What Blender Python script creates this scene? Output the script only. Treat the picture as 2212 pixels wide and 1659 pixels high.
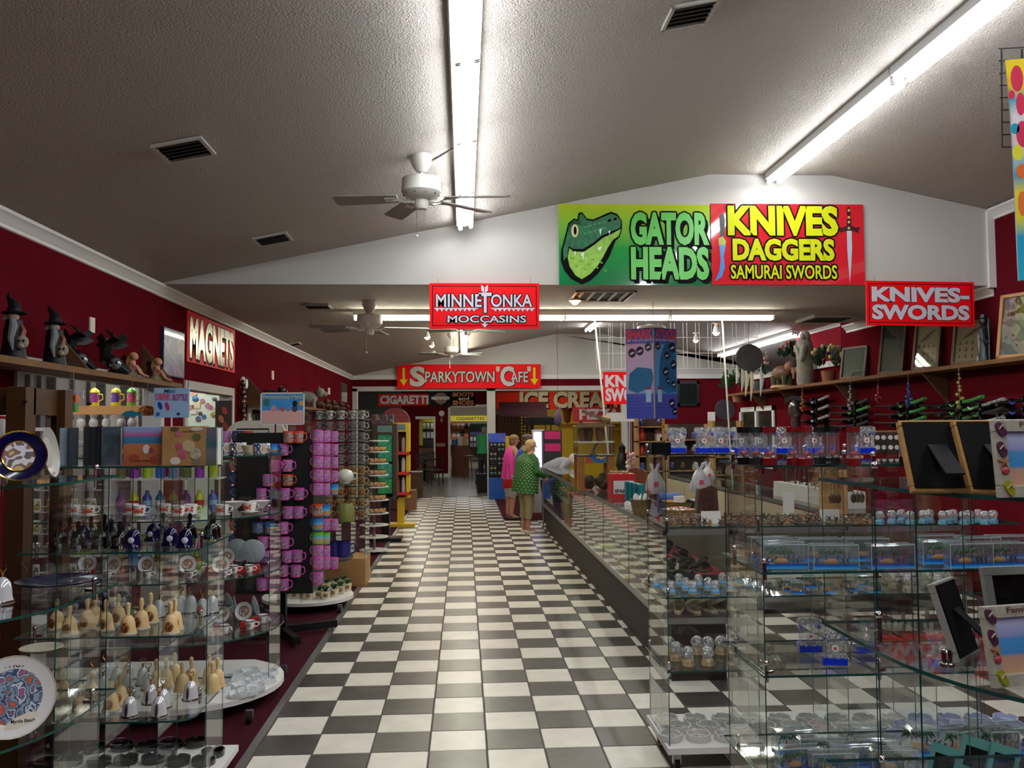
import bpy, bmesh, math, random
from math import sin, cos, pi, radians
from mathutils import Matrix, Vector
random.seed(7)
for o in list(bpy.data.objects): bpy.data.objects.remove(o)
SC = bpy.context.scene
COL = SC.collection
# ---------------------------------------------------------------- camera
IW, IH, FPX = 2212.0, 1659.0, 1898.15
YAW, PITCH, ROLL, CAMZ = 0.0547586, 0.0508452, -0.0067336, 1.6895
_f = Vector((sin(YAW)*cos(PITCH), cos(YAW)*cos(PITCH), sin(PITCH)))
_r0 = Vector((cos(YAW), -sin(YAW), 0)); _u0 = _r0.cross(_f)
_r = cos(ROLL)*_r0 + sin(ROLL)*_u0; _u = -sin(ROLL)*_r0 + cos(ROLL)*_u0
CAM = Vector((0, 0, CAMZ))
cd = bpy.data.cameras.new('camera'); cd.sensor_fit = 'HORIZONTAL'; cd.sensor_width = 36.0
cd.lens = 36.0*FPX/IW; cd.clip_start = 0.02; cd.clip_end = 200
camo = bpy.data.objects.new('camera', cd); COL.objects.link(camo)
camo.matrix_world = Matrix(((_r.x, _u.x, -_f.x, 0), (_r.y, _u.y, -_f.y, 0), (_r.z, _u.z, -_f.z, CAMZ), (0, 0, 0, 1)))
SC.camera = camo
# ---------------------------------------------------------------- world, exposure
w = bpy.data.worlds.new('world'); SC.world = w; w.use_nodes = True
w.node_tree.nodes['Background'].inputs[0].default_value = (0.55, 0.6, 0.65, 1)
w.node_tree.nodes['Background'].inputs[1].default_value = 0.3
SC.view_settings.view_transform = 'Standard'; SC.view_settings.look = 'None'
SC.view_settings.gamma = 1.0; SC.view_settings.exposure = 0.3; SC.view_settings.use_curve_mapping = False
SC.cycles.transparent_max_bounces = 28; SC.cycles.max_bounces = 6; SC.cycles.diffuse_bounces = 3
SC.cycles.glossy_bounces = 3; SC.cycles.transmission_bounces = 3
SC.cycles.caustics_reflective = False; SC.cycles.caustics_refractive = False
SC.cycles.sample_clamp_indirect = 4.0
TUBE_POWER = 34.0      # fluorescent tubes
SPOT_POWER = 26.0      # warm spot bulbs
# ---------------------------------------------------------------- pixel -> place helpers (image 2212x1659)
def ray(x, y): return _f + _r*((x-IW/2)/FPX) - _u*((y-IH/2)/FPX)
def pY(x, y, Y): d = ray(x, y); return CAM + d*(Y/d.y)
def pX(x, y, X): d = ray(x, y); return CAM + d*(X/d.x)
def pZ(x, y, Z): d = ray(x, y); return CAM + d*((Z-CAMZ)/d.z)
def rectY(x0, y0, x1, y1, Y):
    a = pY(x0, (y0+y1)/2, Y); b = pY(x1, (y0+y1)/2, Y); t = pY((x0+x1)/2, y0, Y); q = pY((x0+x1)/2, y1, Y)
    return Vector(((a.x+b.x)/2, Y, (t.z+q.z)/2)), b.x-a.x, t.z-q.z
# ---------------------------------------------------------------- mesh builder
class MB:
    def __init__(s): s.v = []; s.f = []; s.m = []; s.mats = []
    def mi(s, mat):
        if mat not in s.mats: s.mats.append(mat)
        return s.mats.index(mat)
    def add(s, vs, fs, mat, M=None):
        k = len(s.v); mi = s.mi(mat)
        s.v += [tuple(M @ Vector(v)) if M else tuple(v) for v in vs]
        for f in fs: s.f.append([k+i for i in f]); s.m.append(mi)
        return s
    def bx(s, x0, x1, y0, y1, z0, z1, mat, M=None):
        vs = [(x0,y0,z0),(x1,y0,z0),(x1,y1,z0),(x0,y1,z0),(x0,y0,z1),(x1,y0,z1),(x1,y1,z1),(x0,y1,z1)]
        return s.add(vs, [(0,3,2,1),(4,5,6,7),(0,1,5,4),(1,2,6,5),(2,3,7,6),(3,0,4,7)], mat, M)
    def box(s, c, d, mat, M=None):
        return s.bx(c[0]-d[0]/2, c[0]+d[0]/2, c[1]-d[1]/2, c[1]+d[1]/2, c[2]-d[2]/2, c[2]+d[2]/2, mat, M)
    def cham(s, x0, x1, y0, y1, z0, z1, mat, b=0.003, M=None):   # box with chamfered vertical+top edges
        vs = []
        for z, i in ((z0,0),(z1-b,0),(z1,b)):
            vs += [(x0+i,y0+i,z),(x1-i,y0+i,z),(x1-i,y1-i,z),(x0+i,y1-i,z)]
        fs = [(0,3,2,1),(8,9,10,11)]
        for r in (0,4):
            for k in range(4): fs.append((r+k, r+(k+1)%4, r+4+(k+1)%4, r+4+k))
        return s.add(vs, fs, mat, M)
    def lathe(s, prof, mat, seg=16, c=(0,0,0), M=None, a0=0, a1=2*pi, sx=1, sy=1):
        full = abs(a1-a0-2*pi) < 1e-6; n = seg if full else seg+1
        vs = []; idx = []
        for (r, z) in prof:
            if r < 1e-6: idx.append([len(vs)]*n); vs.append((c[0], c[1], c[2]+z))
            else:
                idx.append(list(range(len(vs), len(vs)+n)))
                vs += [(c[0]+sx*r*cos(a0+(a1-a0)*k/seg), c[1]+sy*r*sin(a0+(a1-a0)*k/seg), c[2]+z) for k in range(n)]
        fs = []
        for p in range(len(prof)-1):
            for k in range(seg):
                k2 = (k+1) % n
                q = [idx[p][k], idx[p][k2], idx[p+1][k2], idx[p+1][k]]
                u = []
                for t in q:
                    if t not in u: u.append(t)
                if len(u) > 2: fs.append(tuple(u))
        return s.add(vs, fs, mat, M)
    def cyl(s, p0, p1, r, mat, seg=8, r2=None, M=None):
        p0 = Vector(p0); p1 = Vector(p1); d = p1-p0; L = d.length
        Q = Matrix.Translation(p0) @ d.to_track_quat('Z', 'Y').to_matrix().to_4x4()
        if M: Q = M @ Q
        r2 = r if r2 is None else r2
        return s.lathe([(0,0),(r,0),(r2,L),(0,L)], mat, seg, M=Q)
    def tube(s, pts, r, mat, seg=6, M=None, closed=False):
        P = [Vector(p) for p in pts]; n = len(P); vs = []; fs = []
        R = r if isinstance(r, (list, tuple)) else [r]*n
        up = Vector((0.123, 0.2, 1)).normalized(); prev = None
        for i in range(n):
            t = (P[(i+1) % n]-P[i-1]) if closed else (P[min(i+1, n-1)]-P[max(i-1, 0)])
            t.normalize()
            a = (prev if prev is not None else up).cross(t)
            if a.length < 1e-4: a = Vector((1,0,0)).cross(t)
            a.normalize(); b = t.cross(a); prev = b
            vs += [tuple(P[i]+(a*cos(2*pi*k/seg)+b*sin(2*pi*k/seg))*R[i]) for k in range(seg)]
        for i in range(n if closed else n-1):
            j = (i+1) % n
            for k in range(seg): fs.append((i*seg+k, i*seg+(k+1) % seg, j*seg+(k+1) % seg, j*seg+k))
        if not closed: fs += [tuple(range(seg))[::-1], tuple((n-1)*seg+k for k in range(seg))]
        return s.add(vs, fs, mat, M)
    def prism(s, poly, z0, z1, mat, M=None, side=None):
        n = len(poly)
        vs = [(x, y, z0) for x, y in poly]+[(x, y, z1) for x, y in poly]
        s.add(vs, [tuple(range(n))[::-1], tuple(range(n, 2*n))], mat, M)
        return s.add(vs, [(k, (k+1) % n, n+(k+1) % n, n+k) for k in range(n)], side or mat, M)
    def ball(s, c, r, mat, seg=12, rings=8, M=None):
        rx, ry, rz = r if isinstance(r, (tuple, list)) else (r, r, r)
        return s.lathe([(sin(pi*k/rings), -rz*cos(pi*k/rings)) for k in range(rings+1)], mat, seg, c, M, sx=rx, sy=ry)
    def mesh(s, name, ang=40):
        me = bpy.data.meshes.new(name); me.from_pydata(s.v, [], s.f)
        for m in s.mats: me.materials.append(m)
        me.polygons.foreach_set('material_index', s.m); me.validate(); me.update()
        bm = bmesh.new(); bm.from_mesh(me); bmesh.ops.recalc_face_normals(bm, faces=bm.faces); bm.to_mesh(me); bm.free()
        if ang:
            me.shade_smooth(); me.set_sharp_from_angle(angle=radians(ang))
        return me
RX90 = Matrix.Rotation(pi/2, 4, 'X')     # local XY drawing -> XZ plane, front (+Z) to -Y
def rotm(rx=0, ry=0, rz=0, t=(0,0,0)):
    return Matrix.Translation(t) @ Matrix.Rotation(rz,4,'Z') @ Matrix.Rotation(ry,4,'Y') @ Matrix.Rotation(rx,4,'X')
def obj(name, me, parent=None, loc=None, rot=None, sc=None):
    if isinstance(me, MB): me = me.mesh(name)
    o = bpy.data.objects.new(name, me); COL.objects.link(o)
    if parent: o.parent = parent
    if loc is not None: o.location = loc
    if rot is not None: o.rotation_euler = rot
    if sc is not None: o.scale = (sc,)*3 if isinstance(sc, (int, float)) else sc
    return o
def tag(o, label, cat=None, group=None, kind=None):
    if label: o['label'] = label
    if cat: o['category'] = cat
    if group: o['group'] = group
    if kind: o['kind'] = kind
    return o
def thing(name, label, cat, loc=(0,0,0), rot=(0,0,0), group=None, sc=None):
    o = obj(name, None, None, loc, rot, sc); o.empty_display_size = 0.05
    return tag(o, label, cat, group)
def one(name, mb, label, cat, loc=(0,0,0), rot=(0,0,0), group=None, sc=None):
    return tag(obj(name, mb, None, loc, rot, sc), label, cat, group)
def struct(name, mb, parent=None):
    o = obj(name, mb, parent)
    if not parent: o['kind'] = 'structure'
    return o
class Kind:
    """a kind of thing: parts = [(name, MB or mesh, parent index or None), ...]; put() links one individual"""
    def __init__(s, name, cat, parts, group=None):
        s.name, s.cat, s.group = name, cat, group
        s.parts = [(p[0], p[1].mesh(p[0]) if isinstance(p[1], MB) else p[1], p[2] if len(p) > 2 else None) for p in parts]
    def put(s, loc, label, rz=0, sc=1, group=None, rot=None):
        rot = rot or (0, 0, rz)
        if len(s.parts) == 1:
            return one(s.name, s.parts[0][1], label, s.cat, loc, rot, group or s.group, sc)
        root = thing(s.name, label, s.cat, loc, rot, group or s.group, sc); os = []
        for n, me, pi_ in s.parts:
            os.append(obj(n, me, root if pi_ is None else os[pi_]))
            if n in ('bubbles', 'blue_drops', 'teeth', 'palm_leaves', 'leaves'): os[-1]['kind'] = 'stuff'
        return root
ORD = 'first second third fourth fifth sixth seventh eighth ninth tenth eleventh twelfth thirteenth fourteenth fifteenth sixteenth seventeenth eighteenth nineteenth twentieth twenty-first twenty-second twenty-third twenty-fourth twenty-fifth twenty-sixth twenty-seventh twenty-eighth twenty-ninth thirtieth'.split()
# ---------------------------------------------------------------- materials
def lin(h):
    if isinstance(h, str):
        h = h.lstrip('#'); c = [int(h[i:i+2], 16)/255 for i in (0, 2, 4)]
    else: c = list(h)
    return tuple(x/12.92 if x <= .04045 else ((x+.055)/1.055)**2.4 for x in c)+(1,)
_MC = {}
def pm(col, rough=.5, metal=0, c2=None, ns=3.0, bump=None, spec=.5, coat=0, pos=False, trans=0):
    key = (col, rough, metal, c2, ns, bump, spec, coat, pos, trans)
    if key in _MC: return _MC[key]
    m = bpy.data.materials.new('m_'+str(col).strip('#')); m.use_nodes = True; nt = m.node_tree; N = nt.nodes; L = nt.links
    b = N['Principled BSDF']; b.inputs['Base Color'].default_value = lin(col); b.inputs['Roughness'].default_value = rough
    b.inputs['Metallic'].default_value = metal; b.inputs['Specular IOR Level'].default_value = spec
    b.inputs['Coat Weight'].default_value = coat; b.inputs['Transmission Weight'].default_value = trans
    if c2 or bump:
        if pos: g = N.new('ShaderNodeNewGeometry'); src = g.outputs['Position']
        else: g = N.new('ShaderNodeTexCoord'); src = g.outputs['Object']
    if c2:
        n = N.new('ShaderNodeTexNoise'); n.inputs['Scale'].default_value = ns; n.inputs['Detail'].default_value = 4
        L.new(src, n.inputs['Vector']); r = N.new('ShaderNodeValToRGB')
        r.color_ramp.elements[0].position = .35; r.color_ramp.elements[0].color = lin(col)
        r.color_ramp.elements[1].position = .65; r.color_ramp.elements[1].color = lin(c2)
        L.new(n.outputs['Fac'], r.inputs[0]); L.new(r.outputs[0], b.inputs['Base Color'])
    if bump:
        n = N.new('ShaderNodeTexNoise'); n.inputs['Scale'].default_value = bump[0]; n.inputs['Detail'].default_value = 3
        L.new(src, n.inputs['Vector']); bp = N.new('ShaderNodeBump'); bp.inputs['Strength'].default_value = bump[1]
        bp.inputs['Distance'].default_value = bump[2] if len(bump) > 2 else .01
        L.new(n.outputs['Fac'], bp.inputs['Height']); L.new(bp.outputs[0], b.inputs['Normal'])
    _MC[key] = m; return m
def emat(col, s):
    key = ('e', col, s)
    if key in _MC: return _MC[key]
    m = bpy.data.materials.new('glow'); m.use_nodes = True; nt = m.node_tree
    b = nt.nodes['Principled BSDF']; b.inputs['Base Color'].default_value = (.9,.9,.9,1)
    b.inputs['Emission Color'].default_value = lin(col); b.inputs['Emission Strength'].default_value = s
    _MC[key] = m; return m
def blotch(cols, scale=20.0, rough=.4, coat=0.0, det=1.0):
    """printed artwork: patches of flat colours"""
    key = ('b', tuple(cols), scale, rough, coat)
    if key in _MC: return _MC[key]
    m = bpy.data.materials.new('print'); m.use_nodes = True; nt = m.node_tree; N = nt.nodes; L = nt.links
    b = N['Principled BSDF']; b.inputs['Roughness'].default_value = rough; b.inputs['Coat Weight'].default_value = coat
    g = N.new('ShaderNodeTexCoord'); n = N.new('ShaderNodeTexNoise'); n.inputs['Scale'].default_value = scale; n.inputs['Detail'].default_value = det
    L.new(g.outputs['Object'], n.inputs['Vector']); r = N.new('ShaderNodeValToRGB'); cr = r.color_ramp; cr.interpolation = 'CONSTANT'
    k = len(cols)
    for i, c in enumerate(cols):
        p = 0 if i == 0 else .5+(i/k-.5)*.42
        e = cr.elements[i] if i < 2 else cr.elements.new(p)
        e.position = p; e.color = lin(c)
    L.new(n.outputs['Fac'], r.inputs[0]); L.new(r.outputs[0], b.inputs['Base Color']); _MC[key] = m; return m
def grad(stops, axis='Z', z0=0.0, z1=1.0, rough=.4, coat=0):
    """printed colour bands along an object axis"""
    key = ('g', tuple(stops), axis, z0, z1, rough)
    if key in _MC: return _MC[key]
    m = bpy.data.materials.new('print'); m.use_nodes = True; nt = m.node_tree; N = nt.nodes; L = nt.links
    b = N['Principled BSDF']; b.inputs['Roughness'].default_value = rough; b.inputs['Coat Weight'].default_value = coat
    g = N.new('ShaderNodeTexCoord'); sp = N.new('ShaderNodeSeparateXYZ'); L.new(g.outputs['Object'], sp.inputs[0])
    mr = N.new('ShaderNodeMapRange'); mr.inputs['From Min'].default_value = z0; mr.inputs['From Max'].default_value = z1
    L.new(sp.outputs[axis], mr.inputs[0]); r = N.new('ShaderNodeValToRGB'); cr = r.color_ramp
    for i, (p, c) in enumerate(stops):
        e = cr.elements[i] if i < 2 else cr.elements.new(p)
        e.position = p; e.color = lin(c)
    L.new(mr.outputs[0], r.inputs[0]); L.new(r.outputs[0], b.inputs['Base Color']); _MC[key] = m; return m
def glassy(tint, refl=.05, rough=.02, bump=None, name='glass'):
    """clear sheet: see-through with Schlick reflections"""
    key = ('gl', tint, refl, rough, bump)
    if key in _MC: return _MC[key]
    m = bpy.data.materials.new(name); m.use_nodes = True; nt = m.node_tree; N = nt.nodes; L = nt.links
    N.remove(N['Principled BSDF']); out = N['Material Output']
    t = N.new('ShaderNodeBsdfTransparent'); t.inputs[0].default_value = tuple(tint)+(1,)
    g = N.new('ShaderNodeBsdfGlossy'); g.inputs['Roughness'].default_value = rough; g.inputs[0].default_value = (.9,.93,.92,1)
    lw = N.new('ShaderNodeLayerWeight'); lw.inputs['Blend'].default_value = .5
    p = N.new('ShaderNodeMath'); p.operation = 'POWER'; p.inputs[1].default_value = 5; L.new(lw.outputs['Facing'], p.inputs[0])
    a = N.new('ShaderNodeMath'); a.operation = 'MULTIPLY_ADD'; a.inputs[1].default_value = .8; a.inputs[2].default_value = refl
    L.new(p.outputs[0], a.inputs[0]); mx = N.new('ShaderNodeMixShader')
    L.new(a.outputs[0], mx.inputs[0]); L.new(t.outputs[0], mx.inputs[1]); L.new(g.outputs[0], mx.inputs[2]); L.new(mx.outputs[0], out.inputs['Surface'])
    if bump:
        gc = N.new('ShaderNodeTexCoord'); n = N.new('ShaderNodeTexNoise'); n.inputs['Scale'].default_value = bump[0]
        L.new(gc.outputs['Object'], n.inputs['Vector']); bp = N.new('ShaderNodeBump'); bp.inputs['Strength'].default_value = bump[1]; bp.inputs['Distance'].default_value = .02
        L.new(n.outputs['Fac'], bp.inputs['Height']); L.new(bp.outputs[0], g.inputs['Normal']); L.new(bp.outputs[0], lw.inputs['Normal'])
    _MC[key] = m; return m
GL = glassy((.982,.992,.988), .03); GLE = pm('#16403a', .15)        # shelf glass and its green edge
GLC = glassy((.93,.96,.96), .10, .03)                              # thick clear acrylic
GLW = glassy((.93,.95,.97), .16, .04, (55, .5))                     # wavy moulded acrylic
WHITE = pm('#e4e1da', .5); CHROME = pm('#c8c8c8', .12, 1); BLACK = pm('#08080a', .4, spec=.3); STEEL = pm('#8d8f90', .3, .9)
ALU = pm('#9a9a98', .35, .8); REDW = pm('#5d141b', .6, c2='#56121a', ns=1.5, bump=(60,.05), spec=0.0); CREAM = pm('#e8dfc8', .5)
OAK = pm('#6e4a24', .6, c2='#5e3d1c', ns=8, spec=.2); DWOOD = pm('#5e4025', .55, c2='#4c321b', ns=9); PORC = pm('#f0eeea', .12, coat=.4)
NAVY = pm('#070730', .12, coat=.15, spec=.3); GOLD = pm('#c9a24a', .2, 1); PINE = pm('#b98a54', .5, c2='#a87a48', ns=7)
CEIL = pm('#b6aea3', .9, bump=(95,.9,.012), pos=True); WPAINT = pm('#c4c0b7', .8, bump=(220,.08), pos=True)
# ---------------------------------------------------------------- lettering (all strings made at once)
STR = ['GATOR','HEADS','KNIVES','DAGGERS','SAMURAI SWORDS','MINNE','T','ONKA','MOCCASINS','KNIVES-','SWORDS','S','PARKYTOWN','C','AFE','"','CIGARETTES','BOOTS','and','SHOES','HARLEY-DAVIDSON',
       'ICE CREAM','PIZZA','MAGNETS','SHARK','ATTACKS','OF THE ATLANTIC','AND THE GULF OF MEXICO','Personalized Mugs','DRINK','BOTTLE','Mini','SPARKY','Myrtle Beach','Family','OUR HOME','LOTTO','Family Fun','OPEN','2 for $5']
TXT = {}; OUTL = .02
def make_text():
    tmp = []
    for s in STR:
        for off in (0.0, .02, .05):
            c = bpy.data.curves.new('t', 'FONT'); c.body = s; c.size = 1; c.offset = off; c.resolution_u = 3; c.extrude = 0; c.fill_mode = 'FRONT'
            o = bpy.data.objects.new('t', c); COL.objects.link(o); tmp.append((s, off, o))
    dg = bpy.context.evaluated_depsgraph_get(); dg.update()
    for s, off, o in tmp:
        me = o.evaluated_get(dg).to_mesh()
        vs = [tuple(v.co) for v in me.vertices]; fs = [tuple(p.vertices) for p in me.polygons]
        o.evaluated_get(dg).to_mesh_clear()
        if off == 0:
            x0 = min(v[0] for v in vs); x1 = max(v[0] for v in vs); y0 = min(v[1] for v in vs); y1 = max(v[1] for v in vs); bb = (x0, x1, y0, y1)
        x0, x1, y0, y1 = bb
        TXT[s, off] = ([((v[0]-(x0+x1)/2)/(x1-x0), (v[1]-(y0+y1)/2)/(y1-y0)) for v in vs], fs)
    for s, off, o in tmp:
        c = o.data; bpy.data.objects.remove(o); bpy.data.curves.remove(c)
make_text()
def letters(s, cx, cz, w, h, mat, y, off=.02, shear=0.0, mb=None):
    """flat letters in the XZ plane facing -Y at depth y"""
    vs, fs = TXT[s, off]; mb = mb or MB()
    mb.add([(cx+v[0]*w+shear*v[1]*h, y, cz+v[1]*h) for v in vs], fs, mat); return mb
def sign(name, label, box, Y, mat, texts, rz=0.0, cat='sign', rim=None, loc=None, wh=None, th=.012, ry=0.0, extra=None):
    """panel seen in pixel box at depth Y; texts = (string, cx, cy, w, h in 0..1 of the panel, mat, off, shadow mat, shadow dx, dz)"""
    if box: p, w_, h_ = rectY(*box, Y)
    else: p = Vector(loc); w_, h_ = wh
    root = thing(name, label, cat, p, (0, ry, rz))
    m = MB(); m.bx(-w_/2, w_/2, -th/2, th/2, -h_/2, h_/2, mat); obj('panel', m, root)
    yf = -th/2
    if rim:
        m = MB(); i = .03*min(w_, h_)*2; t = .006
        for (a, b, c, d) in ((-w_/2+i, w_/2-i, h_/2-i-t, h_/2-i), (-w_/2+i, w_/2-i, -h_/2+i, -h_/2+i+t), (-w_/2+i, -w_/2+i+t, -h_/2+i, h_/2-i), (w_/2-i-t, w_/2-i, -h_/2+i, h_/2-i)):
            m.bx(a, b, yf-.0015, yf, c, d, rim)
        obj('border', m, root)
    for t in texts:
        s, cx, cy, tw, thh, mt = t[:6]; off = t[6] if len(t) > 6 else .02; sh = t[7] if len(t) > 7 else None
        X = (cx-.5)*w_; Z = (.5-cy)*h_
        if sh:
            dx = t[8]*h_ if len(t) > 8 else .012*h_; dz = t[9]*h_ if len(t) > 9 else -.015*h_
            m = MB()
            e = OUTL*h_
            for q in range(8): letters(s, X+e*cos(q*pi/4), Z+e*sin(q*pi/4), tw*w_, thh*h_, sh, yf-.0022-.00005*q, off, mb=m)
            for q in (.33, .66, 1): letters(s, X+dx*q, Z+dz*q, tw*w_, thh*h_, sh, yf-.0018-.0001*q, off, mb=m)
            obj('letter_shadow', m, root)
        obj('lettering', letters(s, X, Z, tw*w_, thh*h_, mt, yf-.004, off), root)
    if extra: extra(root, w_, h_, yf)
    return root
# ================================================================ STRUCTURE
T = 0.3048; TX0, TY0 = -1.1052, 4.7294
XL, XR, YH0, YH1, YF = -2.8, 5.1, 8.12, 11.05, 22.17
ZS, ZR = 3.03, 4.09; XA, XB = 2.34, 3.53
SL = (ZR-ZS)/(XA-XL)
def zc(x): return ZS+(x-XL)*SL if x < XA else (ZR if x < XB else ZR-(x-XB)*SL)
# floor with tiles
GROUT = pm('#3a3630', .7)
TB = pm('#3c3833', .30, c2='#4c4842', ns=7, pos=True, spec=.5, bump=(30,.05)); TW = pm('#f2ebda', .30, c2='#e6dfce', ns=6, pos=True, spec=.5, bump=(30,.04))
m = MB(); m.bx(TX0-.02, 9.5, -5, YF, -.15, -.003, GROUT); floor = struct('floor', m)
def tile_mb(mb, x, y, mat):
    g = .0035; b = .0025
    vs = [(x+g,y+g,-.004),(x+T-g,y+g,-.004),(x+T-g,y+T-g,-.004),(x+g,y+T-g,-.004),(x+g+b,y+g+b,0),(x+T-g-b,y+g+b,0),(x+T-g-b,y+T-g-b,0),(x+g+b,y+T-g-b,0)]
    mb.add(vs, [(4,5,6,7),(0,1,5,4),(1,2,6,5),(2,3,7,6),(3,0,4,7)], mat)
tiles = []
for i in range(0, 20):
    for j in range(-15, 57):
        x = TX0+i*T; y = TY0+j*T
        if i >= 6 and y > 16.2: continue
        d = Vector((x+T/2, y+T/2, 0))-CAM; z = d.dot(_f)
        u = IW/2+FPX*d.dot(_r)/z if z > .5 else -1; v = IH/2-FPX*d.dot(_u)/z if z > .5 else 9999
        vis = z > .5 and -80 < u < IW+80 and v < IH+60
        tiles.append((0 if vis else 1, z, i, j, x, y))
tiles.sort()
tm = {}
for c, mat in ((0, TB), (1, TW)):
    mb = MB(); tile_mb(mb, 0, 0, mat); tm[c] = mb.mesh('tile', 0)
rest = MB()
for k, (vis, z, i, j, x, y) in enumerate(tiles):
    c = 0 if (i+j) % 2 == 0 else 1
    if k < 300: obj('tile', tm[c], floor, (x, y, random.uniform(-.0004, .0004)))
    else: tile_mb(rest, x, y, TB if c == 0 else TW)
o = obj('tile_field', rest, floor); o['kind'] = 'stuff'; o['label'] = 'far black and white floor tiles'
CARP = pm('#3c0a18', .98, c2='#320814', ns=40, bump=(400,.6,.004), pos=True, spec=.1)
m = MB(); m.bx(-7.2, TX0-.045, -5, YF, -.15, .004, CARP); struct('floor_carpet', m)
m = MB(); m.bx(TX0+6*T+.02, 9.5, 16.22, YF, -.14, .004, CARP); struct('floor_carpet_far', m)
m = MB(); m.bx(TX0-.047, TX0-.003, -5, YF, -.1, .007, ALU); struct('trim_1', m)
m = MB(); m.bx(-7.2, 9.5, YF+.001, 38.5, -.15, -.001, pm('#6f6a66', .25, c2='#5a5654', ns=1.2, pos=True)); struct('floor_cafe', m)
# vaulted ceiling
m = MB(); Y0, Y1 = -5, YF+.1
prof = [(XL-.12, ZS-.025), (XA, ZR), (XB, ZR), (9.6, ZR-(9.6-XB)*SL)]
vs = []; n = len(prof)
for y in (Y0, Y1): vs += [(x, y, z) for x, z in prof]
for y in (Y0, Y1): vs += [(x, y, z+.12) for x, z in prof]
fs = [(k, k+1, n+k+1, n+k) for k in range(n-1)]+[(2*n+k, 3*n+k, 3*n+k+1, 2*n+k+1) for k in range(n-1)]
m.add(vs, fs, CEIL); struct('ceiling', m)
# dropped header / soffit between the two vaults
m = MB(); poly = [(XL, ZS), (XR-.02, ZS), (XR-.02, zc(XR)), (XB, ZR), (XA, ZR)]
vs = [(x, YH0, z) for x, z in poly]+[(x, YH1, z) for x, z in poly]; n = 5
m.add(vs, [(0,1,2,3,4), (5,6,7,8,9)], WPAINT); m.add(vs, [(0, 1, 6, 5)], CEIL); struct('wall_header', m)
m = MB(); m.bx(XR-.07, XR-.001, YH0-.03, YH0+.02, ZS-.02, zc(XR)-.01, WHITE); struct('trim_2', m)
# left wall with three openings
OP = [(5.7, 8.26, 2.10), (9.02, 10.76, 2.13), (11.6, 14.0, 2.0)]
m = MB(); y = -5
for a, b, z in OP:
    m.bx(XL-.12, XL, y, a, 0, ZS, REDW); m.bx(XL-.12, XL, a, b, z, ZS, REDW); y = b
m.bx(XL-.12, XL, y, YF+.1, 0, ZS, REDW); struct('wall_left', m)
for k, (a, b, z) in enumerate(OP):
    m = MB(); w_ = .09
    for (p, q, r, s_) in ((a-w_+.02, a+.02, 0, z+w_-.02), (b-.02, b+w_-.02, 0, z+w_-.02), (a-.0, b+.0, z-.02, z+w_-.02)):
        m.bx(XL-.14, XL+.02, p, q, r, s_, WPAINT)
    struct('trim_%d' % (k+3), m)
def crown(name, x, y0, y1, z, sx, mat=WHITE):
    m = MB(); pr = [(0,0),(.075,0),(.07,-.02),(.05,-.03),(.03,-.06),(.012,-.075),(.012,-.095),(0,-.1)]
    vs = [(x+sx*a, y0, z+b) for a, b in pr]+[(x+sx*a, y1, z+b) for a, b in pr]; n = len(pr)
    m.add(vs, [(k, (k+1) % n, n+(k+1) % n, n+k) for k in range(n)]+[tuple(range(n)), tuple(range(n, 2*n))], mat)
    struct(name, m)
crown('trim_6', XL, -5, YH0, ZS, 1); crown('trim_7', XL, YH0, YF, ZS-.002, 1)
crown('trim_8', XR, -5, YH0-.03, zc(XR), -1); crown('trim_9', XR, YH0+.02, 11.4, ZS, -1)
m = MB(); m.bx(XL+.001, XL+.018, -5, 5.5, 0, .1, WHITE); m.bx(XL+.001, XL+.018, 8.4, 8.9, 0, .1, WHITE); struct('baseboard_left', m)
# right wall: full height, then a half wall with an opening above
m = MB(); m.bx(XR, XR+.12, -5, 11.6, 0, ZR, REDW); m.bx(XR, XR+.12, 11.6, 16.2, 0, 2.52, REDW); struct('wall_right', m)
m = MB(); m.bx(XR-.03, XR+.15, 11.6, 16.2, 2.52, 2.60, WHITE); struct('trim_10', m)
m = MB(); m.bx(6.5, 6.62, 8, 16.8, 0, 3.5, pm('#8f2733', .6, spec=0.0)); struct('wall_right_annex', m)
crown('trim_11', 6.5, 8, 16.8, 3.52, -1)
m = MB(); m.bx(9.4, 9.5, 8, YF, 0, 3.2, REDW); struct('wall_right_far', m)
m = MB(); m.bx(XL-.12, 9.5, -5.1, -5, 0, 4.2, WPAINT); struct('wall_rear', m)
m = MB(); m.bx(XR+.12, 9.5, 7.9, 8, 0, 4.2, WPAINT); struct('wall_annex_rear', m)
# far wall with cafe openings
GR = pm('#c9c5bb', .6)
def fx(x): return pY(x, 900, YF).x
zt = pY(1000, 842, YF).z
xo = [fx(770), fx(1052), fx(1070), fx(1345), fx(1360)]
m = MB(); m.bx(XL, xo[0], YF, YF+.12, 0, ZS, REDW); m.bx(xo[0], xo[4], YF, YF+.12, zt, ZS, REDW); m.bx(xo[4], 9.5, YF, YF+.12, 0, ZS, REDW); struct('wall_far', m)
m = MB(); poly = [(XL, ZS), (9.5, ZS), (9.5, zc(9.5)), (XB, ZR), (XA, ZR)]
vs = [(x, YF, z) for x, z in poly]+[(x, YF+.12, z) for x, z in poly]; n = 5
m.add(vs, [(0,1,2,3,4), (5,6,7,8,9)]+[(k, (k+1) % n, n+(k+1) % n, n+k) for k in range(n)], GR); struct('wall_far_gable', m)
m = MB(); m.bx(XL, 9.5, YF-.05, YF-.001, ZS-.09, ZS+.02, WHITE); struct('trim_12', m)
m = MB()
for a, b in ((xo[0]-.1, xo[0]+.02), (xo[1], xo[2]), (xo[3]-.02, xo[4])): m.bx(a, b, YF-.03, YF+.15, 0, zt+.04, GR)
m.bx(xo[0]-.1, xo[4], YF-.03, YF-.002, zt-.03, zt+.09, GR); struct('trim_13', m)
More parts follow.
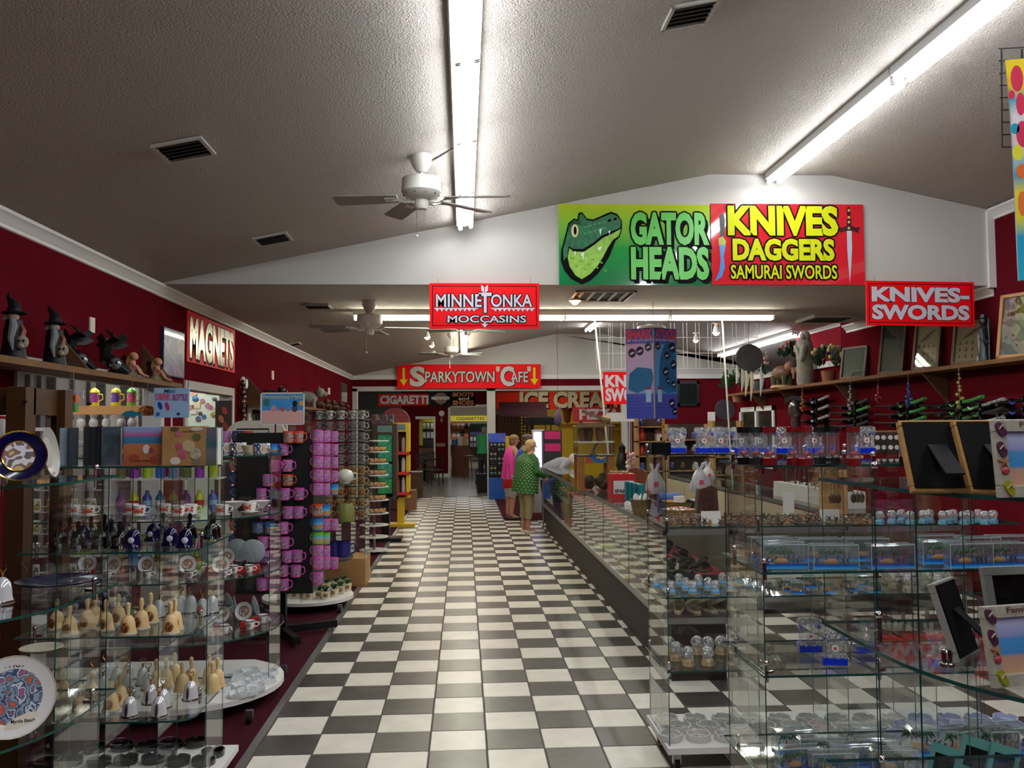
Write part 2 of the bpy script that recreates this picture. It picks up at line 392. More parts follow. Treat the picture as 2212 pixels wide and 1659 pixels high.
# cafe beyond
YC = 31.2
m = MB(); m.bx(-7, 9.5, YF+.13, 38.5, 3.05, 3.15, CEIL); struct('ceiling_cafe', m)
def cx_(x, Y=YC): return pY(x, 950, Y).x
def cz_(y, Y=YC): return pY(1000, y, Y).z
m = MB(); a0, a1, b0, b1 = cx_(905), cx_(937), cx_(973), cx_(1056)
m.bx(-7, cx_(868), YC, YC+.12, 0, 3.05, pm('#2b2a2c', .6)); m.bx(cx_(868), a0, YC, YC+.12, 0, 3.05, REDW)
m.bx(a0, a1, YC, YC+.12, cz_(902), 3.05, REDW); m.bx(a0, a1, YC, YC+.12, 0, cz_(968), DWOOD); m.bx(a1, b0, YC, YC+.12, 0, 3.05, REDW)
m.bx(b0, b1, YC, YC+.12, cz_(880), 3.05, REDW); m.bx(b1, 2.0, YC, YC+.12, 0, 3.05, DWOOD); m.bx(2.0, 9.5, YC, YC+.12, 0, 3.05, pm('#c9a520', .6)); struct('wall_cafe', m)
m = MB(); m.bx(b0-.08, b0, YC-.03, YC, 0, cz_(876), WHITE); m.bx(b1, b1+.05, YC-.03, YC, 0, cz_(876), WHITE); m.bx(b0-.08, b1+.05, YC-.03, YC, cz_(880), cz_(874), WHITE)
m.bx(a0-.12, a1, YC-.03, YC, cz_(905), cz_(899), WHITE); m.bx(a1, a1+.06, YC-.03, YC, .4, cz_(899), WHITE); m.bx(a1, b0, YC-.025, YC, 0, .13, WHITE); struct('trim_14', m)
m = MB(); m.bx(-7, 9.5, 38.4, 38.5, 0, 3.1, pm('#d9c9a8', .6)); struct('wall_kitchen', m)
m = MB(); m.bx(-7.1, -7, -5, 38.5, 0, 3.1, REDW); m.bx(9.5, 9.6, -5, 38.5, 0, 3.3, REDW); struct('wall_outer', m)
# side room on the left
m = MB(); m.bx(-7, XL-.12, 12.2, 12.3, 0, 3, pm('#d8d2c4', .6)); m.bx(-7, XL-.12, 3.4, 3.5, 0, 3, WPAINT); struct('wall_side_room', m)
m = MB(); m.bx(-7, XL-.12, 3.4, 15, 2.85, 2.95, CEIL); struct('ceiling_side_room', m)
# ================================================================ LIGHT FIXTURES
TUBE = emat('#f4f8ff', TUBE_POWER); TUBEW = emat('#fffbe6', TUBE_POWER)
HOUS = pm('#e6e6e2', .4)
def fixture_kind(L, tube=TUBE):
    a = MB(); a.bx(-.075, .075, -L/2, L/2, -.06, 0, HOUS); a.add([(-.055,-L/2,-.06),(.055,-L/2,-.06),(0,-L/2,-.08),(-.055,L/2,-.06),(.055,L/2,-.06),(0,L/2,-.08)], [(0,1,2),(3,5,4),(0,2,5,3),(1,4,5,2)], HOUS)
    ps = [('housing', a)]
    for sx in (-1, 1):
        t = MB(); t.cyl((sx*.048, -L/2+.02, -.088), (sx*.048, L/2-.02, -.088), .019, tube, 7); ps.append(('tube', t))
        for sy in (-1, 1):
            e = MB(); e.bx(sx*.048-.014, sx*.048+.014, sy*(L/2-.008)-.008, sy*(L/2-.008)+.008, -.108, -.04, WHITE); ps.append(('socket', e))
    return Kind('ceiling_light', 'light', ps, 'fluorescent ceiling lights')
F4, F8, F4W = fixture_kind(1.21), fixture_kind(2.42), fixture_kind(1.2, TUBEW)
tilt = -math.atan(SL)
xa = pY(1001, 300, 5.8).x
for k in range(9):
    y = 7.32-k*1.22
    lab = 'fluorescent ceiling light running down the aisle, '+('touching the white header wall' if k == 0 else ORD[k]+' from the white header wall')
    F4.put((xa, y, zc(xa)-.002), lab, rot=(0, tilt, 0))
for k in range(4):
    lab = 'long fluorescent light on the flat ridge above the sword wall, '+ORD[k]+' from the header'
    F8.put((2.93, 6.85-k*2.44, ZR-.002), lab)
for k in range(4):
    p = pY(768+112+k*226, 672, 9.9)
    F4W.put((p.x, 9.9, ZS-.002), 'fluorescent light crosswise under the dropped soffit, '+ORD[k]+' from the red left wall', rz=pi/2)
for k in range(8):
    F4W.put((pY(1001, 740, 19).x, 20.6-k*1.22, zc(0)-.002), 'far fluorescent light over the aisle, '+ORD[k]+' from the cafe gable', rot=(0, tilt, 0))
for k in range(4):
    F8.put((2.95, 19.5-k*2.44, ZR-.002), 'long far ridge fluorescent light, '+ORD[k]+' from the cafe gable')
for k in range(2):
    F8.put((6.3, 20.0-k*2.5, zc(6.3)-.002), 'long fluorescent light over the annex '+('near the far gable' if k == 0 else 'behind the dark drum'), rot=(0, -tilt, 0))
for k, (x, y) in enumerate(((-4.3, 7.6), (-4.3, 10.4), (-5.8, 9.0), (-3.7, 11.4))):
    F4.put((x, y, 2.848), 'fluorescent light in the bright side room, '+ORD[k]+' inside')
for k, (x, y) in enumerate(((-1.2, 27.4), (2.4, 22.8), (4.5, 26.5), (-1.4, 24.4), (-2.5, 27.4), (4.0, 28.5))):  # out-of-sight lamps added to brighten the cafe and its signs
    F4W.put((x, y, 3.048), 'unseen fluorescent light added in the cafe ceiling, '+ORD[k]+' beyond the opening', rz=pi/2)
for k in range(2):
    p = pY((1009, 1040)[k], 890, 34)
    F8.put((p.x-.2+k*.9, 33.6, 3.0), 'bright kitchen fluorescent light seen through the doorway, '+('longer view' if k == 0 else 'shorter view'), rz=pi/2)
# warm spot lamps
def spot_kind():
    a = MB(); a.lathe([(.0,0),(.06,0),(.055,-.02),(.012,-.03),(.012,-.05)], HOUS, 12)
    b = MB(); b.lathe([(.02,.0),(.035,-.03),(.05,-.10),(.062,-.12)], HOUS, 12, c=(0,0,-.04))
    c = MB(); c.ball((0,0,-.15), .05, emat('#ffb070', SPOT_POWER), 10, 6)
    return Kind('spot_lamp', 'lamp', [('canopy', a), ('shade', b), ('bulb', c)], 'warm spot lamps')
SP = spot_kind()
for (x, y, Y, wh) in ((1242, 648, 8.9, 'under the square return vent'), (848, 684, 10.6, 'under the soffit behind the aisle fan'), (1212, 684, 10.4, 'beside the moccasin sign'), (923, 728, 16, 'highest of three beyond the soffit'),
                      (933, 746, 18, 'middle of three beyond the soffit'), (936, 762, 20, 'lowest of three beyond the soffit'), (1547, 718, 13, 'behind the white wire grid'), (1503, 735, 17, 'far behind the wire grid')):
    p = pY(x, y, Y); zt_ = ZS if Y < YH1 else zc(p.x)
    h = min(.45, max(.0, zt_-(p.z+.15)))
    o = SP.put((p.x, Y, p.z+.15), 'warm glowing spot lamp '+wh)
    if h > .02:
        m = MB(); m.cyl((0,0,0), (0,0,h), .006, HOUS, 6); obj('stem', m, o)
# ================================================================ SIGNS
RED = pm('#f20f18', .5, spec=.15); RED2 = pm('#d3202c', .07, coat=.6); LAV = pm('#d9d2dc', .35); YEL = pm('#d6dc1e', .5, spec=.1); BLK = pm('#050505', .6, spec=.1)
def flat(root, name, pts, Y, mat, dy, label=None):
    """flat print on a sign: outline given in photo pixels on the sign's own plane"""
    q = [pY(x, y, Y)-Vector(root.location) for x, y in pts]
    m = MB(); n = len(q); vs = [(p.x, dy, p.z) for p in q]+[(p.x, dy+.001, p.z) for p in q]
    m.add(vs, [tuple(range(n)), tuple(range(n, 2*n))]+[(k, (k+1) % n, n+(k+1) % n, n+k) for k in range(n)], mat)
    o = obj(name, m, root)
    if label: o['label'] = label
    return o
def c8(pts): return [(1180+x/2.1434, 400+y/2.1434) for x, y in pts]
def ell(cx, cy, rx, ry, n=14, rot=0): return [(cx+rx*cos(2*pi*k/n)*cos(rot)-ry*sin(2*pi*k/n)*sin(rot), cy+rx*cos(2*pi*k/n)*sin(rot)+ry*sin(2*pi*k/n)*cos(rot)) for k in range(n)]
YS = YH0-.02
GRN = grad([(0, '#0b6e3e'), (.45, '#1f8f3f'), (.8, '#8cc63c'), (1, '#b9cf2b')], 'Z', -.37, .37, .07, .6)
LG = pm('#5cc04a', .3)
s = sign('gator_sign', 'green sign reading gator heads with an alligator head', (1207, 442, 1534, 616), YS, GRN,
         [('GATOR', .73, .30, .50, .36, LG, .05, BLK, .04, -.05), ('HEADS', .73, .73, .50, .36, LG, .05, BLK, .04, -.05)])
D0 = -.008
flat(s, 'gator_outline', c8([(92,215),(100,178),(128,155),(143,160),(148,130),(165,125),(188,155),(215,160),(250,145),(275,133),(300,124),(328,134),(350,165),(350,205),(340,240),(320,260),(306,295),(290,335),(265,375),(238,412),(205,442),(165,461),(116,436),(84,398),(66,350),(69,300),(80,260)]), YS, BLK, D0)
flat(s, 'gator_head', c8([(99,215),(107,182),(130,163),(148,168),(153,139),(165,133),(187,163),(217,168),(252,153),(277,143),(300,133),(325,142),(343,167),(343,198),(300,215),(255,235),(215,268),(170,296),(125,296),(103,282),(96,330),(80,350),(78,300),(88,260)]), YS, pm('#1f5a3c', .35, c2='#2f7a4c', ns=25), D0-.002)
flat(s, 'gator_jaw', c8([(345,204),(302,222),(258,243),(218,276),(172,306),(125,306),(107,292),(98,335),(108,378),(136,420),(165,436),(204,411),(238,373),(263,332),(283,292),(308,254),(335,236)]), YS, pm('#9ccb52', .35, c2='#84b640', ns=25), D0-.003)
flat(s, 'gator_snout', c8(ell(298, 172, 48, 30)), YS, pm('#2d6b48', .35), D0-.003)
flat(s, 'eye_white', c8(ell(132, 212, 17, 30)), YS, pm('#e8dca0', .3), D0-.003)
flat(s, 'eye_pupil', c8(ell(133, 212, 7, 20)), YS, BLK, D0-.0045)
for t in ([(244,208),(256,200),(250,236)], [(160,318),(175,310),(172,346)], [(128,310),(136,306),(134,330)], [(236,292),(258,284),(248,306)], [(286,214),(296,210),(292,230)]):
    flat(s, 'tooth', c8(t), YS, pm('#e8f0f0', .3), D0-.0045)
flat(s, 'mouth_line', c8([(345,203),(302,220),(256,240),(216,272),(172,301),(126,301),(104,286),(110,296),(126,309),(174,309),(220,279),(260,246),(304,226)]), YS, BLK, D0-.0042)
for x, y in ((292, 165), (318, 158)): flat(s, 'nostril', c8(ell(x, y, 9, 6, 10, -.4)), YS, BLK, D0-.0045)
flat(s, 'brow', c8([(100,190),(120,170),(150,172),(168,188),(150,184),(125,182),(106,200)]), YS, pm('#123a28', .4), D0-.0045)
for k in range(10): flat(s, 'hide_scale', c8(ell(180+(k % 5)*22, 195+(k//5)*30-(k % 5)*6, 9, 6, 8, -.3)), YS, pm('#3f8a5a', .4), D0-.0042)
for k in range(9):
    flat(s, 'scale_mark', c8(ell(120+k*19, 340+((k*37) % 60), 9, 4, 8, .5)), YS, pm('#6d9a35', .4), D0-.0045)
s = sign('knives_sign', 'red sign reading knives daggers samurai swords with two blades', (1536, 441, 1866, 615), YS, RED2,
         [('KNIVES', .47, .21, .70, .33, YEL, .05, BLK, .008, -.01), ('DAGGERS', .47, .57, .65, .24, YEL, .05, BLK, .008, -.01), ('SAMURAI SWORDS', .47, .845, .69, .165, YEL, .02, BLK, .006, -.008)])
flat(s, 'dagger_grip', c8([(1388,118),(1398,98),(1408,118),(1406,150),(1412,170),(1408,190),(1392,190),(1388,170),(1394,150)]), YS, pm('#3a1720', .4), D0)
flat(s, 'dagger_guard', c8([(1352,190),(1368,198),(1390,188),(1412,188),(1434,198),(1450,192),(1442,226),(1428,214),(1402,214),(1374,214),(1360,222)]), YS, pm('#3a1720', .4), D0-.001)
flat(s, 'dagger_blade', c8([(1390,212),(1412,212),(1414,300),(1410,380),(1404,452),(1398,380),(1392,300)]), YS, pm('#c9cdd4', .3), D0-.0015)
for y in (118, 150, 172, 200): flat(s, 'dagger_stud', c8(ell(1399, y, 6, 6, 8)), YS, pm('#c8c060', .3), D0-.0025)
flat(s, 'kris_grip', c8([(800,150),(806,130),(820,134),(826,160),(824,240),(806,244)]), YS, pm('#12181c', .4), D0)
flat(s, 'kris_guard', c8([(796,246),(816,238),(832,262),(826,282),(798,278)]), YS, pm('#a9b53a', .4), D0-.001)
flat(s, 'kris_blade', c8([(800,278),(830,280),(820,330),(826,380),(812,425),(780,444),(800,400),(806,350)]), YS, pm('#2f86c9', .3), D0-.0015)
def mocc(root, w_, h_, yf):
    for sx in (-1, 1):
        m = MB()
        m.bx(*sorted((sx*.06*w_, sx*.455*w_)), yf-.004, yf, -.07*h_, -.045*h_, LAV)
        for k in range(9):
            x = sx*(.08+.375*k/9)*w_; m.add([(x, yf-.004, -.07*h_), (x+sx*.035*w_, yf-.004, -.07*h_), (x+sx*.0175*w_, yf-.004, -.125*h_)], [(0,1,2)], LAV)
        obj('zigzag_band', m, root)
    m = MB(); z = h_
    m.add([(-.032*w_, yf-.004, .47*z), (-.004*w_, yf-.004, .41*z), (-.004*w_, yf-.004, .28*z), (-.028*w_, yf-.004, .33*z)], [(0,1,2,3)], LAV)
    m.add([(.032*w_, yf-.004, .47*z), (.004*w_, yf-.004, .41*z), (.004*w_, yf-.004, .28*z), (.028*w_, yf-.004, .33*z)], [(0,1,2,3)], LAV)
    m.add([(-.03*w_, yf-.004, -.40*z), (.03*w_, yf-.004, -.40*z), (0, yf-.004, -.48*z)], [(0,1,2)], LAV); m.bx(-.008*w_, .008*w_, yf-.004, yf, -.40*z, -.35*z, LAV)
    obj('arrow', m, root)
    for sx in (-1, 1):
        m = MB(); m.cyl((sx*.42*w_, 0, h_/2), (sx*.42*w_, 0, h_/2+.05), .003, STEEL, 5); obj('hook', m, root)
sign('moccasin_sign', 'red hanging sign reading Minnetonka moccasins in arrow lettering', (928, 612, 1165, 710), YH0-.08, RED,
     [('MINNE', .265, .385, .41, .27, LAV, .02, BLK, -.015, -.015), ('T', .505, .43, .11, .42, LAV, .02, BLK, -.015, -.015), ('ONKA', .745, .385, .37, .27, LAV, .02, BLK, -.015, -.015), ('MOCCASINS', .52, .79, .71, .15, LAV, .02, BLK, -.01, -.01)], rim=BLK, extra=mocc)
def hooks(root, w_, h_, yf):
    for sx in (-1, 1):
        m = MB(); m.cyl((sx*.42*w_, 0, h_/2), (sx*.42*w_, 0, h_/2+.05), .003, STEEL, 5); obj('hook', m, root)
OUTL = .010
sign('sword_sign', 'red hanging sign reading knives-swords beside the red wall', (1871, 608, 2104, 704), YH0-.05, RED,
     [('KNIVES-', .5, .30, .88, .30, LAV, .05, BLK, .004, -.004), ('SWORDS', .5, .70, .88, .30, LAV, .05, BLK, .004, -.004)], rim=BLK, ry=.012, extra=hooks)
OUTL = .02
def cafe(root, w_, h_, yf):
    for sx in (-1, 1):
        m = MB(); x = sx*.455*w_; m.bx(x-.008*w_, x+.008*w_, yf-.004, yf, -.12*h_, .36*h_, YEL)
        m.add([(x-.027*w_, yf-.004, -.12*h_), (x+.027*w_, yf-.004, -.12*h_), (x, yf-.004, -.38*h_)], [(0,1,2)], YEL); obj('arrow', m, root)
CR = pm('#c9c9bd', .4)
sign('cafe_sign', 'long red sign reading Sparkytown cafe with two yellow arrows', (858, 787, 1168, 839), YF-.12, RED,
     [('S', .14, .5, .085, .74, CR, .05, BLK, .03, -.03), ('PARKYTOWN', .435, .52, .48, .44, CR, .02, BLK, .03, -.03), ('C', .765, .5, .085, .74, CR, .05, BLK, .03, -.03), ('AFE', .85, .53, .12, .42, CR, .02, BLK, .03, -.03),
      ('"', .70, .2, .018, .15, CR, .05), ('"', .918, .2, .018, .15, CR, .05)], extra=cafe)
sign('cigarette_sign', 'red cafe sign reading cigarettes, cut off by the black boots sign', (817, 851, 940, 876), YC-.1, RED, [('CIGARETTES', .52, .5, .96, .66, LAV, .05, BLK, .03, -.04)])
def bar(root, w_, h_, yf):
    m = MB(); pts = [(-.42, .1), (-.3, .42), (-.18, .42), (-.06, .1), (-.14, -.25), (-.24, -.42), (-.34, -.25)]
    m.prism([(x*w_, z*h_) for x, z in pts], 0, .002, pm('#5a3a2a', .5), M=Matrix.Translation((0, yf, 0)) @ RX90); obj('shield', m, root)
BOOT = pm('#b2683f', .5)
sign('boots_sign', 'black hanging sign reading boots and shoes with a shield badge', (926, 846, 1027, 877), 26, BLK,
     [('HARLEY-DAVIDSON', .25, .45, .38, .2, pm('#b9b7b5', .4), .05), ('BOOTS', .74, .2, .44, .26, BOOT, .05), ('and', .75, .48, .22, .2, LAV), ('SHOES', .74, .78, .44, .3, BOOT, .05)], extra=bar)
ORED = pm('#d8301a', .6, spec=.1)
sign('ice_cream_sign', 'orange red cafe sign reading ice cream in dripping letters', (1072, 847, 1360, 884), 24.5, ORED, [('ICE CREAM', .54, .45, .72, .86, pm('#cdbf9c', .5), .05, BLK, .06, -.08)])
sign('pizza_sign', 'dark red cafe sign reading pizza', (1237, 880, 1342, 911), 24.3, pm('#b3202a', .4), [('PIZZA', .55, .48, .8, .66, pm('#d4d2d6', .4), .05)])
sign('kitchen_sign', 'yellow kitchen band reading cigarettes over the far counter', (965, 898, 1062, 910), 36, pm('#f0d820', .4), [('CIGARETTES', .53, .5, .62, .5, pm('#5a3d10', .5))])
sign('lotto_sign', 'yellow window band in the red cafe wall', (903, 903, 940, 911), 34, pm('#e8d820', .4), [('LOTTO', .5, .5, .7, .6, pm('#4a4010', .5))])
s = sign('hanging_knife_sign', 'red sign with white knives and swords lettering half hidden by shark poster', (1303, 803, 1420, 873), 13.6, RED, [('KNIVES', .5, .29, .9, .34, LAV, .05), ('SWORDS', .5, .71, .9, .36, LAV, .05)])
m = MB(); m.cyl((-.3, 0, .24), (-.3, 0, zc(2.4)-s.location.z), .004, STEEL, 5); m.cyl((.3, 0, .24), (.3, 0, zc(3)-s.location.z), .004, STEEL, 5); obj('wire', m, s)
# magnets sign, on the left wall
a = pX(403, 728, XL+.01); b = pX(506, 748, XL+.01)
zc0 = (pX(453, 690, XL).z+pX(453, 795, XL).z)/2
sign('magnets_sign', 'red wall sign reading magnets in shiny silver letters', None, 0, RED, [('MAGNETS', .5, .5, .9, .74, pm('#b5b2a0', .2, .7), .05, BLK, .03, -.06)], rz=pi/2, loc=(XL+.012, (a.y+b.y)/2, zc0), wh=(b.y-a.y, .52))
# shark poster tower: two printed boards in a V, hung on a wire
def shark():
    Yp = 9.2; top = pY(1412, 700, Yp); pz = (pY(1412, 708, Yp).z+pY(1412, 904, Yp).z)/2; h = pY(1412, 708, Yp).z-pY(1412, 904, Yp).z
    root = thing('shark_poster', 'blue folded shark attacks map poster hanging from a wire', 'poster', (top.x, Yp, pz))
    BL = grad([(0, '#4653b0'), (.27, '#4f5cb8'), (.28, '#9aa4d8'), (.55, '#c4b8dc'), (.82, '#d0b8d8'), (.84, '#3a5fc0'), (1, '#3454b0')], 'Z', -h/2, h/2, .25, .4)
    BR = grad([(0, '#4653b0'), (.27, '#4f5cb8'), (.28, '#5a98d4'), (.6, '#5aa4dc'), (.82, '#6a9cd8'), (.84, '#3a5fc0'), (1, '#3454b0')], 'Z', -h/2, h/2, .25, .4)
    wl = .31; ang = radians(28)
    SEA = pm('#4a98d0', .3); LAND = pm('#c9b0b8', .35); DB = pm('#14203f', .3); PK = pm('#d8485e', .3); LB = pm('#9fc6e0', .3); IN = pm('#1d2a6e', .35)
    for sx, mat in ((-1, BL), (1, BR)):
        M = Matrix.Rotation(-sx*(-ang) if False else sx*ang, 4, 'Z')
        m = MB(); m.bx(min(0, sx*wl), max(0, sx*wl), -.004, .004, -h/2, h/2, mat, M); b_ = obj('board', m, root)
        y = -.0055
        m = MB(); letters('SHARK' if sx < 0 else 'ATTACKS', sx*wl*.52, h*.438, wl*.9, h*.10, PK, y, .05, mb=m); m.v = [tuple(M @ Vector(v)) for v in m.v]; obj('lettering', m, b_)
        m = MB(); letters('OF THE ATLANTIC' if sx < 0 else 'AND THE GULF OF MEXICO', sx*wl*.5, h*.368, wl*.92, h*.024, LAV, y, .02, mb=m); m.v = [tuple(M @ Vector(v)) for v in m.v]; obj('lettering', m, b_)
        sp = [(-.78, .23, .05), (-.5, .25, .05), (-.2, .29, .045)] if sx < 0 else [(.8, .29, .055), (.55, .2, .045), (.85, .1, .05), (.5, .02, .05), (.6, -.08, .035), (.85, -.12, .04), (.75, -.33, .05), (.88, -.42, .04), (.15, .3, .04)]
        for (u, v, r) in sp:
            e = MB(); e.prism(ell(u*wl, v*h, r*.85, r, 12), 0, .001, DB, M=M @ Matrix.Translation((0, y+.0005, 0)) @ RX90)
            e.prism(ell(u*wl, v*h-.003, r*.6, r*.22, 8, .4), .001, .0016, LAV, M=M @ Matrix.Translation((0, y, 0)) @ RX90); obj('shark_picture', e, b_)
        e = MB()
        if sx < 0: pts = [(-.92, -.18), (-.88, .0), (-.6, .07), (-.3, .06), (-.1, .05), (-.02, -.05), (-.12, -.16), (-.4, -.19), (-.6, -.22)]
        else: pts = [(.2, .02), (.28, .2), (.5, .34), (.95, .36), (.97, -.2), (.5, -.22), (.2, -.15)]
        e.prism([(u*wl, v*h) for u, v in pts], 0, .0006, SEA if sx < 0 else pm('#3f8ecc', .3), M=M @ Matrix.Translation((0, y+.001, 0)) @ RX90); obj('sea_area', e, b_)
        for r_ in range(6):
            for c_ in range(4):
                e.bx(sx*wl*(.08+.23*c_), sx*wl*(.08+.23*c_)+sx*wl*.17, y, y+.001, -h*(.275+.036*r_), -h*(.270+.036*r_), IN, M)
        e2 = MB(); e2.bx(*sorted((sx*wl*.12, sx*wl*.3)), y-.001, y, -h*.32, -h*.18, LB, M); e2.bx(*sorted((sx*wl*.12, sx*wl*.3)), y-.0015, y, -h*.18, -h*.15, pm('#7a2c3c', .4), M); obj('price_box', e2, b_)
        obj('table_lines', e, b_)['kind'] = 'stuff'
    m = MB(); m.bx(-.012, .0, -.012, .012, -h/2, h/2+.02, pm('#9a9aa8', .4)); m.bx(-.001, .006, -.014, .014, -h/2, h/2+.02, pm('#6a4b3c', .5)); obj('corner_edge', m, root)
    m = MB(); m.lathe([(.0,.0),(.16,.0),(.14,.03),(.05,.045),(0,.05)], WHITE, 16, c=(0,.12,h/2)); obj('top_plate', m, root)
    m = MB(); m.cyl((0,.02,h/2), (0,.02,ZS-pz), .003, STEEL, 5); obj('wire', m, root)
shark()
# ================================================================ CEILING FITTINGS
def pC(x, y):      # point on the left ceiling slope
    d = ray(x, y); t = (ZS-XL*SL-CAMZ)/(d.z-d.x*SL); return CAM+d*t
def vent_kind(w_, l_):
    a = MB()
    for (p, q, r, t) in ((-w_/2, w_/2, -l_/2, -l_/2+.02), (-w_/2, w_/2, l_/2-.02, l_/2), (-w_/2, -w_/2+.02, -l_/2, l_/2), (w_/2-.02, w_/2, -l_/2, l_/2)): a.bx(p, q, r, t, -.018, 0, pm('#bdb9b0', .5))
    b = MB(); b.bx(-w_/2+.02, w_/2-.02, -l_/2+.02, l_/2-.02, -.004, -.001, pm('#171614', .9))
    ps = [('frame', a), ('backing', b)]
    for k in range(5):
        y = -l_/2+.02+(l_-.04)*(k+.5)/5
        c = MB(); c.bx(-w_/2+.02, w_/2-.02, -.012, .012, -.001, .001, pm('#5c5954', .6), M=rotm(rx=.7, t=(0, y, -.011))); ps.append(('slat', c))
    return Kind('ceiling_vent', 'vent', ps, 'ceiling air vents')
V1 = vent_kind(.28, .30)
for (x, y, lab) in ((397, 320, 'ceiling air vent on the dark slope above the wizards'), (589, 514, 'smaller ceiling air vent near the white header')):
    p = pC(x, y); V1.put((p.x, p.y, p.z-.003), lab, rot=(0, tilt, 0))
p = pC(1490, 28); V1.put((p.x, p.y, p.z-.003), 'ceiling air vent at the top edge beside ridge light', rot=(0, tilt, 0), sc=.92)
for k, (x, y) in enumerate(((686, 661), (738, 645))[:1]):
    p = pZ(x, y, ZS-.003); V1.put((p.x, p.y, p.z), 'flat ceiling vent under the soffit near left wall')
V2 = vent_kind(.66, .6); V2.put((1.39, 8.76, ZS-.003), 'large white framed return vent under the gator sign', rz=pi/2)
p = pZ(1790, 689, ZS-.003); V1.put((4.45, 10.5, ZS-.003), 'dark ceiling vent above the red sword wall', sc=2.0)
p = pC(640, 749); V1.put((p.x, 14, zc(p.x)-.003), 'far small vent on the left ceiling slope', rot=(0, tilt, 0))
# ceiling fans
FW = pm('#d8d5cb', .4); FB = pm('#8d8880', .45)
def fan(loc, ztop, angles, label, R=.58, sc=1.0, pull=True):
    root = thing('ceiling_fan', label, 'fan', loc, group='ceiling fans', sc=sc)
    H = (ztop-loc[2])/sc
    m = MB(); m.lathe([(0,H),(.07,H),(.075,H-.04),(.055,H-.09),(.03,H-.12),(0,H-.12)], FW, 16); obj('canopy', m, root)
    m = MB(); m.cyl((0,0,.10), (0,0,H-.1), .014, FW, 8); obj('rod', m, root)
    m = MB(); m.lathe([(0,.14),(.05,.14),(.13,.12),(.135,.03),(.11,-.0),(.06,-.02),(0,-.02)], FW, 20); h_ = obj('motor_housing', m, root)
    for k in range(10):
        m = MB(); a = 2*pi*k/10; m.bx(.112, .124, -.004, .004, .003, .022, pm('#4b4945', .6), M=Matrix.Rotation(a, 4, 'Z')); obj('slot', m, h_)
    m = MB(); m.lathe([(0,-.02),(.045,-.02),(.05,-.06),(.035,-.085),(0,-.085)], FW, 16); obj('hub_cap', m, root)
    for a in angles:
        M = Matrix.Rotation(radians(a), 4, 'Z') @ Matrix.Rotation(radians(11), 4, 'X')
        m = MB(); m.prism([(.16,-.05),(.24,-.062),(R-.02,-.072),(R,-.05),(R,.05),(R-.02,.072),(.24,.062),(.16,.05)], -.012, -.004, FB, M=M); b = obj('blade', m, root)
        m = MB(); m.tube([(.06,0,-.03),(.11,0,-.035),(.15,0,-.016),(.2,0,-.014)], .011, FW, 5, M=M); m.bx(.17,.25,-.03,.03,-.018,-.012, FW, M); obj('bracket', m, b)
    if pull:
        m = MB(); m.cyl((-.03,0,-.08), (-.03,0,-.26), .0018, CHROME, 4); m.ball((-.03,0,-.27), .012, FW, 8, 6); obj('pull_chain', m, root)
    return root
p = pY(910, 425, 5.9)
f = fan((p.x, 5.9, p.z), zc(p.x), (-6, 40, 113, 171), 'white ceiling fan with grey blades hanging beside the aisle light', .6)
m = MB(); a = Vector((xa-.05-p.x, -.1, zc(xa)-.03-p.z)); m.tube([(.05,0,zc(p.x)-p.z-.05), (.12,-.03,zc(p.x)-p.z-.02), tuple(a)], .008, STEEL, 6); obj('power_conduit', m, f)
p = pY(798, 706, 9.2); fan((p.x, 9.2, p.z), ZS, (8, 82, 150, 195), 'white ceiling fan below the dropped soffit', .62)
p = pY(975, 764, 17); fan((p.x, 17, p.z), zc(p.x), (-20, 25, 100, 190), 'far white ceiling fan beyond the soffit', .62)
p = pY(1010, 712, 13); fan((p.x, 13, p.z), zc(p.x), (170, 20, 250), 'ceiling fan mostly hidden behind the moccasin sign', .6, pull=False)
# ================================================================ GLASS DISPLAY UNITS (both sides)
def acrylic(bump=None, dif=.05, refl=.14):
    m = glassy((.90,.93,.94), refl, .05, bump, 'acrylic').copy(); nt = m.node_tree; N = nt.nodes; L = nt.links
    d = N.new('ShaderNodeBsdfDiffuse'); d.inputs[0].default_value = (.8,.86,.88,1); out = N['Material Output']; src = out.inputs['Surface'].links[0].from_socket
    x = N.new('ShaderNodeMixShader'); x.inputs[0].default_value = dif; L.new(src, x.inputs[1]); L.new(d.outputs[0], x.inputs[2]); L.new(x.outputs[0], out.inputs['Surface']); return m
ACRY = acrylic(None, .05, .16); ACRW = acrylic((80, .9), .02, .24); ACRD = acrylic((90, .8), .06, .34); EDGE_GLINT = pm('#a8babd', .1, coat=.5)  # last one: pale colour for painted highlights on acrylic edges
def pane(mb, x0, y0, x1, y1, z0, z1, t=.004, mat=GL, edge=GLE):
    d = Vector((x1-x0, y1-y0, 0)); n = Vector((-d.y, d.x, 0)).normalized()*t/2
    a = [(x0+n.x, y0+n.y), (x1+n.x, y1+n.y), (x1-n.x, y1-n.y), (x0-n.x, y0-n.y)]
    vs = [(x, y, z0) for x, y in a]+[(x, y, z1) for x, y in a]
    mb.add(vs, [(0,1,5,4), (2,3,7,6)], mat); mb.add(vs, [(1,2,6,5), (3,0,4,7), (4,5,6,7), (0,3,2,1)], edge)
def arc(cx, cy, r, a0, a1, n=12): return [(cx+r*cos(radians(a0+(a1-a0)*k/n)), cy+r*sin(radians(a0+(a1-a0)*k/n))) for k in range(n+1)]
CLIP = MB(); CLIP.cyl((0,0,-.03), (0,0,.03), .007, CHROME, 8); CLIP.ball((0,0,.034), .010, CHROME, 8, 5); CLIP.cyl((0,0,0), (.03,0,0), .006, CHROME, 6); CLIPM = CLIP.mesh('clip')
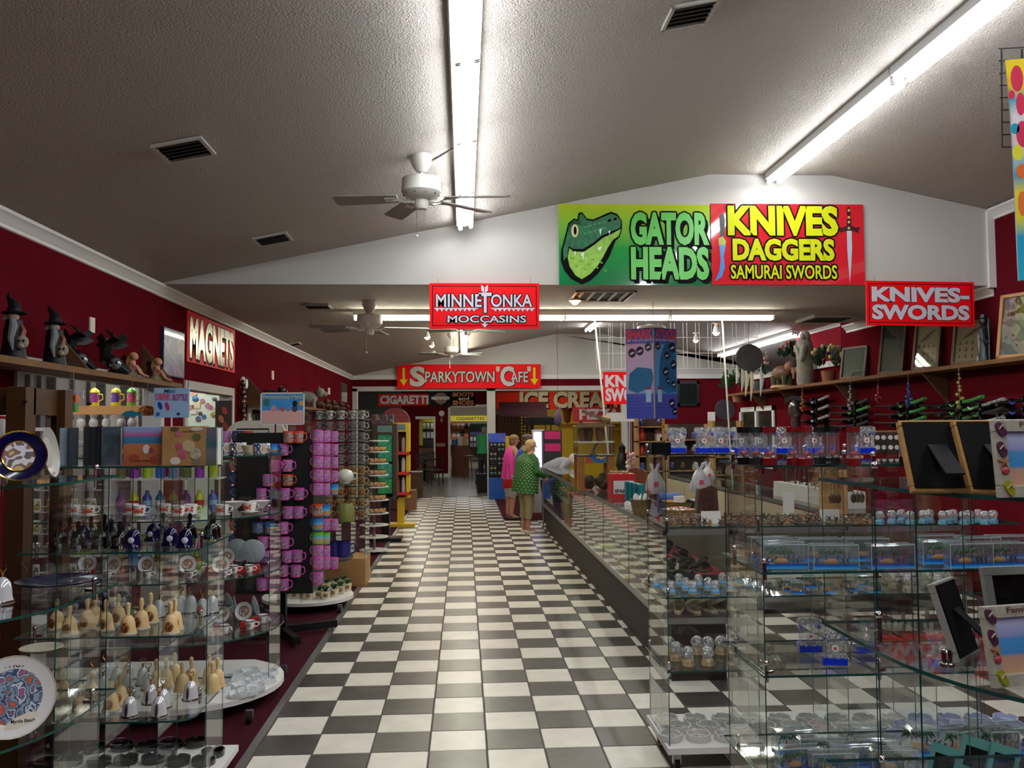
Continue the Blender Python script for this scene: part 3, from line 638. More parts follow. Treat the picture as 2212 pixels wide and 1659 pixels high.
def display(name, label, poly, zs, panels, clips, base=None, legs=None):
    root = thing(name, label, 'display unit', (poly[0][0], poly[0][1], 0)); ox, oy = poly[0]
    L = [(x-ox, y-oy) for x, y in poly]
    for z in zs:
        m = MB(); m.prism(L, z-.008, z, GL, side=GLE); obj('shelf', m, root)
    ze = sorted(zs)
    zz = ([base[1]] if base else [0])+ze
    for (x0, y0, x1, y1) in panels:
        for a, b in zip(zz[:-1], zz[1:]):
            m = MB(); pane(m, x0-ox, y0-oy, x1-ox, y1-oy, a+.001, b-.010); obj('upright', m, root)
    for (x, y, a) in clips:
        for z in ze: obj('clip', CLIPM, root, (x-ox, y-oy, z), (0, 0, a))
    if base:
        bp, bz, mat = base
        m = MB(); m.prism([(x-ox, y-oy) for x, y in bp], bz-.03, bz, mat); b_ = obj('base_board', m, root)
        xs = [x for x, y in bp]; ys = [y for x, y in bp]
        for x in (min(xs)+.06, max(xs)-.08):
            for y in (min(ys)+.08, max(ys)-.06):
                m = MB(); m.cyl((x-ox-.012, y-oy, .03), (x-ox+.012, y-oy, .03), .03, BLACK, 10); m.bx(x-ox-.02, x-ox+.02, y-oy-.015, y-oy+.015, .03, bz-.03, STEEL); obj('caster', m, root)
    return root
ZL = [.465, .82, 1.175, 1.54]
P0 = [(-2.35, 2.24), (-1.76, 2.24)]+arc(-1.76, 2.82, .58, -88, 0)+[(-1.18, 3.1), (-2.35, 3.1)]
display('glass_display', 'rounded glass shelf unit at the left edge holding collector plates', P0, [.82, 1.175, 1.54], [(-2.3, 2.9, -1.25, 2.9), (-1.55, 2.4, -1.55, 2.88), (-1.95, 2.4, -1.95, 2.88), (-1.23, 2.75, -1.23, 3.08)], [(-1.3, 2.55, 2.2), (-1.2, 2.95, 3)], ([(-2.35, 2.3), (-1.3, 2.4), (-1.2, 3.1), (-2.35, 3.1)], .13, DWOOD))
P1 = [(-1.9, 3.86), (-1.26, 3.86)]+arc(-1.24, 3.94, .08, -90, 0, 5)+[(-1.16, 4.52), (-1.9, 4.52)]
display('glass_display', 'square cornered glass shelf unit with albums, navy bells and wooden bells', P1, ZL, [(-1.86, 3.92, -1.86, 4.46), (-1.54, 3.92, -1.54, 4.2), (-1.42, 4.22, -1.42, 4.5), (-1.84, 4.21, -1.2, 4.21), (-1.2, 4.22, -1.2, 4.5)], [(-1.83, 3.9, 0), (-1.52, 4.19, 1), (-1.22, 4.19, 2), (-1.22, 4.48, 2)], ([(-1.9, 3.86), (-1.14, 3.86), (-1.14, 4.58), (-1.9, 4.58)], .11, WHITE))
P2 = [(-2.45, 5.15), (-1.76, 5.15)]+arc(-1.76, 5.75, .6, -88, 38)+[(-1.45, 6.25), (-2.45, 6.25)]
display('glass_display', 'round ended glass shelf unit with crab cups and mounted plates', P2, ZL, [(-2.4, 5.7, -1.25, 5.7), (-1.7, 5.25, -1.7, 5.68), (-2.1, 5.25, -2.1, 5.68), (-1.24, 5.72, -1.24, 6.05)], [(-1.4, 5.4, 2.4), (-1.24, 5.68, 3)], (P2, .11, WHITE))
P3 = arc(-1.5, 8.62, .43, 0, 352, 28)
display('glass_display', 'round glass tower with a white base behind the black mug rack', P3, ZL, [(-1.88, 8.62, -1.12, 8.62), (-1.5, 8.24, -1.5, 8.6), (-1.5, 8.64, -1.5, 9.0)], [(-1.48, 8.6, .7)], (P3, .11, WHITE))
# ================================================================ KINDS OF WARES
def band_shell(r0, r1, z0, z1, mat, a0=-2.6, a1=-.5, mb=None):
    mb = mb or MB(); return mb.lathe([(r0, z0), (r1, z1)], mat, 8, a0=a0, a1=a1)
def mug_kind(col, art, name='mug', rough=.3, h=.095, r=.041, rim=None):
    a = MB(); a.lathe([(0,0),(r*.92,0),(r,.008),(r,h),(r-.004,h),(r-.004,.01),(0,.01)], pm(col, rough, coat=.2), 16)
    b = MB(); b.tube([(r-.003,0,h*.82),(r+.024,0,h*.82),(r+.032,0,h*.6),(r+.03,0,h*.38),(r+.018,0,h*.24),(r-.003,0,h*.22)], .0052, pm(rim or col, rough, coat=.2), 6)
    ps = [('body', a), ('handle', b)]
    if art: ps.append(('print', MB().lathe([(r+.0008, h*.14), (r+.0008, h*.86)], art, 16)))
    if rim: ps.append(('rim', MB().lathe([(r+.0012, h*.87), (r+.0016, h*1.0), (r-.005, h*1.005)], pm(rim, rough), 16)))
    return Kind(name, 'mug', ps)
ART_P = blotch(['#d25bb2', '#8d88a4', '#cc6ab6', '#5f6a84', '#c25aa4', '#e0b83a'], 42)
PINK = mug_kind('#d25bb2', ART_P, 'character_mug'); ORNG = mug_kind('#c8502a', blotch(['#3b3b44', '#8ab7c4', '#b07a54', '#c8502a'], 60), 'character_mug', rim='#d8441f')
NAVM = mug_kind('#1d2556', blotch(['#20242c', '#8f9ea6', '#4a555e', '#2f66a8'], 60), 'character_mug', rim='#1c2a8c')
BLUM = mug_kind('#3a86c8', grad([(0, '#b98a5e'), (.45, '#a87448'), (.5, '#57b0dc'), (.75, '#2f86c8'), (1, '#2a4fa8')], 'Z', 0, .095), 'character_mug', rim='#2a6ab8')
GRNM = mug_kind('#6cae34', grad([(0, '#6cae34'), (.3, '#b98a5e'), (.6, '#5ab4c4'), (.8, '#6cae34'), (1, '#5aa82a')], 'Z', 0, .095), 'character_mug', rim='#5cb02e')
# black mug rack
def mug_rack():
    root = thing('mug_rack', 'black floor rack hung with pink personalized mugs', 'rack', (-1.5, 7.4, 0))
    m = MB(); m.bx(-.30, .30, -.30, .30, .40, 1.67, pm('#060607', .45)); obj('body', m, root)
    m = MB(); m.bx(-.035, .035, -.035, .035, .06, .42, BLACK); obj('pole', m, root)
    for a in (.45, .45+pi/2, .45+pi, .45-pi/2):
        m = MB(); m.bx(.02, .46, -.03, .03, .03, .085, BLACK, M=Matrix.Rotation(a, 4, 'Z')); m.cyl((.43*cos(a), .43*sin(a), 0), (.43*cos(a), .43*sin(a), .03), .015, STEEL, 8); obj('leg', m, root)
    m = MB(); m.tube([(-.30,-.31,1.66),(-.30,-.31,1.70),(-.05,-.31,1.70),(-.05,-.31,1.66)], .006, BLACK, 6); obj('wire_rail', m, root)
    m = MB(); m.tube([(.0,-.3,1.66),(.0,-.3,1.74)], .006, CHROME, 6); obj('sign_stem', m, root)
    return root
rack = mug_rack()
PEG = MB(); PEG.cyl((0,0,0), (0,.11,0), .003, BLACK, 5); PEGM = PEG.mesh('peg')
rows = [[(623,'o'),(643,'o')], [(590,'b'),(611,'p')], [(592,'p'),(619,'p')], [(579,'p'),(620,'o')], [(565,'p'),(590,'n'),(615,'p'),(645,'p')], [(572,'p'),(590,'p'),(622,'p'),(643,'p')], [(557,'n'),(583,'b'),(612,'p')], [(568,'p'),(590,'p'),(614,'p')], [(572,'p'),(590,'p'),(620,'p'),(641,'p')], [(582,'p'),(611,'p'),(639,'p')], [(566,'p'),(586,'p'),(612,'p')]]
ys = [944, 971, 1006, 1037, 1067, 1107, 1140, 1172, 1202, 1233, 1262]
KM = {'p': (PINK, 'pink'), 'o': (ORNG, 'orange rimmed'), 'b': (BLUM, 'blue and sandy'), 'n': (NAVM, 'navy'), 'g': (GRNM, 'green')}
for r_, (y, row) in enumerate(zip(ys, rows)):
    for k, (x, c) in enumerate(row):
        p = pY(x, y+13, 7.03); K, cn = KM[c]
        K.put((p.x, 7.03+(k % 2)*.02, p.z), '%s plastic mug, %s in the %s row down on the rack front' % (cn, ORD[k], ORD[r_]), rz=-.3+.1*(k % 3), group='mugs hung on the black rack', sc=.98)
        obj('peg', PEGM, rack, (p.x+1.5, -.42, p.z+.06))
rr = [(942,'ppp'),(970,'ppp'),(998,'ppp'),(1027,'ppp'),(1056,'ppb'),(1102,'ob'),(1132,'bpp'),(1162,'gg'),(1190,'pp'),(1215,'ppp'),(1248,'p')]
for r_, (y, row) in enumerate(rr):
    for k, c in enumerate(row):
        p = pX((686, 702, 720)[k], y+13, -1.135+.01*k); K, cn = KM[c]
        K.put((p.x, p.y, p.z), '%s plastic mug, %s in the %s row down on the rack aisle side' % (cn, ORD[k], ORD[r_]), rz=2.6, group='mugs hung on the black rack', sc=.98)
lr = [(943, ((487,'p'),(513,'n'),(535,'o'))), (1003, ((508,'o'),(530,'n'))), (1032, ((508,'n'),(531,'n'))), (1062, ((508,'n'),(531,'n'))), (1132, ((508,'o'),(528,'o'))), (1165, ((507,'n'),(528,'n'))), (1262, ((528,'n'),(552,'b')))]
for r_, (y, row) in enumerate(lr):
    for k, (x, c) in enumerate(row):
        p = pY(x, y+13, 7.2); K, cn = KM[c]
        K.put((p.x, 7.2, p.z), '%s mug, %s in the %s row down at the rack far side' % (cn, ORD[k], ORD[r_]), rz=-2.0, group='mugs hung on the black rack', sc=.98)
# personalized mugs sign on the rack
def pmug(root, w_, h_, yf):
    m = MB(); m.bx(-w_*.46, w_*.46, yf-.001, yf, -h_*.45, -h_*.05, pm('#d8a9a0', .4)); obj('sand', m, root)
    for (x, z, r, c) in ((-.36, .2, .09, '#2f6a5c'), (.43, .17, .06, '#e0a93a'), (-.2, .0, .08, '#c98a86'), (0, -.02, .05, '#c83a34'), (.28, .0, .08, '#4a3f48'), (.28, .16, .07, '#15151a'), (.13, -.03, .05, '#7a86a0')):
        m = MB(); m.prism(ell(x*w_, z*h_, r*w_*.8, r*w_, 12), 0, .002, pm(c, .4), M=Matrix.Translation((0, yf-.001, 0)) @ RX90); obj('picture', m, root)
    m = MB()
    for (a, b, c, d) in ((-.5,.5,.46,.5),(-.5,.5,-.5,-.46),(-.5,-.47,-.5,.5),(.47,.5,-.5,.5)): m.bx(a*w_, b*w_, yf-.003, yf, c*h_, d*h_, WHITE)
    obj('frame', m, root)
sign('mug_sign', 'blue beach sign reading personalized mugs on top of the mug rack', (563, 848, 658, 918), 7.15, pm('#3f8fd0', .3, coat=.3), [('Personalized Mugs', .5, .15, .9, .15, pm('#c4c48a', .4), .02)], extra=pmug)
m = MB(); m.bx(-.27, .27, -.02, .02, 0, .23, pm('#d8cdb8', .5)); m.lathe([(0,0),(.27,0)], pm('#d8cdb8', .5), 16)
mb = MB(); mb.prism([(-.27, 0), (.27, 0), (.27, .1)]+arc(.14, .1, .13, 0, 90, 6)+arc(-.1, .06, .17, 90, 180, 6), -.02, .02, pm('#d8cdb8', .5), M=RX90)
p = pY(552, 935, 8.0); one('header_board', mb, 'cream rounded header board behind the mug sign', 'board', (p.x, 8.0, p.z-.12))
# ---------------------------------------------------------------- bells
WB = pm('#d8bb84', .45, c2='#cbab72', ns=12); GLB = acrylic((60, .5), .30, .18)
def bell_prof(h, r): return [(r,0),(r*.94,.01*h/.1),(r*.84,.25*h),(r*.78,.55*h),(r*.66,.78*h),(r*.4,.93*h),(.006,h)]
def ring(r, z, mat, w_=.002): return MB().lathe([(r, z-w_), (r+w_, z), (r, z+w_)], mat, 16)
def bell(name, mat, hmat, h=.085, r=.037, hh=.05, art=None, ringm=None, wood=False, pw=.46, ph=.27):
    a = MB(); a.lathe(bell_prof(h, r)+[(0,h)], mat, 18)
    b = MB()
    if wood: b.lathe([(0,h-.003),(.0085,h),(.007,h+.01),(.0105,h+hh*.5),(.009,h+hh*.85),(0,h+hh)], hmat, 10)
    else:
        b.lathe([(0,h),(.006,h),(.004,h+.008),(.007,h+.014),(0,h+.016)], hmat, 8)
        b.tube([(.0,0,h+.014),(.012,0,h+.026),(.010,0,h+.04),(0,0,h+.034),(-.010,0,h+.04),(-.012,0,h+.026),(0,0,h+.014)], .0022, hmat, 5)
    ps = [('bell', a), ('handle', b)]
    if art: ps.append(('print', MB().ball((0,0,0), (pw*r, .0055, ph*h), art, 12, 8, M=rotm(rx=-.13, rz=0, t=(0, -r*.80, .40*h)))))
    if ringm: ps.append(('rim', MB().lathe([(r*1.0,-.0), (r*1.04,.004), (r*.98,.010)], ringm, 18)))
    return Kind(name, 'bell', ps)
BROWN = blotch(['#6b3d1a', '#a0672c', '#7a4a20', '#3a2412'], 90)
KWB = bell('wooden_bell', WB, WB, .082, .038, .055, BROWN, GLB, True); KWP = bell('wooden_bell', WB, WB, .082, .038, .055, None, None, True)
KGB = bell('glass_bell', GLB, GOLD, .085, .034, art=None, ringm=CHROME); KGR = bell('glass_bell', GLB, GOLD, .085, .034, art=blotch(['#b2603a', '#4a4a40', '#d07a3a'], 60), ringm=CHROME)
KSB = bell('silver_bell', pm('#dedee2', .1, .25, coat=.5), GOLD, .082, .036, art=pm('#2b2622', .5), ringm=CHROME, pw=.18, ph=.34); KNB = bell('navy_bell', NAVY, CHROME, .082, .039, art=pm('#b8bcc8', .3), ringm=NAVY, pw=.36, ph=.17)
KBB = bell('black_bell', pm('#08080a', .15, spec=.4), pm('#08080a', .2), .075, .038, .045, blotch(['#08080a', '#3a3a3c', '#101012', '#6a6a6a'], 70), None, True)
def row(K, pts, Z, fmt, group, sc=1.0, rz=0, jit=.25):
    n = len(pts)
    for k, q in enumerate(sorted(pts)):
        p = pZ(q[0], q[1], Z); K.put((p.x, p.y, Z+.0005), fmt % ORD[k], rz=rz+random.uniform(-jit, jit), group=group, sc=sc)
row(KNB, [(287,1182),(331,1168),(368,1178),(400,1182),(180,1172),(236,1168)], 1.175, 'navy blue porcelain bell on the shelf below the crab cups, %s from the left', 'navy bells')
row(KBB, [(128,1182),(150,1172),(168,1184),(196,1170),(215,1184),(240,1178),(258,1184),(268,1168),(225,1164),(352,1160),(410,1162),(455,1164),(462,1160)], 1.175, 'black figured hand bell among the navy bells, %s from the left', 'black bells')
row(KWB, [(122,1360),(150,1372),(188,1358),(205,1348),(228,1362),(255,1348),(276,1370),(305,1358),(325,1345),(368,1368),(378,1360)], .82, 'turned wooden bell with a brown print on the middle shelf, %s from the left', 'wooden bells upper row')
row(KGB, [(343,1335),(390,1325),(412,1325),(458,1325)], .82, 'clear glass bell with a gold handle behind wooden bells, %s from the left', 'glass bells upper row')
row(KGR, [(437,1332)], .82, 'clear glass bell painted with an orange flower, the %s of its kind', 'glass bells upper row')
row(KNB, [(172,1322),(220,1315),(268,1308)], .82, 'navy bell at the back of the wooden bell shelf, %s from the left', 'navy bells')
row(KWB, [(115,1512),(136,1508),(172,1545),(198,1515),(240,1535),(258,1520)], .465, 'wooden bell with a brown print on the lowest glass shelf, %s from the left', 'wooden bells lower row')
row(KWP, [(337,1485),(358,1482),(377,1470),(393,1492),(413,1480),(452,1475),(459,1492),(470,1482)], .465, 'plain turned wooden bell on the lowest glass shelf, %s from the left', 'wooden bells lower row')
row(KGB, [(200,1485),(222,1500),(226,1470),(277,1470),(275,1495),(308,1480),(320,1490),(252,1480)], .465, 'frosted clear glass bell on the lowest glass shelf, %s from the left', 'glass bells lower row')
row(KSB, [(280,1548),(325,1520),(343,1548),(352,1530),(412,1512)], .465, 'silver bell with a lighthouse print and gold handle, %s from the left', 'lighthouse bells', sc=1.05)
# ---------------------------------------------------------------- ashtrays
def ashtray(mat, art=None, r=.05, h=.026):
    a = MB(); seg = 24; pr = [(0,0),(r*.97,0),(r,.003),(r,h),(r-.006,h),(r-.008,.007),(0,.006)]
    a.lathe(pr, mat, seg)
    k0 = [i for i, v in enumerate(a.v) if v[2] > h-.001]
    for i in k0:
        ang = math.degrees(math.atan2(a.v[i][1], a.v[i][0])) % 120
        if ang < 8 or ang > 112: a.v[i] = (a.v[i][0], a.v[i][1], h-.008)
    ps = [('dish', a)]
    if art: ps.append(('print', MB().lathe([(0,.0075),(r*.62,.0075)], art, 14)))
    return Kind('ashtray', 'ashtray', ps)
ABK = ashtray(pm('#111112', .2, coat=.5)); AWH = ashtray(pm('#e9ecec', .12, coat=.4)); 
row(ABK, [(152,1650),(206,1622),(214,1652),(265,1618),(272,1648),(318,1618),(332,1645),(370,1615),(357,1632),(422,1610),(385,1650),(460,1632),(440,1650)], .11, 'black glass ashtray on the white floor board, %s from the left', 'black ashtrays', sc=1.12)
row(AWH, [(485,1470),(505,1462),(520,1486),(540,1455),(548,1476),(515,1505),(478,1492),(562,1468),(575,1475),(552,1492),(535,1500),(580,1458)], .11, 'white porcelain ashtray on the round white base, %s from the left', 'white ashtrays on the left', sc=1.2)
# ---------------------------------------------------------------- crab cups, plates
CRAB = pm('#c9421c', .4)
def cup_kind(art, name='cup', sauc=True, r=.04, h=.062, band=None):
    a = MB(); a.lathe([(0,0),(r*.68,0),(r*.8,.006),(r*.95,h*.6),(r,h),(r-.003,h),(r*.85,h*.5),(r*.6,.008),(0,.007)], PORC, 16)
    b = MB(); b.tube([(r*.9,0,h*.8),(r+.02,0,h*.8),(r+.024,0,h*.55),(r+.014,0,h*.3),(r*.85,0,h*.28)], .0038, PORC, 6)
    ps = [('bowl', a), ('handle', b)]
    if art:
        c = MB(); y = -r*.99
        if art is CRAB:
            for (x, z, rx, rz_) in ((0, .030, .020, .012), (-.021, .042, .008, .008), (.021, .042, .008, .008)): c.ball((x, -r*.80-(.008 if x == 0 else .001), z), (rx, .004, rz_), CRAB, 8, 6)
            for s_ in (-1, 1):
                for q in (.014, .02, .026): c.tube([(s_*.014, -r*.86, .028), (s_*(.02+q*.3), -r*.80, q)], .002, CRAB, 4)
        else: c.ball((0, -r*.86, h*.5), (.014, .006, .014), art, 8, 6)
        ps.append(('print', c))
    if band: ps.append(('band', MB().lathe([(r*.985+.001, h*.86), (r+.001, h*.97)], band, 16)))
    if sauc: ps.append(('saucer', MB().lathe([(0,-.008),(.03,-.008),(.055,.0),(.06,.003),(.055,.002),(.03,-.004),(0,-.004)], PORC, 18)))
    return Kind(name, 'cup', ps)
KC = cup_kind(CRAB, 'crab_cup'); KT = cup_kind(pm('#8a7a68', .5), 'souvenir_cup', False, .026, .045, BLACK)
row(KC, [(158,1112),(190,1114),(285,1110),(300,1114),(355,1110),(385,1114),(412,1111),(480,1112),(540,1106)], 1.183, 'white cup and saucer with a red crab, %s from the left', 'crab cups', rz=0, jit=.4)
BOWL = MB(); BOWL.lathe([(0,0),(.02,0),(.03,.01),(.07,.045),(.068,.045),(.028,.014),(0,.012)], PORC, 18); KBW = Kind('bowl', 'bowl', [('bowl', BOWL)])
row(KBW, [(505,1100),(562,1098)], 1.176, 'plain white flared bowl behind the crab cups, %s from the left', 'white bowls', sc=1.1)
def plate_parts(r, rimm, face, edge=None, face_r=.62):
    a = MB(); a.lathe([(0,0),(r*.6,.0),(r,.014),(r,.017),(r*.62,.004),(0,.004)], rimm, 28)
    ps = [('plate', a), ('picture', MB().lathe([(0,.0055),(r*face_r,.006)], face, 24))]
    if edge:
        ps.append(('rim', MB().lathe([(r*.955,.0155),(r*1.004,.018),(r*1.002,.0135)], edge, 28)))
        ps.append(('inner_ring', MB().lathe([(r*face_r,.0065),(r*(face_r+.05),.0085)], edge, 28)))
    return ps
def easel(mat, w_=.1):
    m = MB()
    for sx in (-1, 1):
        m.tube([(sx*w_/2, .05, 0), (sx*w_/2, .02, .015), (sx*w_/2, -.02, .01), (sx*w_/2, -.035, .03)], .005, mat, 5); m.tube([(sx*w_/2, .02, .012), (sx*w_/2*.6, .045, .09)], .005, mat, 5)
    m.tube([(-w_/2, .02, .015), (w_/2, .02, .015)], .004, mat, 5); return m
ACR = glassy((.85,.87,.88), .1, .1)
def stood(name, cat, parts, r, lean=.22, stand=True):
    M = rotm(rx=pi/2-lean, t=(0, -.0, r*1.0*cos(lean)+.012))
    for p in parts: p[1].v = [tuple(M @ Vector(v)) for v in p[1].v]
    if stand: parts.append(('stand', easel(ACR, r*.9)))
    return Kind(name, cat, parts)
KPL = stood('souvenir_plate', 'plate', plate_parts(.055, PORC, blotch(['#e8e4dc', '#c07a4a', '#8a8078', '#e8e4dc'], 60), pm('#2a2a2c', .4), .5), .055)
KPW = stood('white_plate', 'plate', plate_parts(.078, pm('#b8c4cc', .2, coat=.3), pm('#aab8c2', .3), None), .078)
REDH = MB(); REDH.prism([(-.05,-.012),(.05,-.012),(.045,.03),(-.045,.03)], 0, .035, pm('#c2241c', .4)); KRH = Kind('plate_holder', 'holder', [('holder', REDH)])
plpts = [(190,1240),(247,1243),(318,1243),(405,1243),(478,1243),(398,1230),(490,1225)]
row(KPL, plpts, .82, 'small black rimmed souvenir plate on a stand, %s from the left', 'souvenir plates', jit=.3)
row(KPW, [(450,1225),(370,1225),(512,1220),(545,1222)], .82, 'plain white plate seen from behind, %s from the left', 'white plate backs', rz=pi, jit=.3)
row(KT, [(180,1246),(232,1249),(318,1249),(408,1248),(482,1247),(505,1237),(538,1236)], .82, 'small souvenir cup with a black band in front of its plate, %s from left', 'souvenir cups', jit=.5)
row(KRH, [(190,1240),(250,1238),(380,1238),(460,1236),(515,1236),(545,1232)], .82, 'red plate holder under the souvenir plates, %s from the left', 'red plate holders', sc=.9)
row(KPL, [(478,1350),(528,1345)], .465, 'black rimmed souvenir plate on the lower round shelf, %s from the left', 'souvenir plates', jit=.3, sc=1.1)
row(KPW, [(505,1338),(548,1338),(490,1330)], .465, 'white plate turned away on the lower round shelf, %s from the left', 'white plate backs', rz=2.2, jit=.3, sc=.9)
row(KT, [(485,1368),(540,1358),(568,1345)], .465, 'small souvenir cup on the lower round shelf, %s from the left', 'souvenir cups', jit=.6, sc=1.15)
row(KRH, [(480,1362),(535,1355),(555,1345)], .465, 'red plate holder on the lower round shelf, %s from the left', 'red plate holders', sc=.9)
BT = MB(); BT.lathe([(0,0),(.045,0),(.05,.01),(.05,.06),(.047,.06),(.046,.012),(0,.01)], blotch(['#f0efe8', '#2c4f86', '#e8e4dc', '#c9b090'], 25), 18); KBT = Kind('soup_bowl', 'bowl', [('bowl', BT)])
row(KBT, [(487,977),(515,977),(565,980)], 1.541, 'white bowl painted with a blue seascape, %s from the left', 'painted bowls', sc=1.1)
m = MB(); m.lathe([(0,0),(.04,0),(.06,.05),(.058,.05),(.038,.006),(0,.005)], pm('#cfc3a2', .3), 14); p = pZ(540, 978, 1.541); one('flared_dish', m, 'beige flared dish between the painted bowls', 'bowl', p)
# collector plates on the nearest unit
p = pZ(38, 1052, 1.541)
stood('collector_plate', 'plate', plate_parts(.070, NAVY, blotch(['#b89a5a', '#6a4a3a', '#c8c4c8', '#4a3a3a'], 30), GOLD, .56), .070, .18).put((pY(40, 1000, p.y+.05).x, p.y+.05, 1.541), 'navy collector plate with a gold rim and flowers', rz=.55)
p = pZ(95, 1048, 1.541)
stood('collector_plate', 'plate', plate_parts(.075, pm('#9a9690', .3), pm('#8e8a84', .4), None), .075, .15).put((pY(98, 1000, p.y+.16).x, p.y+.16, 1.541), 'grey collector plate standing edge on behind the navy plate', rz=1.72)
m = MB(); m.lathe([(0,0),(.05,0),(.13,.022),(.13,.026),(.05,.006),(0,.005)], NAVY, 28); p = pZ(104, 1290, 1.176); one('serving_dish', m, 'dark navy dish lying flat on the glass shelf', 'dish', (p.x-.02, p.y+.12, 1.186))
m = MB(); m.bx(-.02,.02,-.002,.002,0,.1, ACR); m.tube([(-.02,0,.1),(0,0,.07),(.02,0,.1)], .003, ACR, 5); m.bx(-.04,.04,-.03,.03,0,.004, ACR); p = pZ(42, 1288, 1.176); one('plate_easel', m, 'empty clear acrylic plate easel beside the navy dish', 'easel', (p.x, p.y+.05, 1.176))
p = pZ(42, 1612, .821); KB_ = stood('dolphin_plate', 'plate', plate_parts(.112, PORC, blotch(['#b8527a', '#4a5f7a', '#c8d0d8', '#34425e', '#8a9ab0', '#4f6480', '#c4562a', '#c8627a'], 34), pm('#d9d2c4', .3), .93), .112, .25)
o = KB_.put((pY(28, 1520, p.y+.05).x, p.y+.05, .821), 'large plate painted with leaping dolphins and flowers reading our home', rz=.3)
M = rotm(rx=-.25, t=(0, -.0, .112*cos(.25)+.012)); m = MB(); letters('OUR HOME', -.01, .088, .11, .016, pm('#3a3020', .5), -.009, .02, mb=m); m.v = [tuple(M @ Vector(v)) for v in m.v]; obj('lettering', m, o)
m = MB(); m.prism(ell(.03, -.068, .05, .018, 14, .35), 0, .001, CREAM, M=Matrix.Translation((0,-.009,0)) @ RX90); letters('Myrtle Beach', .03, -.068, .06, .012, BLK, -.0105, .02, mb=m); m.v = [tuple(M @ Vector(v)) for v in m.v]; obj('scroll', m, o)
KSB.put(pZ(-8, 1310, 1.176)+Vector((-.01, .05, 0)), 'gold topped bell at the very left edge of the photo', sc=.95)
m = MB(); m.lathe([(0,0),(.03,0),(.08,.02),(.078,.022),(.03,.004),(0,.004)], pm('#b5b09a', .3), 20); p = pZ(62, 1425, .821); one('shallow_dish', m, 'pale shallow dish behind the nearest glass unit', 'dish', (p.x+.0, p.y+.1, .824))
# ---------------------------------------------------------------- photo albums on top of the square unit
def album(name, label, x0, x1, y0, y1, yaw, cover, depth=.04, deco=None, back=0.0):
    p = pZ((x0+x1)/2, 1006, 1.541); Y = p.y+.04+back
    a, b = pY(x0, (y0+y1)/2, Y), pY(x1, (y0+y1)/2, Y); h = pY(x0, y0, Y).z-1.541; w_ = max(.03, (b.x-a.x)/max(.35, cos(yaw)))
    root = thing(name, label, 'album', ((a.x+b.x)/2, Y, 1.541), (0, 0, yaw), 'photo albums')
    m = MB(); m.cham(-w_/2, w_/2, -depth/2, depth/2-.034, .0, h, cover, .002); m.bx(-w_/2, w_/2, depth/2-.005, depth/2, 0, h, cover); m.bx(-w_/2, -w_/2+.004, -depth/2, depth/2, 0, h, cover); obj('cover', m, root)
    m = MB(); m.bx(-w_/2+.004, w_/2-.004, -depth/2+.006, depth/2-.005, .004, h-.004, CREAM); obj('pages', m, root)
    yf = -depth/2-.001
    for d in (deco or []):
        if d[0] == 't': obj('lettering', letters(d[1], d[2]*w_, d[3]*h, d[4]*w_, d[5]*h, pm(d[6], .5), yf-.001), root)
        else:
            m = MB(); m.prism(ell(d[1]*w_, d[2]*h, d[3]*w_, d[4]*h, 12), 0, .002, pm(d[5], .4, c2=d[6] if len(d) > 6 else None, ns=60), M=Matrix.Translation((0, yf, 0)) @ RX90); obj('picture', m, root)
DSL = pm('#2e3a44', .25, coat=.3); SKY = pm('#8fa6b8', .3)
album('photo_album', 'grey blue album leaning at the end of the album row', 131, 150, 924, 1008, .3, pm('#8a9aa6', .3), .03)
album('photo_album', 'dark slate album turned sideways, near the wooden post', 148, 166, 924, 1008, .5, DSL, .05)
for k in range(3): album('photo_album', 'dark glossy album in the tight middle cluster, %s from the left' % ORD[k], 182+k*14, 196+k*14, 922, 1008, .5, pm('#141c26', .15, coat=.5), .03)
album('photo_album', 'dim slate album half hidden by the beach album', 222, 262, 922, 1008, .15, blotch(['#2f3d44', '#3d4c58', '#54505a'], 12), .03)
album('photo_album', 'sunset beach photo album with lovers on the sand', 270, 352, 922, 1008, .05, grad([(0, '#a05a3c'), (.5, '#b4734a'), (.55, '#2f6f96'), (.68, '#3a7fa8'), (.72, '#b5558a'), (.85, '#8a9ac8'), (1, '#7ab0d8')], 'Z', 0, .18, .25, .3), .04,
      [('e', .1, .42, .09, .12, '#cfcac8'), ('e', .22, .38, .08, .08, '#8a3c34'), ('e', -.2, .2, .14, .1, '#8e4030'), ('e', .3, .15, .1, .1, '#8e3a2c'), ('t', 'Myrtle Beach', .05, .12, .35, .05, '#2a1a10')])
album('photo_album', 'sandy photo album printed with pink and white seashells', 352, 448, 921, 1008, -.05, pm('#b08a58', .4, c2='#a07a4a', ns=14), .04,
      [('e', .12, .5, .14, .15, '#c9b892', '#b8a47c'), ('e', .28, .3, .13, .14, '#c4bca4', '#9a927c'), ('e', -.18, .12, .12, .1, '#d4cec4'), ('e', -.1, .5, .08, .08, '#b8506a'), ('e', -.02, .33, .1, .08, '#c2607c'), ('e', .0, .22, .06, .06, '#b5546e'), ('e', .3, .72, .1, .09, '#5a6438'), ('e', -.1, .8, .08, .07, '#b8647a'), ('e', .3, .1, .1, .07, '#7a7264'), ('e', -.2, .93, .1, .05, '#5a4c40'), ('e', .3, .93, .14, .05, '#cfc8b8'), ('t', 'Myrtle Beach', .1, .86, .22, .04, '#2a1a10')])
album('photo_album', 'pale lighthouse photo album at the right end of the row', 450, 478, 923, 1005, -.6, grad([(0, '#6e8a70'), (.3, '#9aa4b0'), (.5, '#4a8a9a'), (.7, '#8a92a8'), (1, '#9a9ab0')], 'Z', 0, .18, .3), .03)
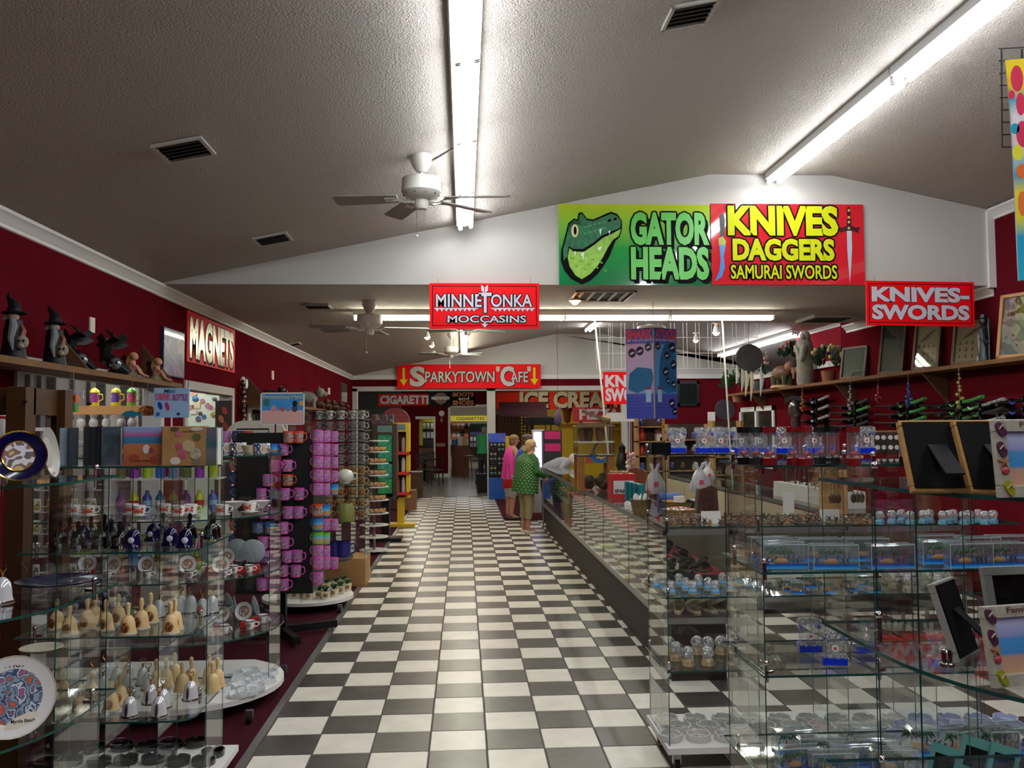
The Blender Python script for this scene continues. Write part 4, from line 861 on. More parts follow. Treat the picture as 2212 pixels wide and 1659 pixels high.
# ================================================================ LEFT WALL AND ITS SHELF
SHX = -2.5
def wall_shelf(name, label, x0, x1, y0, y1, z, brackets, up=True, mat=OAK):
    root = thing(name, label, 'shelf', (x0, y0, z))
    m = MB(); m.cham(0, x1-x0, 0, y1-y0, -.04, 0, mat, .004); obj('board', m, root)
    for y in brackets:
        m = MB(); s_ = 1 if up else -1; base = 0 if up else -.04
        if x0 < 0: tri = [(.0, base), (x1-x0-.02, base), (.0, base+s_*.33)]
        else: tri = [(x1-x0, base), (.02, base), (x1-x0, base+s_*.33)]
        m.prism(tri, -.012, .012, DWOOD, M=Matrix.Translation((0, y-y0, 0)) @ RX90); obj('bracket', m, root)
    return root
wall_shelf('wall_shelf', 'long wooden wall shelf carrying wizards, dragons and fairies', XL+.001, SHX, 3.6, 7.95, 2.11, (6.05, 7.8))
wall_shelf('wall_shelf', 'far wooden wall shelf carrying animal figures', XL+.001, SHX, 11.2, 20, 2.06, (11.5, 14.8))
def yat(x, X): return pX(x, 800, X).y
BRZ = pm('#0b0d12', .5, spec=.25); BONE = pm('#8f8474', .5, c2='#6a5f50', ns=30); GREY = pm('#6e7072', .6)
def wizard():
    b = MB(); b.lathe([(0,0),(.075,0),(.07,.03),(.06,.10),(.055,.18),(.045,.23),(.0,.25)], BRZ, 12, sx=1, sy=.8)
    beard = MB(); beard.tube([(0.0,-.03,.235),(.012,-.055,.19),(.0,-.062,.12),(.014,-.066,.05)], [.016,.024,.018,.006], GREY, 8)
    hd = MB(); hd.ball((0,-.015,.245), .032, BONE, 10, 7); hd.tube([(-.03,-.025,.245),(-.05,-.02,.235)], .012, GREY, 6)
    hat = MB(); hat.lathe([(.065,.268),(.07,.274),(.04,.285),(.036,.30)], BRZ, 14); hat.tube([(0,0,.29),(-.004,.004,.325),(-.022,.006,.35),(-.035,.006,.372),(-.03,.006,.395)], [.04,.03,.02,.012,.003], BRZ, 8)
    sk = MB(); sk.ball((.055,-.035,.10), (.035,.03,.04), BONE, 10, 7); sk.ball((.05,-.055,.075), (.022,.018,.02), BONE, 8, 5)
    for dx in (-.012, .012): sk.ball((.055+dx, -.062, .105), .008, BLK, 6, 4)
    sk.tube([(.05,-.03,.13),(.06,-.03,.17),(.045,-.02,.2)], [.02,.015,.008], pm('#7a3a1c', .5), 6)
    return Kind('wizard_statue', 'statue', [('robe', b), ('beard', beard), ('head', hd), ('pointed_hat', hat), ('skull', sk)], 'wall shelf figures')
def dragon():
    b = MB(); b.tube([(.02,0,.0),(.06,.01,.02),(.03,-.02,.05),(-.02,-.01,.08),(-.03,.0,.12),(-.01,-.01,.16),(.02,-.03,.175),(.045,-.05,.165)], [.03,.035,.036,.034,.028,.02,.018,.008], pm('#2a3230', .25, .6, c2='#15191a', ns=30), 8)
    w = MB()
    for sx in (-1, 1):
        w.add([(-.01,.02,.13),(sx*.05-.01,.04,.21),(sx*.075-.01,.045,.19),(sx*.06-.01,.035,.165),(sx*.08-.01,.04,.15),(sx*.045-.01,.03,.13)], [(0,1,2,3),(0,3,4,5)], pm('#1a2220', .3, .5))
        w.add([(-.01,.026,.13),(sx*.05-.01,.046,.21),(sx*.075-.01,.051,.19),(sx*.06-.01,.041,.165),(sx*.08-.01,.046,.15),(sx*.045-.01,.036,.13)], [(0,3,2,1),(0,5,4,3)], pm('#1a2220', .3, .5))
    k = MB(); k.ball((.03,-.04,.05), (.03,.026,.032), pm('#8f9496', .2, .7), 10, 7)
    for dx in (-.01, .012): k.ball((.03+dx, -.064, .055), .007, BLK, 6, 4)
    k.tube([(.0,-.02,.0),(.04,-.03,.02)], .02, BRZ, 6)
    hn = MB()
    for sx in (-1, 1): hn.tube([(.02,-.03+sx*.01,.18),(.0,-.02+sx*.03,.205),(-.02,-.02+sx*.035,.22)], [.007,.005,.001], BRZ, 5)
    return Kind('dragon_statue', 'statue', [('body', b), ('wing', w), ('skull', k), ('horn', hn)], 'wall shelf figures')
SKIN = pm('#c08a72', .5)
def fairy():
    b = MB(); b.tube([(0,0,.02),(0,-.005,.05),(.005,-.01,.075),(.012,-.012,.09)], [.022,.018,.017,.008], SKIN, 8); b.ball((.016,-.012,.107), .019, SKIN, 10, 7)
    b.tube([(0,-.012,.03),(.03,-.02,.055),(.05,-.025,.02),(.075,-.03,.004)], [.013,.011,.009,.005], SKIN, 7); b.tube([(0,.01,.025),(.035,.0,.045),(.055,-.005,.012),(.085,-.01,.004)], [.013,.011,.009,.005], SKIN, 7)
    b.tube([(.0,-.02,.08),(.02,-.028,.06),(.04,-.026,.045)], [.007,.006,.004], SKIN, 6)
    h = MB(); h.ball((.008,-.008,.115), (.022,.021,.018), pm('#b08a4a', .6), 10, 6); h.tube([(-.008,0,.112),(-.02,0,.085),(-.018,.0,.05)], [.014,.013,.005], pm('#b08a4a', .6), 7)
    w = MB(); w.add([(-.01,.012,.07),(-.05,.03,.125),(-.065,.03,.10),(-.055,.03,.07),(-.065,.03,.045),(-.03,.02,.03)], [(0,1,2,3),(0,3,4,5)], pm('#2b1a26', .4)); w.add([(-.01,.016,.07),(-.05,.034,.125),(-.065,.034,.10),(-.055,.034,.07),(-.065,.034,.045),(-.03,.024,.03)], [(0,3,2,1),(0,5,4,3)], pm('#2b1a26', .4))
    d = MB(); d.lathe([(.034,0),(.03,.012),(.022,.03),(.0,.045)], pm('#8a8a5e', .6), 10)
    return Kind('fairy_figure', 'figurine', [('body', b), ('hair', h), ('wing', w), ('skirt', d)], 'wall shelf figures')
KW, KD, KF = wizard(), dragon(), fairy()
for x, lab in ((28, 'dark wizard statue with a pointed hat nearest the photo edge'), (117, 'dark wizard statue with a pointed hat beside the dragon')):
    KW.put((-2.62, yat(x, -2.62), 2.111), lab, rz=.2)
KD.put((-2.70, yat(164, -2.70), 2.111), 'metallic dragon statue tucked behind a wooden bracket', rz=.2, sc=1.45); KD.put((-2.62, yat(240, -2.62), 2.111), 'metallic dragon statue in the open beside the fairies', rz=.1, sc=1.5)
KF.put((-2.6, yat(285, -2.6), 2.111), 'seated fairy figurine next to the dragon', rz=.1, sc=1.5); KF.put((-2.6, yat(338, -2.6), 2.111), 'seated fairy figurine at the end of the shelf', rz=.1, sc=1.5)
# dolphin canvas, wall plates, alarm, masks
def wallpiece(name, label, cat, x0, x1, y0, y1, mat, d=.03, face=None, X=XL):
    a, b = pX(x0, (y0+y1)/2, X), pX(x1, (y0+y1)/2, X); t, q = pX((x0+x1)/2, y0, X).z, pX((x0+x1)/2, y1, X).z
    root = thing(name, label, cat, (X, (a.y+b.y)/2, (t+q)/2)); W_, H_ = abs(b.y-a.y), t-q; s_ = 1 if X < 0 else -1
    m = MB(); m.bx(min(.001*s_, s_*d), max(.001*s_, s_*d), -W_/2, W_/2, -H_/2, H_/2, mat); obj('backing', m, root)
    if face: m = MB(); m.bx(min(s_*d, s_*(d+.002)), max(s_*d, s_*(d+.002)), -W_/2+.012, W_/2-.012, -H_/2+.012, H_/2-.012, face); obj('face', m, root)
    return root
wallpiece('dolphin_canvas', 'blue canvas picture of leaping dolphins beside the magnets sign', 'picture', 346, 392, 712, 814, pm('#1c2238', .5), .03, blotch(['#2f4a72', '#5a6a86', '#3a5a8a', '#7a7f8e', '#4a3a4e'], 6, .3, .3))
for x0, x1, y0, y1, lab in ((192, 202, 686, 718, 'cream wall plate above the dragons'), (586, 590, 801, 820, 'cream wall plate above the mug sign'), (708, 712, 838, 852, 'small cream wall plate near the far shelf end')):
    wallpiece('wall_plate', lab, 'plate', x0, x1, y0, y1, CREAM, .012, pm('#d6ccb0', .5))
wallpiece('wall_picture', 'narrow dark framed picture at the far end of the left wall', 'picture', 735, 747, 828, 868, DWOOD, .03, pm('#3a3030', .5))
p = pX(523, 829, XL); m = MB(); m.lathe([(0,0),(.09,0),(.09,.02),(.06,.04),(.06,.06),(0,.065)], WHITE, 16, M=Matrix.Rotation(pi/2, 4, 'Y')); one('alarm_bell', m, 'round white alarm fixed on the red wall', 'alarm', (XL+.001, p.y, p.z))
p = pX(525, 870, XL+.06); root = thing('mask_garland', 'hanging string of dark carved masks on the red wall', 'garland', (XL+.06, p.y, p.z))
for k in range(9):
    m = MB(); m.ball((.0, (k % 2)*.05-.02, .24-k*.058), (.035, .04, .045), pm(('#3a1712', '#4a2a20', '#2a1512')[k % 3], .35), 8, 6); obj('mask', m, root)
m = MB(); m.cyl((0, 0, .3), (0, 0, -.25), .004, DWOOD, 5); obj('cord', m, root)
# hanging fish ornaments below the shelf
def hang(name, label, cat, x, y, X, build, ztop):
    p = pX(x, y, X); root = thing(name, label, cat, p, group='ornaments hanging below the shelf'); build(root)
    m = MB(); m.cyl((0,0,0), (0,0,ztop-p.z), .0015, pm('#6a6258', .6), 4); obj('string', m, root); return root
def fishb(col, L=.2):
    def f(root):
        m = MB(); m.prism([(L*a, L*b) for a, b in ((-.5,.0),(-.3,.14),(0,.19),(.2,.1),(.32,.03),(.5,.14),(.46,0),(.5,-.16),(.32,-.04),(.1,-.12),(-.3,-.12))], -.004, .004, pm(col, .3), M=RX90); obj('body', m, root)
    return f
hang('fish_ornament', 'grey glass fish ornament hanging under the wall shelf', 'ornament', 152, 852, -2.52, fishb('#b9bcc0', .17), 2.07)
def cube(col):
    def f(root):
        m = MB(); m.cham(-.025,.025,-.025,.025,-.05,.0, pm(col, .3, trans=.3), .004); obj('cube', m, root)
        m = MB(); m.bx(-.015,.015,-.0265,-.025,-.038,-.012, BLK); obj('face', m, root)
    return f
hang('lantern_cube', 'orange patterned cube lantern hanging by the wooden post', 'ornament', 159, 852, -2.45, cube('#d5702a'), 2.07); hang('lantern_cube', 'green cube lantern hanging by the wooden post', 'ornament', 157, 873, -2.45, cube('#3fa43a'), 2.07)
hang('fish_ornament', 'teal and orange fish ornament hanging left of the bottle sign', 'ornament', 285, 895, -2.3, fishb('#1f7f92', .14), 2.07); hang('shell_ornament', 'orange dome ornament hanging beside the bottle sign', 'ornament', 318, 898, -2.3, lambda r: obj('dome', MB().prism(arc(0, 0, .075, 0, 180, 10), -.006, .006, blotch(['#c96a2a', '#7a3a1c', '#d8902f'], 30), M=RX90), r), 2.07)
def btl(root, w_, h_, yf):
    for (x, z, rx, rz_, c) in ((-.32, -.1, .06, .14, '#1f3f9a'), (-.12, -.12, .06, .15, '#b0306a'), (-.38, -.38, .06, .06, '#2a5fa8'), (.2, -.38, .05, .05, '#24406a')):
        m = MB(); m.prism(ell(x*w_, z*h_, rx*w_, rz_*h_, 12, .3), 0, .002, pm(c, .4), M=Matrix.Translation((0, yf, 0)) @ RX90); obj('picture', m, root)
    m = MB(); m.prism(arc(0, h_*.5, w_*.36, 0, 180, 10), -.006, .006, pm('#8fb4d8', .4), M=Matrix.Scale(.5, 4, Vector((0,1,0))) @ RX90 if False else RX90); 
    m = MB(); m.cyl((0, 0, -h_/2-.2), (0, 0, -h_/2), .006, WHITE, 6); obj('stem', m, root)
sign('bottle_sign', 'pale blue card sign reading drink bottle on a stem', (333, 838, 409, 902), 6.4, pm('#9dbfe0', .4), [('DRINK', .27, .30, .4, .2, pm('#c8587a', .4), .05), ('BOTTLE', .75, .32, .42, .2, pm('#b04a8a', .4), .05), ('Mini', .45, .1, .3, .13, pm('#2a6a7a', .4))], extra=btl)
# wooden rack at the left edge
root = thing('wooden_rack', 'dark wooden post rack at the left edge of the photo', 'rack', (-2.12, 4.35, 0))
W2 = pm('#42290f', .6, c2='#36210c', ns=6, spec=.2)
def wpost(x0, x1, Y, zt, d=.09):
    a, b = pY(x0, 900, Y).x+2.12, pY(x1, 900, Y).x+2.12
    m = MB(); m.cham(a, b, Y-4.35-d/2, Y-4.35+d/2, 0, zt, W2, .004); obj('post', m, root); return a, b
zt1 = pY(40, 836, 4.3).z
a, b = wpost(24, 66, 4.3, zt1, .1); wpost(131, 149, 4.62, pY(140, 843, 4.62).z, .09); wpost(115, 131, 4.68, zt1-.05, .05); wpost(-120, -80, 4.3, zt1)
za, zb = pY(90, 897, 4.45).z, pY(90, 840, 4.45).z
m = MB(); m.cham(b-.045, b, -.02, .30, za, zb, W2, .003); obj('rail', m, root)
m = MB(); m.cham(pY(-120, 870, 4.3).x+2.12, a+.01, -.03, .02, za, zb, W2, .003); obj('rail', m, root)
for x in (66, 138):
    p = pY(x, 868, 4.28); m = MB(); m.cyl((p.x+2.12, -.13 if x < 100 else .20, p.z), (p.x+2.12, -.11 if x < 100 else .23, p.z), .007, BLK, 8); obj('bolt', m, root)
m = MB(); m.cham(-.55, .12, -.05, .3, .28, .32, W2, .003); obj('shelf', m, root)
m = MB(); m.lathe([(0,0),(.05,0),(.06,.02),(.055,.18),(.02,.24),(0,.25)], blotch(['#e8e4e0', '#8a1c24', '#e8e4e0', '#2a2a2c'], 8), 12); p = pY(10, 940, 4.8); one('white_bag', m, 'white printed bag hanging behind the navy plate', 'bag', (p.x, 4.8, p.z-.12))
# ================================================================ SIDE ROOM
CRM = pm('#e6dfd0', .6)
for k, (x0, x1) in enumerate(((44, 62), (78, 86), (100, 118), (150, 158), (186, 193), (207, 226), (259, 282), (300, 306))):
    a, b = pY(x0, 840, 12.1), pY(x1, 840, 12.1); m = MB()
    m.bx(-(b.x-a.x)/2, (b.x-a.x)/2, -.02, .02, 0, 2.6, pm('#4a4038', .6, c2='#1c1814', ns=40)); one('panel_strip', m, 'dark striped wall strip in the side room, %s from the left' % ORD[k], 'panel', ((a.x+b.x)/2, 12.12, .1), group='side room wall strips')
root = thing('display_shelf', 'bright wooden shelf board with travel mugs seen through the opening', 'shelf', (-4.6, 10.6, 0))
zs_ = pY(230, 877, 10.6).z; xl_, xr_ = pY(150, 880, 10.6).x+4.6, pY(315, 880, 10.6).x+4.6
m = MB(); m.bx(xl_-.3, xr_, -.12, .15, zs_-.1, zs_, pm('#d39a5c', .5)); obj('board', m, root)
for x in (xl_-.28, xr_-.04): m = MB(); m.bx(x, x+.04, .05, .12, 0, zs_-.1, DWOOD); obj('upright', m, root)
m = MB(); m.bx(xl_-.3, xr_-.3, -.2, .1, zs_-.29, zs_-.25, WHITE); obj('rail', m, root)
def travel(c1, c2):
    a = MB(); a.lathe([(0,0),(.05,0),(.052,.03),(.052,.04)], pm(c2, .3), 14); b = MB(); b.lathe([(.05,.035),(.05,.15)], blotch([c1, c1, '#8a4a9a', '#e8d84a'], 18), 14)
    c = MB(); c.lathe([(.05,.15),(.055,.155),(.05,.18),(.03,.2),(.012,.21),(0,.215)], pm(c2, .3), 14); d = MB(); d.tube([(.05,0,.14),(.09,0,.13),(.095,0,.08),(.05,0,.05)], .007, pm(c2, .3), 6)
    return Kind('travel_mug', 'mug', [('base', a), ('sleeve', b), ('lid', c), ('handle', d)], 'travel mugs on the side room shelf')
for k, (x, K) in enumerate(((204, travel('#a0408a', '#d8cf2a')), (250, travel('#6a4aa0', '#d8cf2a')), (284, travel('#e0506a', '#6ac02a')))):
    p = pY(x, 876, 10.55); K.put((p.x, 10.55, zs_), '%s lidded travel mug on the bright side room shelf' % ('purple and yellow', 'violet and yellow', 'pink and green')[k])
VASE = MB(); VASE.lathe([(0,0),(.03,0),(.045,.03),(.04,.07),(.025,.09),(.045,.13),(.043,.13),(.02,.09),(0,.06)], pm('#d8d4cc', .3), 12); KV = Kind('white_vase', 'vase', [('vase', VASE)])
for k, x in enumerate((150, 175, 202, 230, 262, 285)):
    p = pY(x, 918, 10.5); KV.put((p.x, 10.5, zs_-.25), 'small white vase under the travel mug shelf, %s from the left' % ORD[k], group='white vases', sc=1.15)
# white wire mug rack inside the opening
root = thing('wire_rack', 'white wire rack of mugs inside the wall opening', 'rack', (-3.25, 6.9, 0)); WW = pm('#e6e6e6', .4)
for k in range(9):
    z = .25+k*.165
    m = MB(); m.bx(-.75, .55, -.02, .0, z, z+.008, WW); m.bx(-.75, .55, -.02, .0, z+.045, z+.05, WW); obj('rail', m, root)
for x in (-.75, -.32, .1, .54):
    m = MB(); m.bx(x, x+.012, -.01, .01, 0, 1.62, WW); obj('upright', m, root)
m = MB(); m.bx(-.75, .55, -.16, .0, 1.60, 1.615, WW); obj('top_shelf', m, root)
WYM = mug_kind('#e9e6da', blotch(['#e9e6da', '#c9b83a', '#6a5a48', '#d8cc5a'], 45)); WGM = mug_kind('#e4e4e2', blotch(['#e4e4e2', '#7a8a7a', '#4a4a4a', '#e4e4e2'], 40)); GLM = mug_kind('#c9cccc', None)
n_ = 0
for r_, z in enumerate((1.42, 1.25, 1.09, .93, .76, .6, .43)):
    for c_ in range(9):
        if r_ in (2, 3): K = WYM
        else: K = (WGM, GLM)[(r_+c_) % 2]
        K.put((-3.9+c_*.135, 6.83, z), '%s mug in the white wire rack, %s in the %s row' % ('yellow and white' if K is WYM else ('printed white' if K is WGM else 'plain pale'), ORD[c_], ORD[r_]), rz=-.6, group='mugs in the white wire rack')
# low white table and bottle rack behind the left unit
root = thing('white_bench', 'low white slatted bench on the carpet behind the wooden posts', 'bench', (-2.1, 5.2+.0, 0))
root.location = (-2.93, 5.95, 0); m = MB(); m.bx(-.6, .35, -.1, .2, .40, .46, WHITE); obj('top', m, root)
m = MB(); m.bx(-.6, .35, -.1, .2, .16, .22, WHITE); obj('shelf', m, root)
for x in (-.58, .31): m = MB(); m.bx(x, x+.04, -.08, .18, 0, .40, WHITE); obj('leg', m, root)
root = thing('bottle_rack', 'wire rack of colourful drink bottles behind the album unit', 'rack', (-2.15, 6.55, 0))
for z in (.75, 1.05, 1.35):
    m = MB(); m.bx(-.38, .38, -.12, .12, z-.012, z, WW); obj('shelf', m, root)
for x in (-.37, .36): m = MB(); m.bx(x, x+.012, -.006, .006, 0, 1.62, WW); obj('upright', m, root)
def bottle(c1, c2, c3):
    a = MB(); a.lathe([(0,0),(.032,0),(.034,.01),(.034,.10)], pm(c1, .3), 12); b = MB(); b.lathe([(.0345,.10),(.0345,.14)], pm(c2, .3), 12); c = MB(); c.lathe([(.034,.14),(.03,.165),(.012,.19),(.012,.21),(0,.212)], pm(c3, .3), 12)
    return Kind('drink_bottle', 'bottle', [('body', a), ('band', b), ('cap', c)], 'drink bottles in the wire rack')
BK = [(bottle('#a8c22a', '#c03a2a', '#d8e22a'), 'lime and red'), (bottle('#6a7a3a', '#8a4a2a', '#b0a03a'), 'olive'), (bottle('#2a6ab8', '#8ab8d8', '#2a4a9a'), 'blue'), (bottle('#8a3aa0', '#c86ab0', '#5a2a7a'), 'purple'), (bottle('#5aa8c8', '#d8d8d8', '#2a7aa0'), 'sky blue')]
for r_, z in enumerate((.75, 1.05, 1.35)):
    for c_ in range(8):
        K, cn = BK[(c_*2+r_*3) % 5 if not (r_ == 0 and c_ >= 6) else 0]
        K.put((-2.15-.33+c_*.093, 6.53, z), '%s drink bottle, %s in the %s row up' % (cn, ORD[c_], ORD[r_]), rz=c_)
# magnet board
a, b = pY(405, 850, 11.9), pY(478, 850, 11.9)
root = thing('magnet_board', 'pale green board covered with souvenir magnets', 'board', ((a.x+b.x)/2, 11.9, 0))
m = MB(); m.bx(-.55, .26, -.02, .02, .4, 2.25, pm('#d4dfc4', .5)); obj('panel', m, root)
MC = ['#d8d2b8', '#2a2a2c', '#3a7aa8', '#c8643a', '#d9c84a', '#2a4a7a', '#8a9a8a', '#e0e0d8', '#7a5a3a', '#c04a4a']
k = 0
for (x, y, r) in ((418,848,8),(452,846,7),(422,862,7),(437,866,5),(424,875,8),(463,862,5),(448,876,6),(418,890,6),(432,893,5),(455,880,5),(465,884,5),(462,895,8),(440,900,5),(412,880,6),(470,870,4),(428,905,6)):
    p = pY(x, y, 11.87); s_ = r*11.87/FPX; m = MB(); c = pm(MC[k % 10], .4, c2=MC[(k+3) % 10], ns=50)
    if k % 3 == 0: m.lathe([(0,0),(s_,0),(s_,.008),(0,.010)], c, 12, M=rotm(rx=pi/2))
    elif k % 3 == 1: m.bx(-s_, s_, -.01, 0, -s_*.8, s_*.8, c)
    else: m.ball((0,-.006,0), (s_, .008, s_*.9), c, 8, 6)
    one('magnet', m, 'souvenir magnet on the pale green board, %s in reading order' % ORD[k], 'magnet', (p.x, 11.878, p.z), group='magnets on the board'); k += 1
p = pY(492, 902, 10.9); root = thing('parrot_picture', 'dark board painted with red parrots inside the second opening', 'panel', (p.x, 10.7, p.z))
m = MB(); m.bx(-.09, .10, -.015, .015, -1.2, .2, pm('#2a1c14', .5)); obj('board', m, root)
for x, z, c in ((.02, .08, '#a8321c'), (-.02, -.02, '#b8602a'), (.03, -.1, '#8a2a1c')): m = MB(); m.prism(ell(x, z, .03, .05, 10, .4), 0, .002, pm(c, .5), M=Matrix.Translation((0,-.0155,0)) @ RX90); obj('parrot', m, root)
root = thing('book_rack', 'rack of upright books in the third opening', 'rack', (pY(548, 885, 12.6).x, 12.6, 1.5))
for k in range(6): m = MB(); m.bx(-.16+k*.055, -.12+k*.055, -.1, .1, 0, .42, pm(('#8a9078', '#5a5a4a', '#9a9a88')[k % 3], .5)); obj('book', m, root)
m = MB(); m.bx(-.2, .2, -.12, .12, -1.5, 0, DWOOD); obj('stand', m, root)
# animals on the far shelf
def animal(c, s_=1.0):
    b = MB(); b.ball((0,0,.11), (.13,.07,.075), c, 10, 7)
    for x in (-.08, .08):
        for y in (-.035, .035): b.tube([(x,y,.1),(x,y,0)], [.03,.022], c, 6)
    h = MB(); h.ball((.15,0,.17), (.055,.05,.055), c, 10, 7); h.ball((.2,0,.155), (.035,.03,.03), c, 8, 5)
    for y in (-.03, .03): h.tube([(.14,y,.21),(.135,y*1.3,.25)], [.015,.004], c, 5)
    return Kind('animal_figure', 'figure', [('body', b), ('head', h)], 'animal figures on the far shelf')
AN = [(animal(pm('#16161a', .4)), 'black bull'), (animal(pm('#8a5a2a', .6)), 'tan brown'), (animal(pm('#7a7a74', .7)), 'grey wolf'), (animal(pm('#4a2a16', .6)), 'dark brown')]
for k, (x, i_, sc) in enumerate(((584, 0, 1.0), (600, 1, .8), (615, 1, .75), (632, 3, .6), (662, 2, 1.5), (690, 3, .9), (705, 3, .9), (722, 3, .9), (738, 3, .8))):
    K, nm = AN[i_]; K.put((-2.64, yat(x, -2.64), 2.061), '%s animal figure on the far left shelf, %s along' % (nm, ORD[k]), rz=.2, sc=sc)
# ================================================================ CLEAR MUG WALL, TOWERS AND STANDS FARTHER DOWN THE LEFT
root = thing('mug_cabinet', 'tall clear acrylic mug wall on a pale wooden base', 'display unit', (-1.55, 9.7, 0))
m = MB(); m.cham(-.18, .48, -.05, .45, 0, .30, pm('#a97f4a', .5, c2='#9a7040', ns=5), .004); obj('base', m, root)
rowsY = [894+24*k for k in range(10)]
zr = [pY(740, y+12, 9.72).z for y in rowsY]
for z in zr:
    m = MB(); m.prism([(-.35,-.05),(.48,-.05),(.48,.4),(-.35,.4)], z-.006, z, GL, side=GLE); obj('shelf', m, root)
for x in (-.35, -.18, .0, .16, .32, .475): m = MB(); pane(m, x, -.04, x, .39, .3, 1.9); obj('divider', m, root)
m = MB(); m.prism([(-.35,-.05),(.48,-.05),(.48,.4),(-.35,.4)], 1.9, 1.908, GL, side=GLE); obj('top', m, root)
m = MB(); pane(m, -.35, .39, .48, .39, .3, 1.9); obj('back', m, root)
for z in zr: obj('clip', CLIPM, root, (.47, -.045, z)); obj('clip', CLIPM, root, (.47, .2, z)); obj('clip', CLIPM, root, (.47, .38, z))
CM = [(mug_kind('#d8d6d0', blotch(['#d8d6d0', '#1c1c1e', '#d8d6d0'], 30)), 'black and white'), (mug_kind('#b5aca4', blotch(['#b5aca4', '#6a5f60', '#8a8088'], 40)), 'greyish'), (mug_kind('#c8b48a', blotch(['#c8b48a', '#b8722a', '#5a3a1c', '#d8b04a'], 40)), 'amber printed')]
for r_, z in enumerate(zr):
    for c_, x in enumerate((690, 711, 736, 760, 782)):
        p = pY(x, 900, 9.82); K, nm = CM[0 if r_ == 0 else (1 if r_ < 5 else 2)]
        if c_ == 0 and r_ > 1: continue
        K.put((p.x, 9.82, z+.001), '%s mug in the clear mug wall, %s in the %s row down' % (nm, ORD[c_], ORD[r_]), rz=-.2, group='mugs in the clear mug wall', sc=1.02)
# wares on the round tower
POT = MB(); POT.lathe([(0,0),(.03,0),(.036,.06),(.033,.06),(.028,.01),(0,.01)], pm('#d8d0b4', .4), 12); PLF = MB()
for k in range(7): a_ = k*.9; PLF.tube([(0,0,.055),(.015*cos(a_),.015*sin(a_),.085),(.035*cos(a_),.035*sin(a_),.09)], [.006,.010,.001], pm('#1f4a26', .5), 4)
PDE = MB(); PDE.ball((0,-.030,.033), (.018,.008,.018), pm('#8a6a3c', .5), 8, 5); KP = Kind('plant_mug', 'pot', [('pot', POT), ('leaves', PLF), ('print', PDE)], 'small plant mugs on the round base')
row(KP, [(620,1288),(636,1292),(655,1290),(668,1294),(690,1292),(703,1294),(722,1288),(735,1282),(750,1276),(742,1268),(725,1272),(705,1275),(690,1272),(650,1275)], .11, 'small cream plant mug on the round white base, %s from the left', 'small plant mugs on the round base', sc=1.25)
BMG = mug_kind('#221a5e', pm('#2a2470', .3), 'jumbo_mug')
row(BMG, [(722,1203),(742,1203)], .466, 'big dark purple mug on the glass tower, %s from the left', 'jumbo mugs', sc=1.6, jit=.1)
m = MB(); m.ball((0,0,.09), (.1,.1,.085), pm('#dcd9cc', .3), 14, 10); m.lathe([(0,0),(.05,0),(.06,.02)], pm('#dcd9cc', .3), 12); h_ = MB(); h_.tube([(.09,0,.13),(.14,0,.12),(.14,0,.06),(.09,0,.05)], .010, pm('#dcd9cc', .3), 6)
p = pY(746, 1006, 8.5); Kind('teapot', 'teapot', [('body', m), ('handle', h_)]).put((p.x, 8.5, 1.176+.0), 'big round white pot mug on the glass tower', sc=.8)
m = MB(); m.lathe([(0,0),(.075,0),(.08,.02),(.07,.14),(.055,.17),(.05,.17),(.065,.13),(.07,.02),(0,.015)], pm('#7a7a3a', .4), 14); p = pY(748, 1060, 8.5); one('green_jar', m, 'olive green jar mug below the white pot', 'jar', (p.x, 8.5, .82))
# narrow round shot glass tower
p0 = pZ(808, 1195, .0); root = thing('shot_glass_tower', 'slim tower of round white tiers beside the mug wall', 'display unit', (p0.x, p0.y, 0))
m = MB(); m.cyl((0,0,0), (0,0,1.55), .02, STEEL, 8); obj('pole', m, root)
TZ = [.04, .22, .38, .54, .72, .90, 1.06, 1.22, 1.38, 1.53]
for z in TZ: m = MB(); m.lathe([(.02,0),(.2,0),(.2,.012),(.02,.012)], pm('#d8d6d2', .4), 20, c=(0,0,z)); obj('tier', m, root)
SG = MB(); SG.lathe([(0,0),(.022,0),(.028,.06),(.025,.06),(.02,.008),(0,.008)], glassy((.8,.82,.84), .1, .1), 10); SGP = MB(); SGP.lathe([(.0245,.015),(.0275,.05)], blotch(['#c8402a', '#d8c83a', '#3a6aa8', '#d8d8d8'], 60), 10); KSG = Kind('shot_glass', 'glass', [('glass', SG), ('print', SGP)])
for t_, z in enumerate(TZ[3:9]):
    for k in range(6):
        a_ = -2.6+k*.42; KSG.put((p0.x+.15*cos(a_), p0.y+.15*sin(a_), z+.0125), 'printed shot glass on tier %s of the slim tower, %s around' % (('four', 'five', 'six', 'seven', 'eight', 'nine')[t_], ORD[k]), rz=a_, group='shot glasses', sc=1.3)
# brown spinner and yellow stand
def stand(name, label, X, Y, w_, d_, z0, z1, frame, back, shelves, sm, basem):
    root = thing(name, label, 'stand', (X, Y, 0))
    for sx in (-1, 1): m = MB(); m.bx(sx*w_/2-.03, sx*w_/2+.03, -d_/2, d_/2, z0, z1, frame); obj('side', m, root)
    m = MB(); m.bx(-w_/2, w_/2, d_/2-.03, d_/2, z0, z1, back); obj('back', m, root)
    m = MB(); m.bx(-w_/2-.03, w_/2+.03, -d_/2, d_/2, z1, z1+.16, frame); obj('header', m, root)
    m = MB(); m.bx(-w_/2+.04, w_/2-.04, -d_/2-.006, -d_/2, z1+.03, z1+.13, pm('#5a7a7c', .5)); obj('header_card', m, root)
    for z in shelves: m = MB(); m.bx(-w_/2-.03, w_/2+.03, -d_/2-.05, d_/2, z, z+.05, sm); obj('shelf', m, root)
    m = MB(); m.bx(-.06, .06, -.06, .06, 0, z0, basem); obj('pole', m, root); m = MB(); m.bx(-.25, .25, -.2, .2, 0, .05, basem); obj('foot', m, root)
    return root
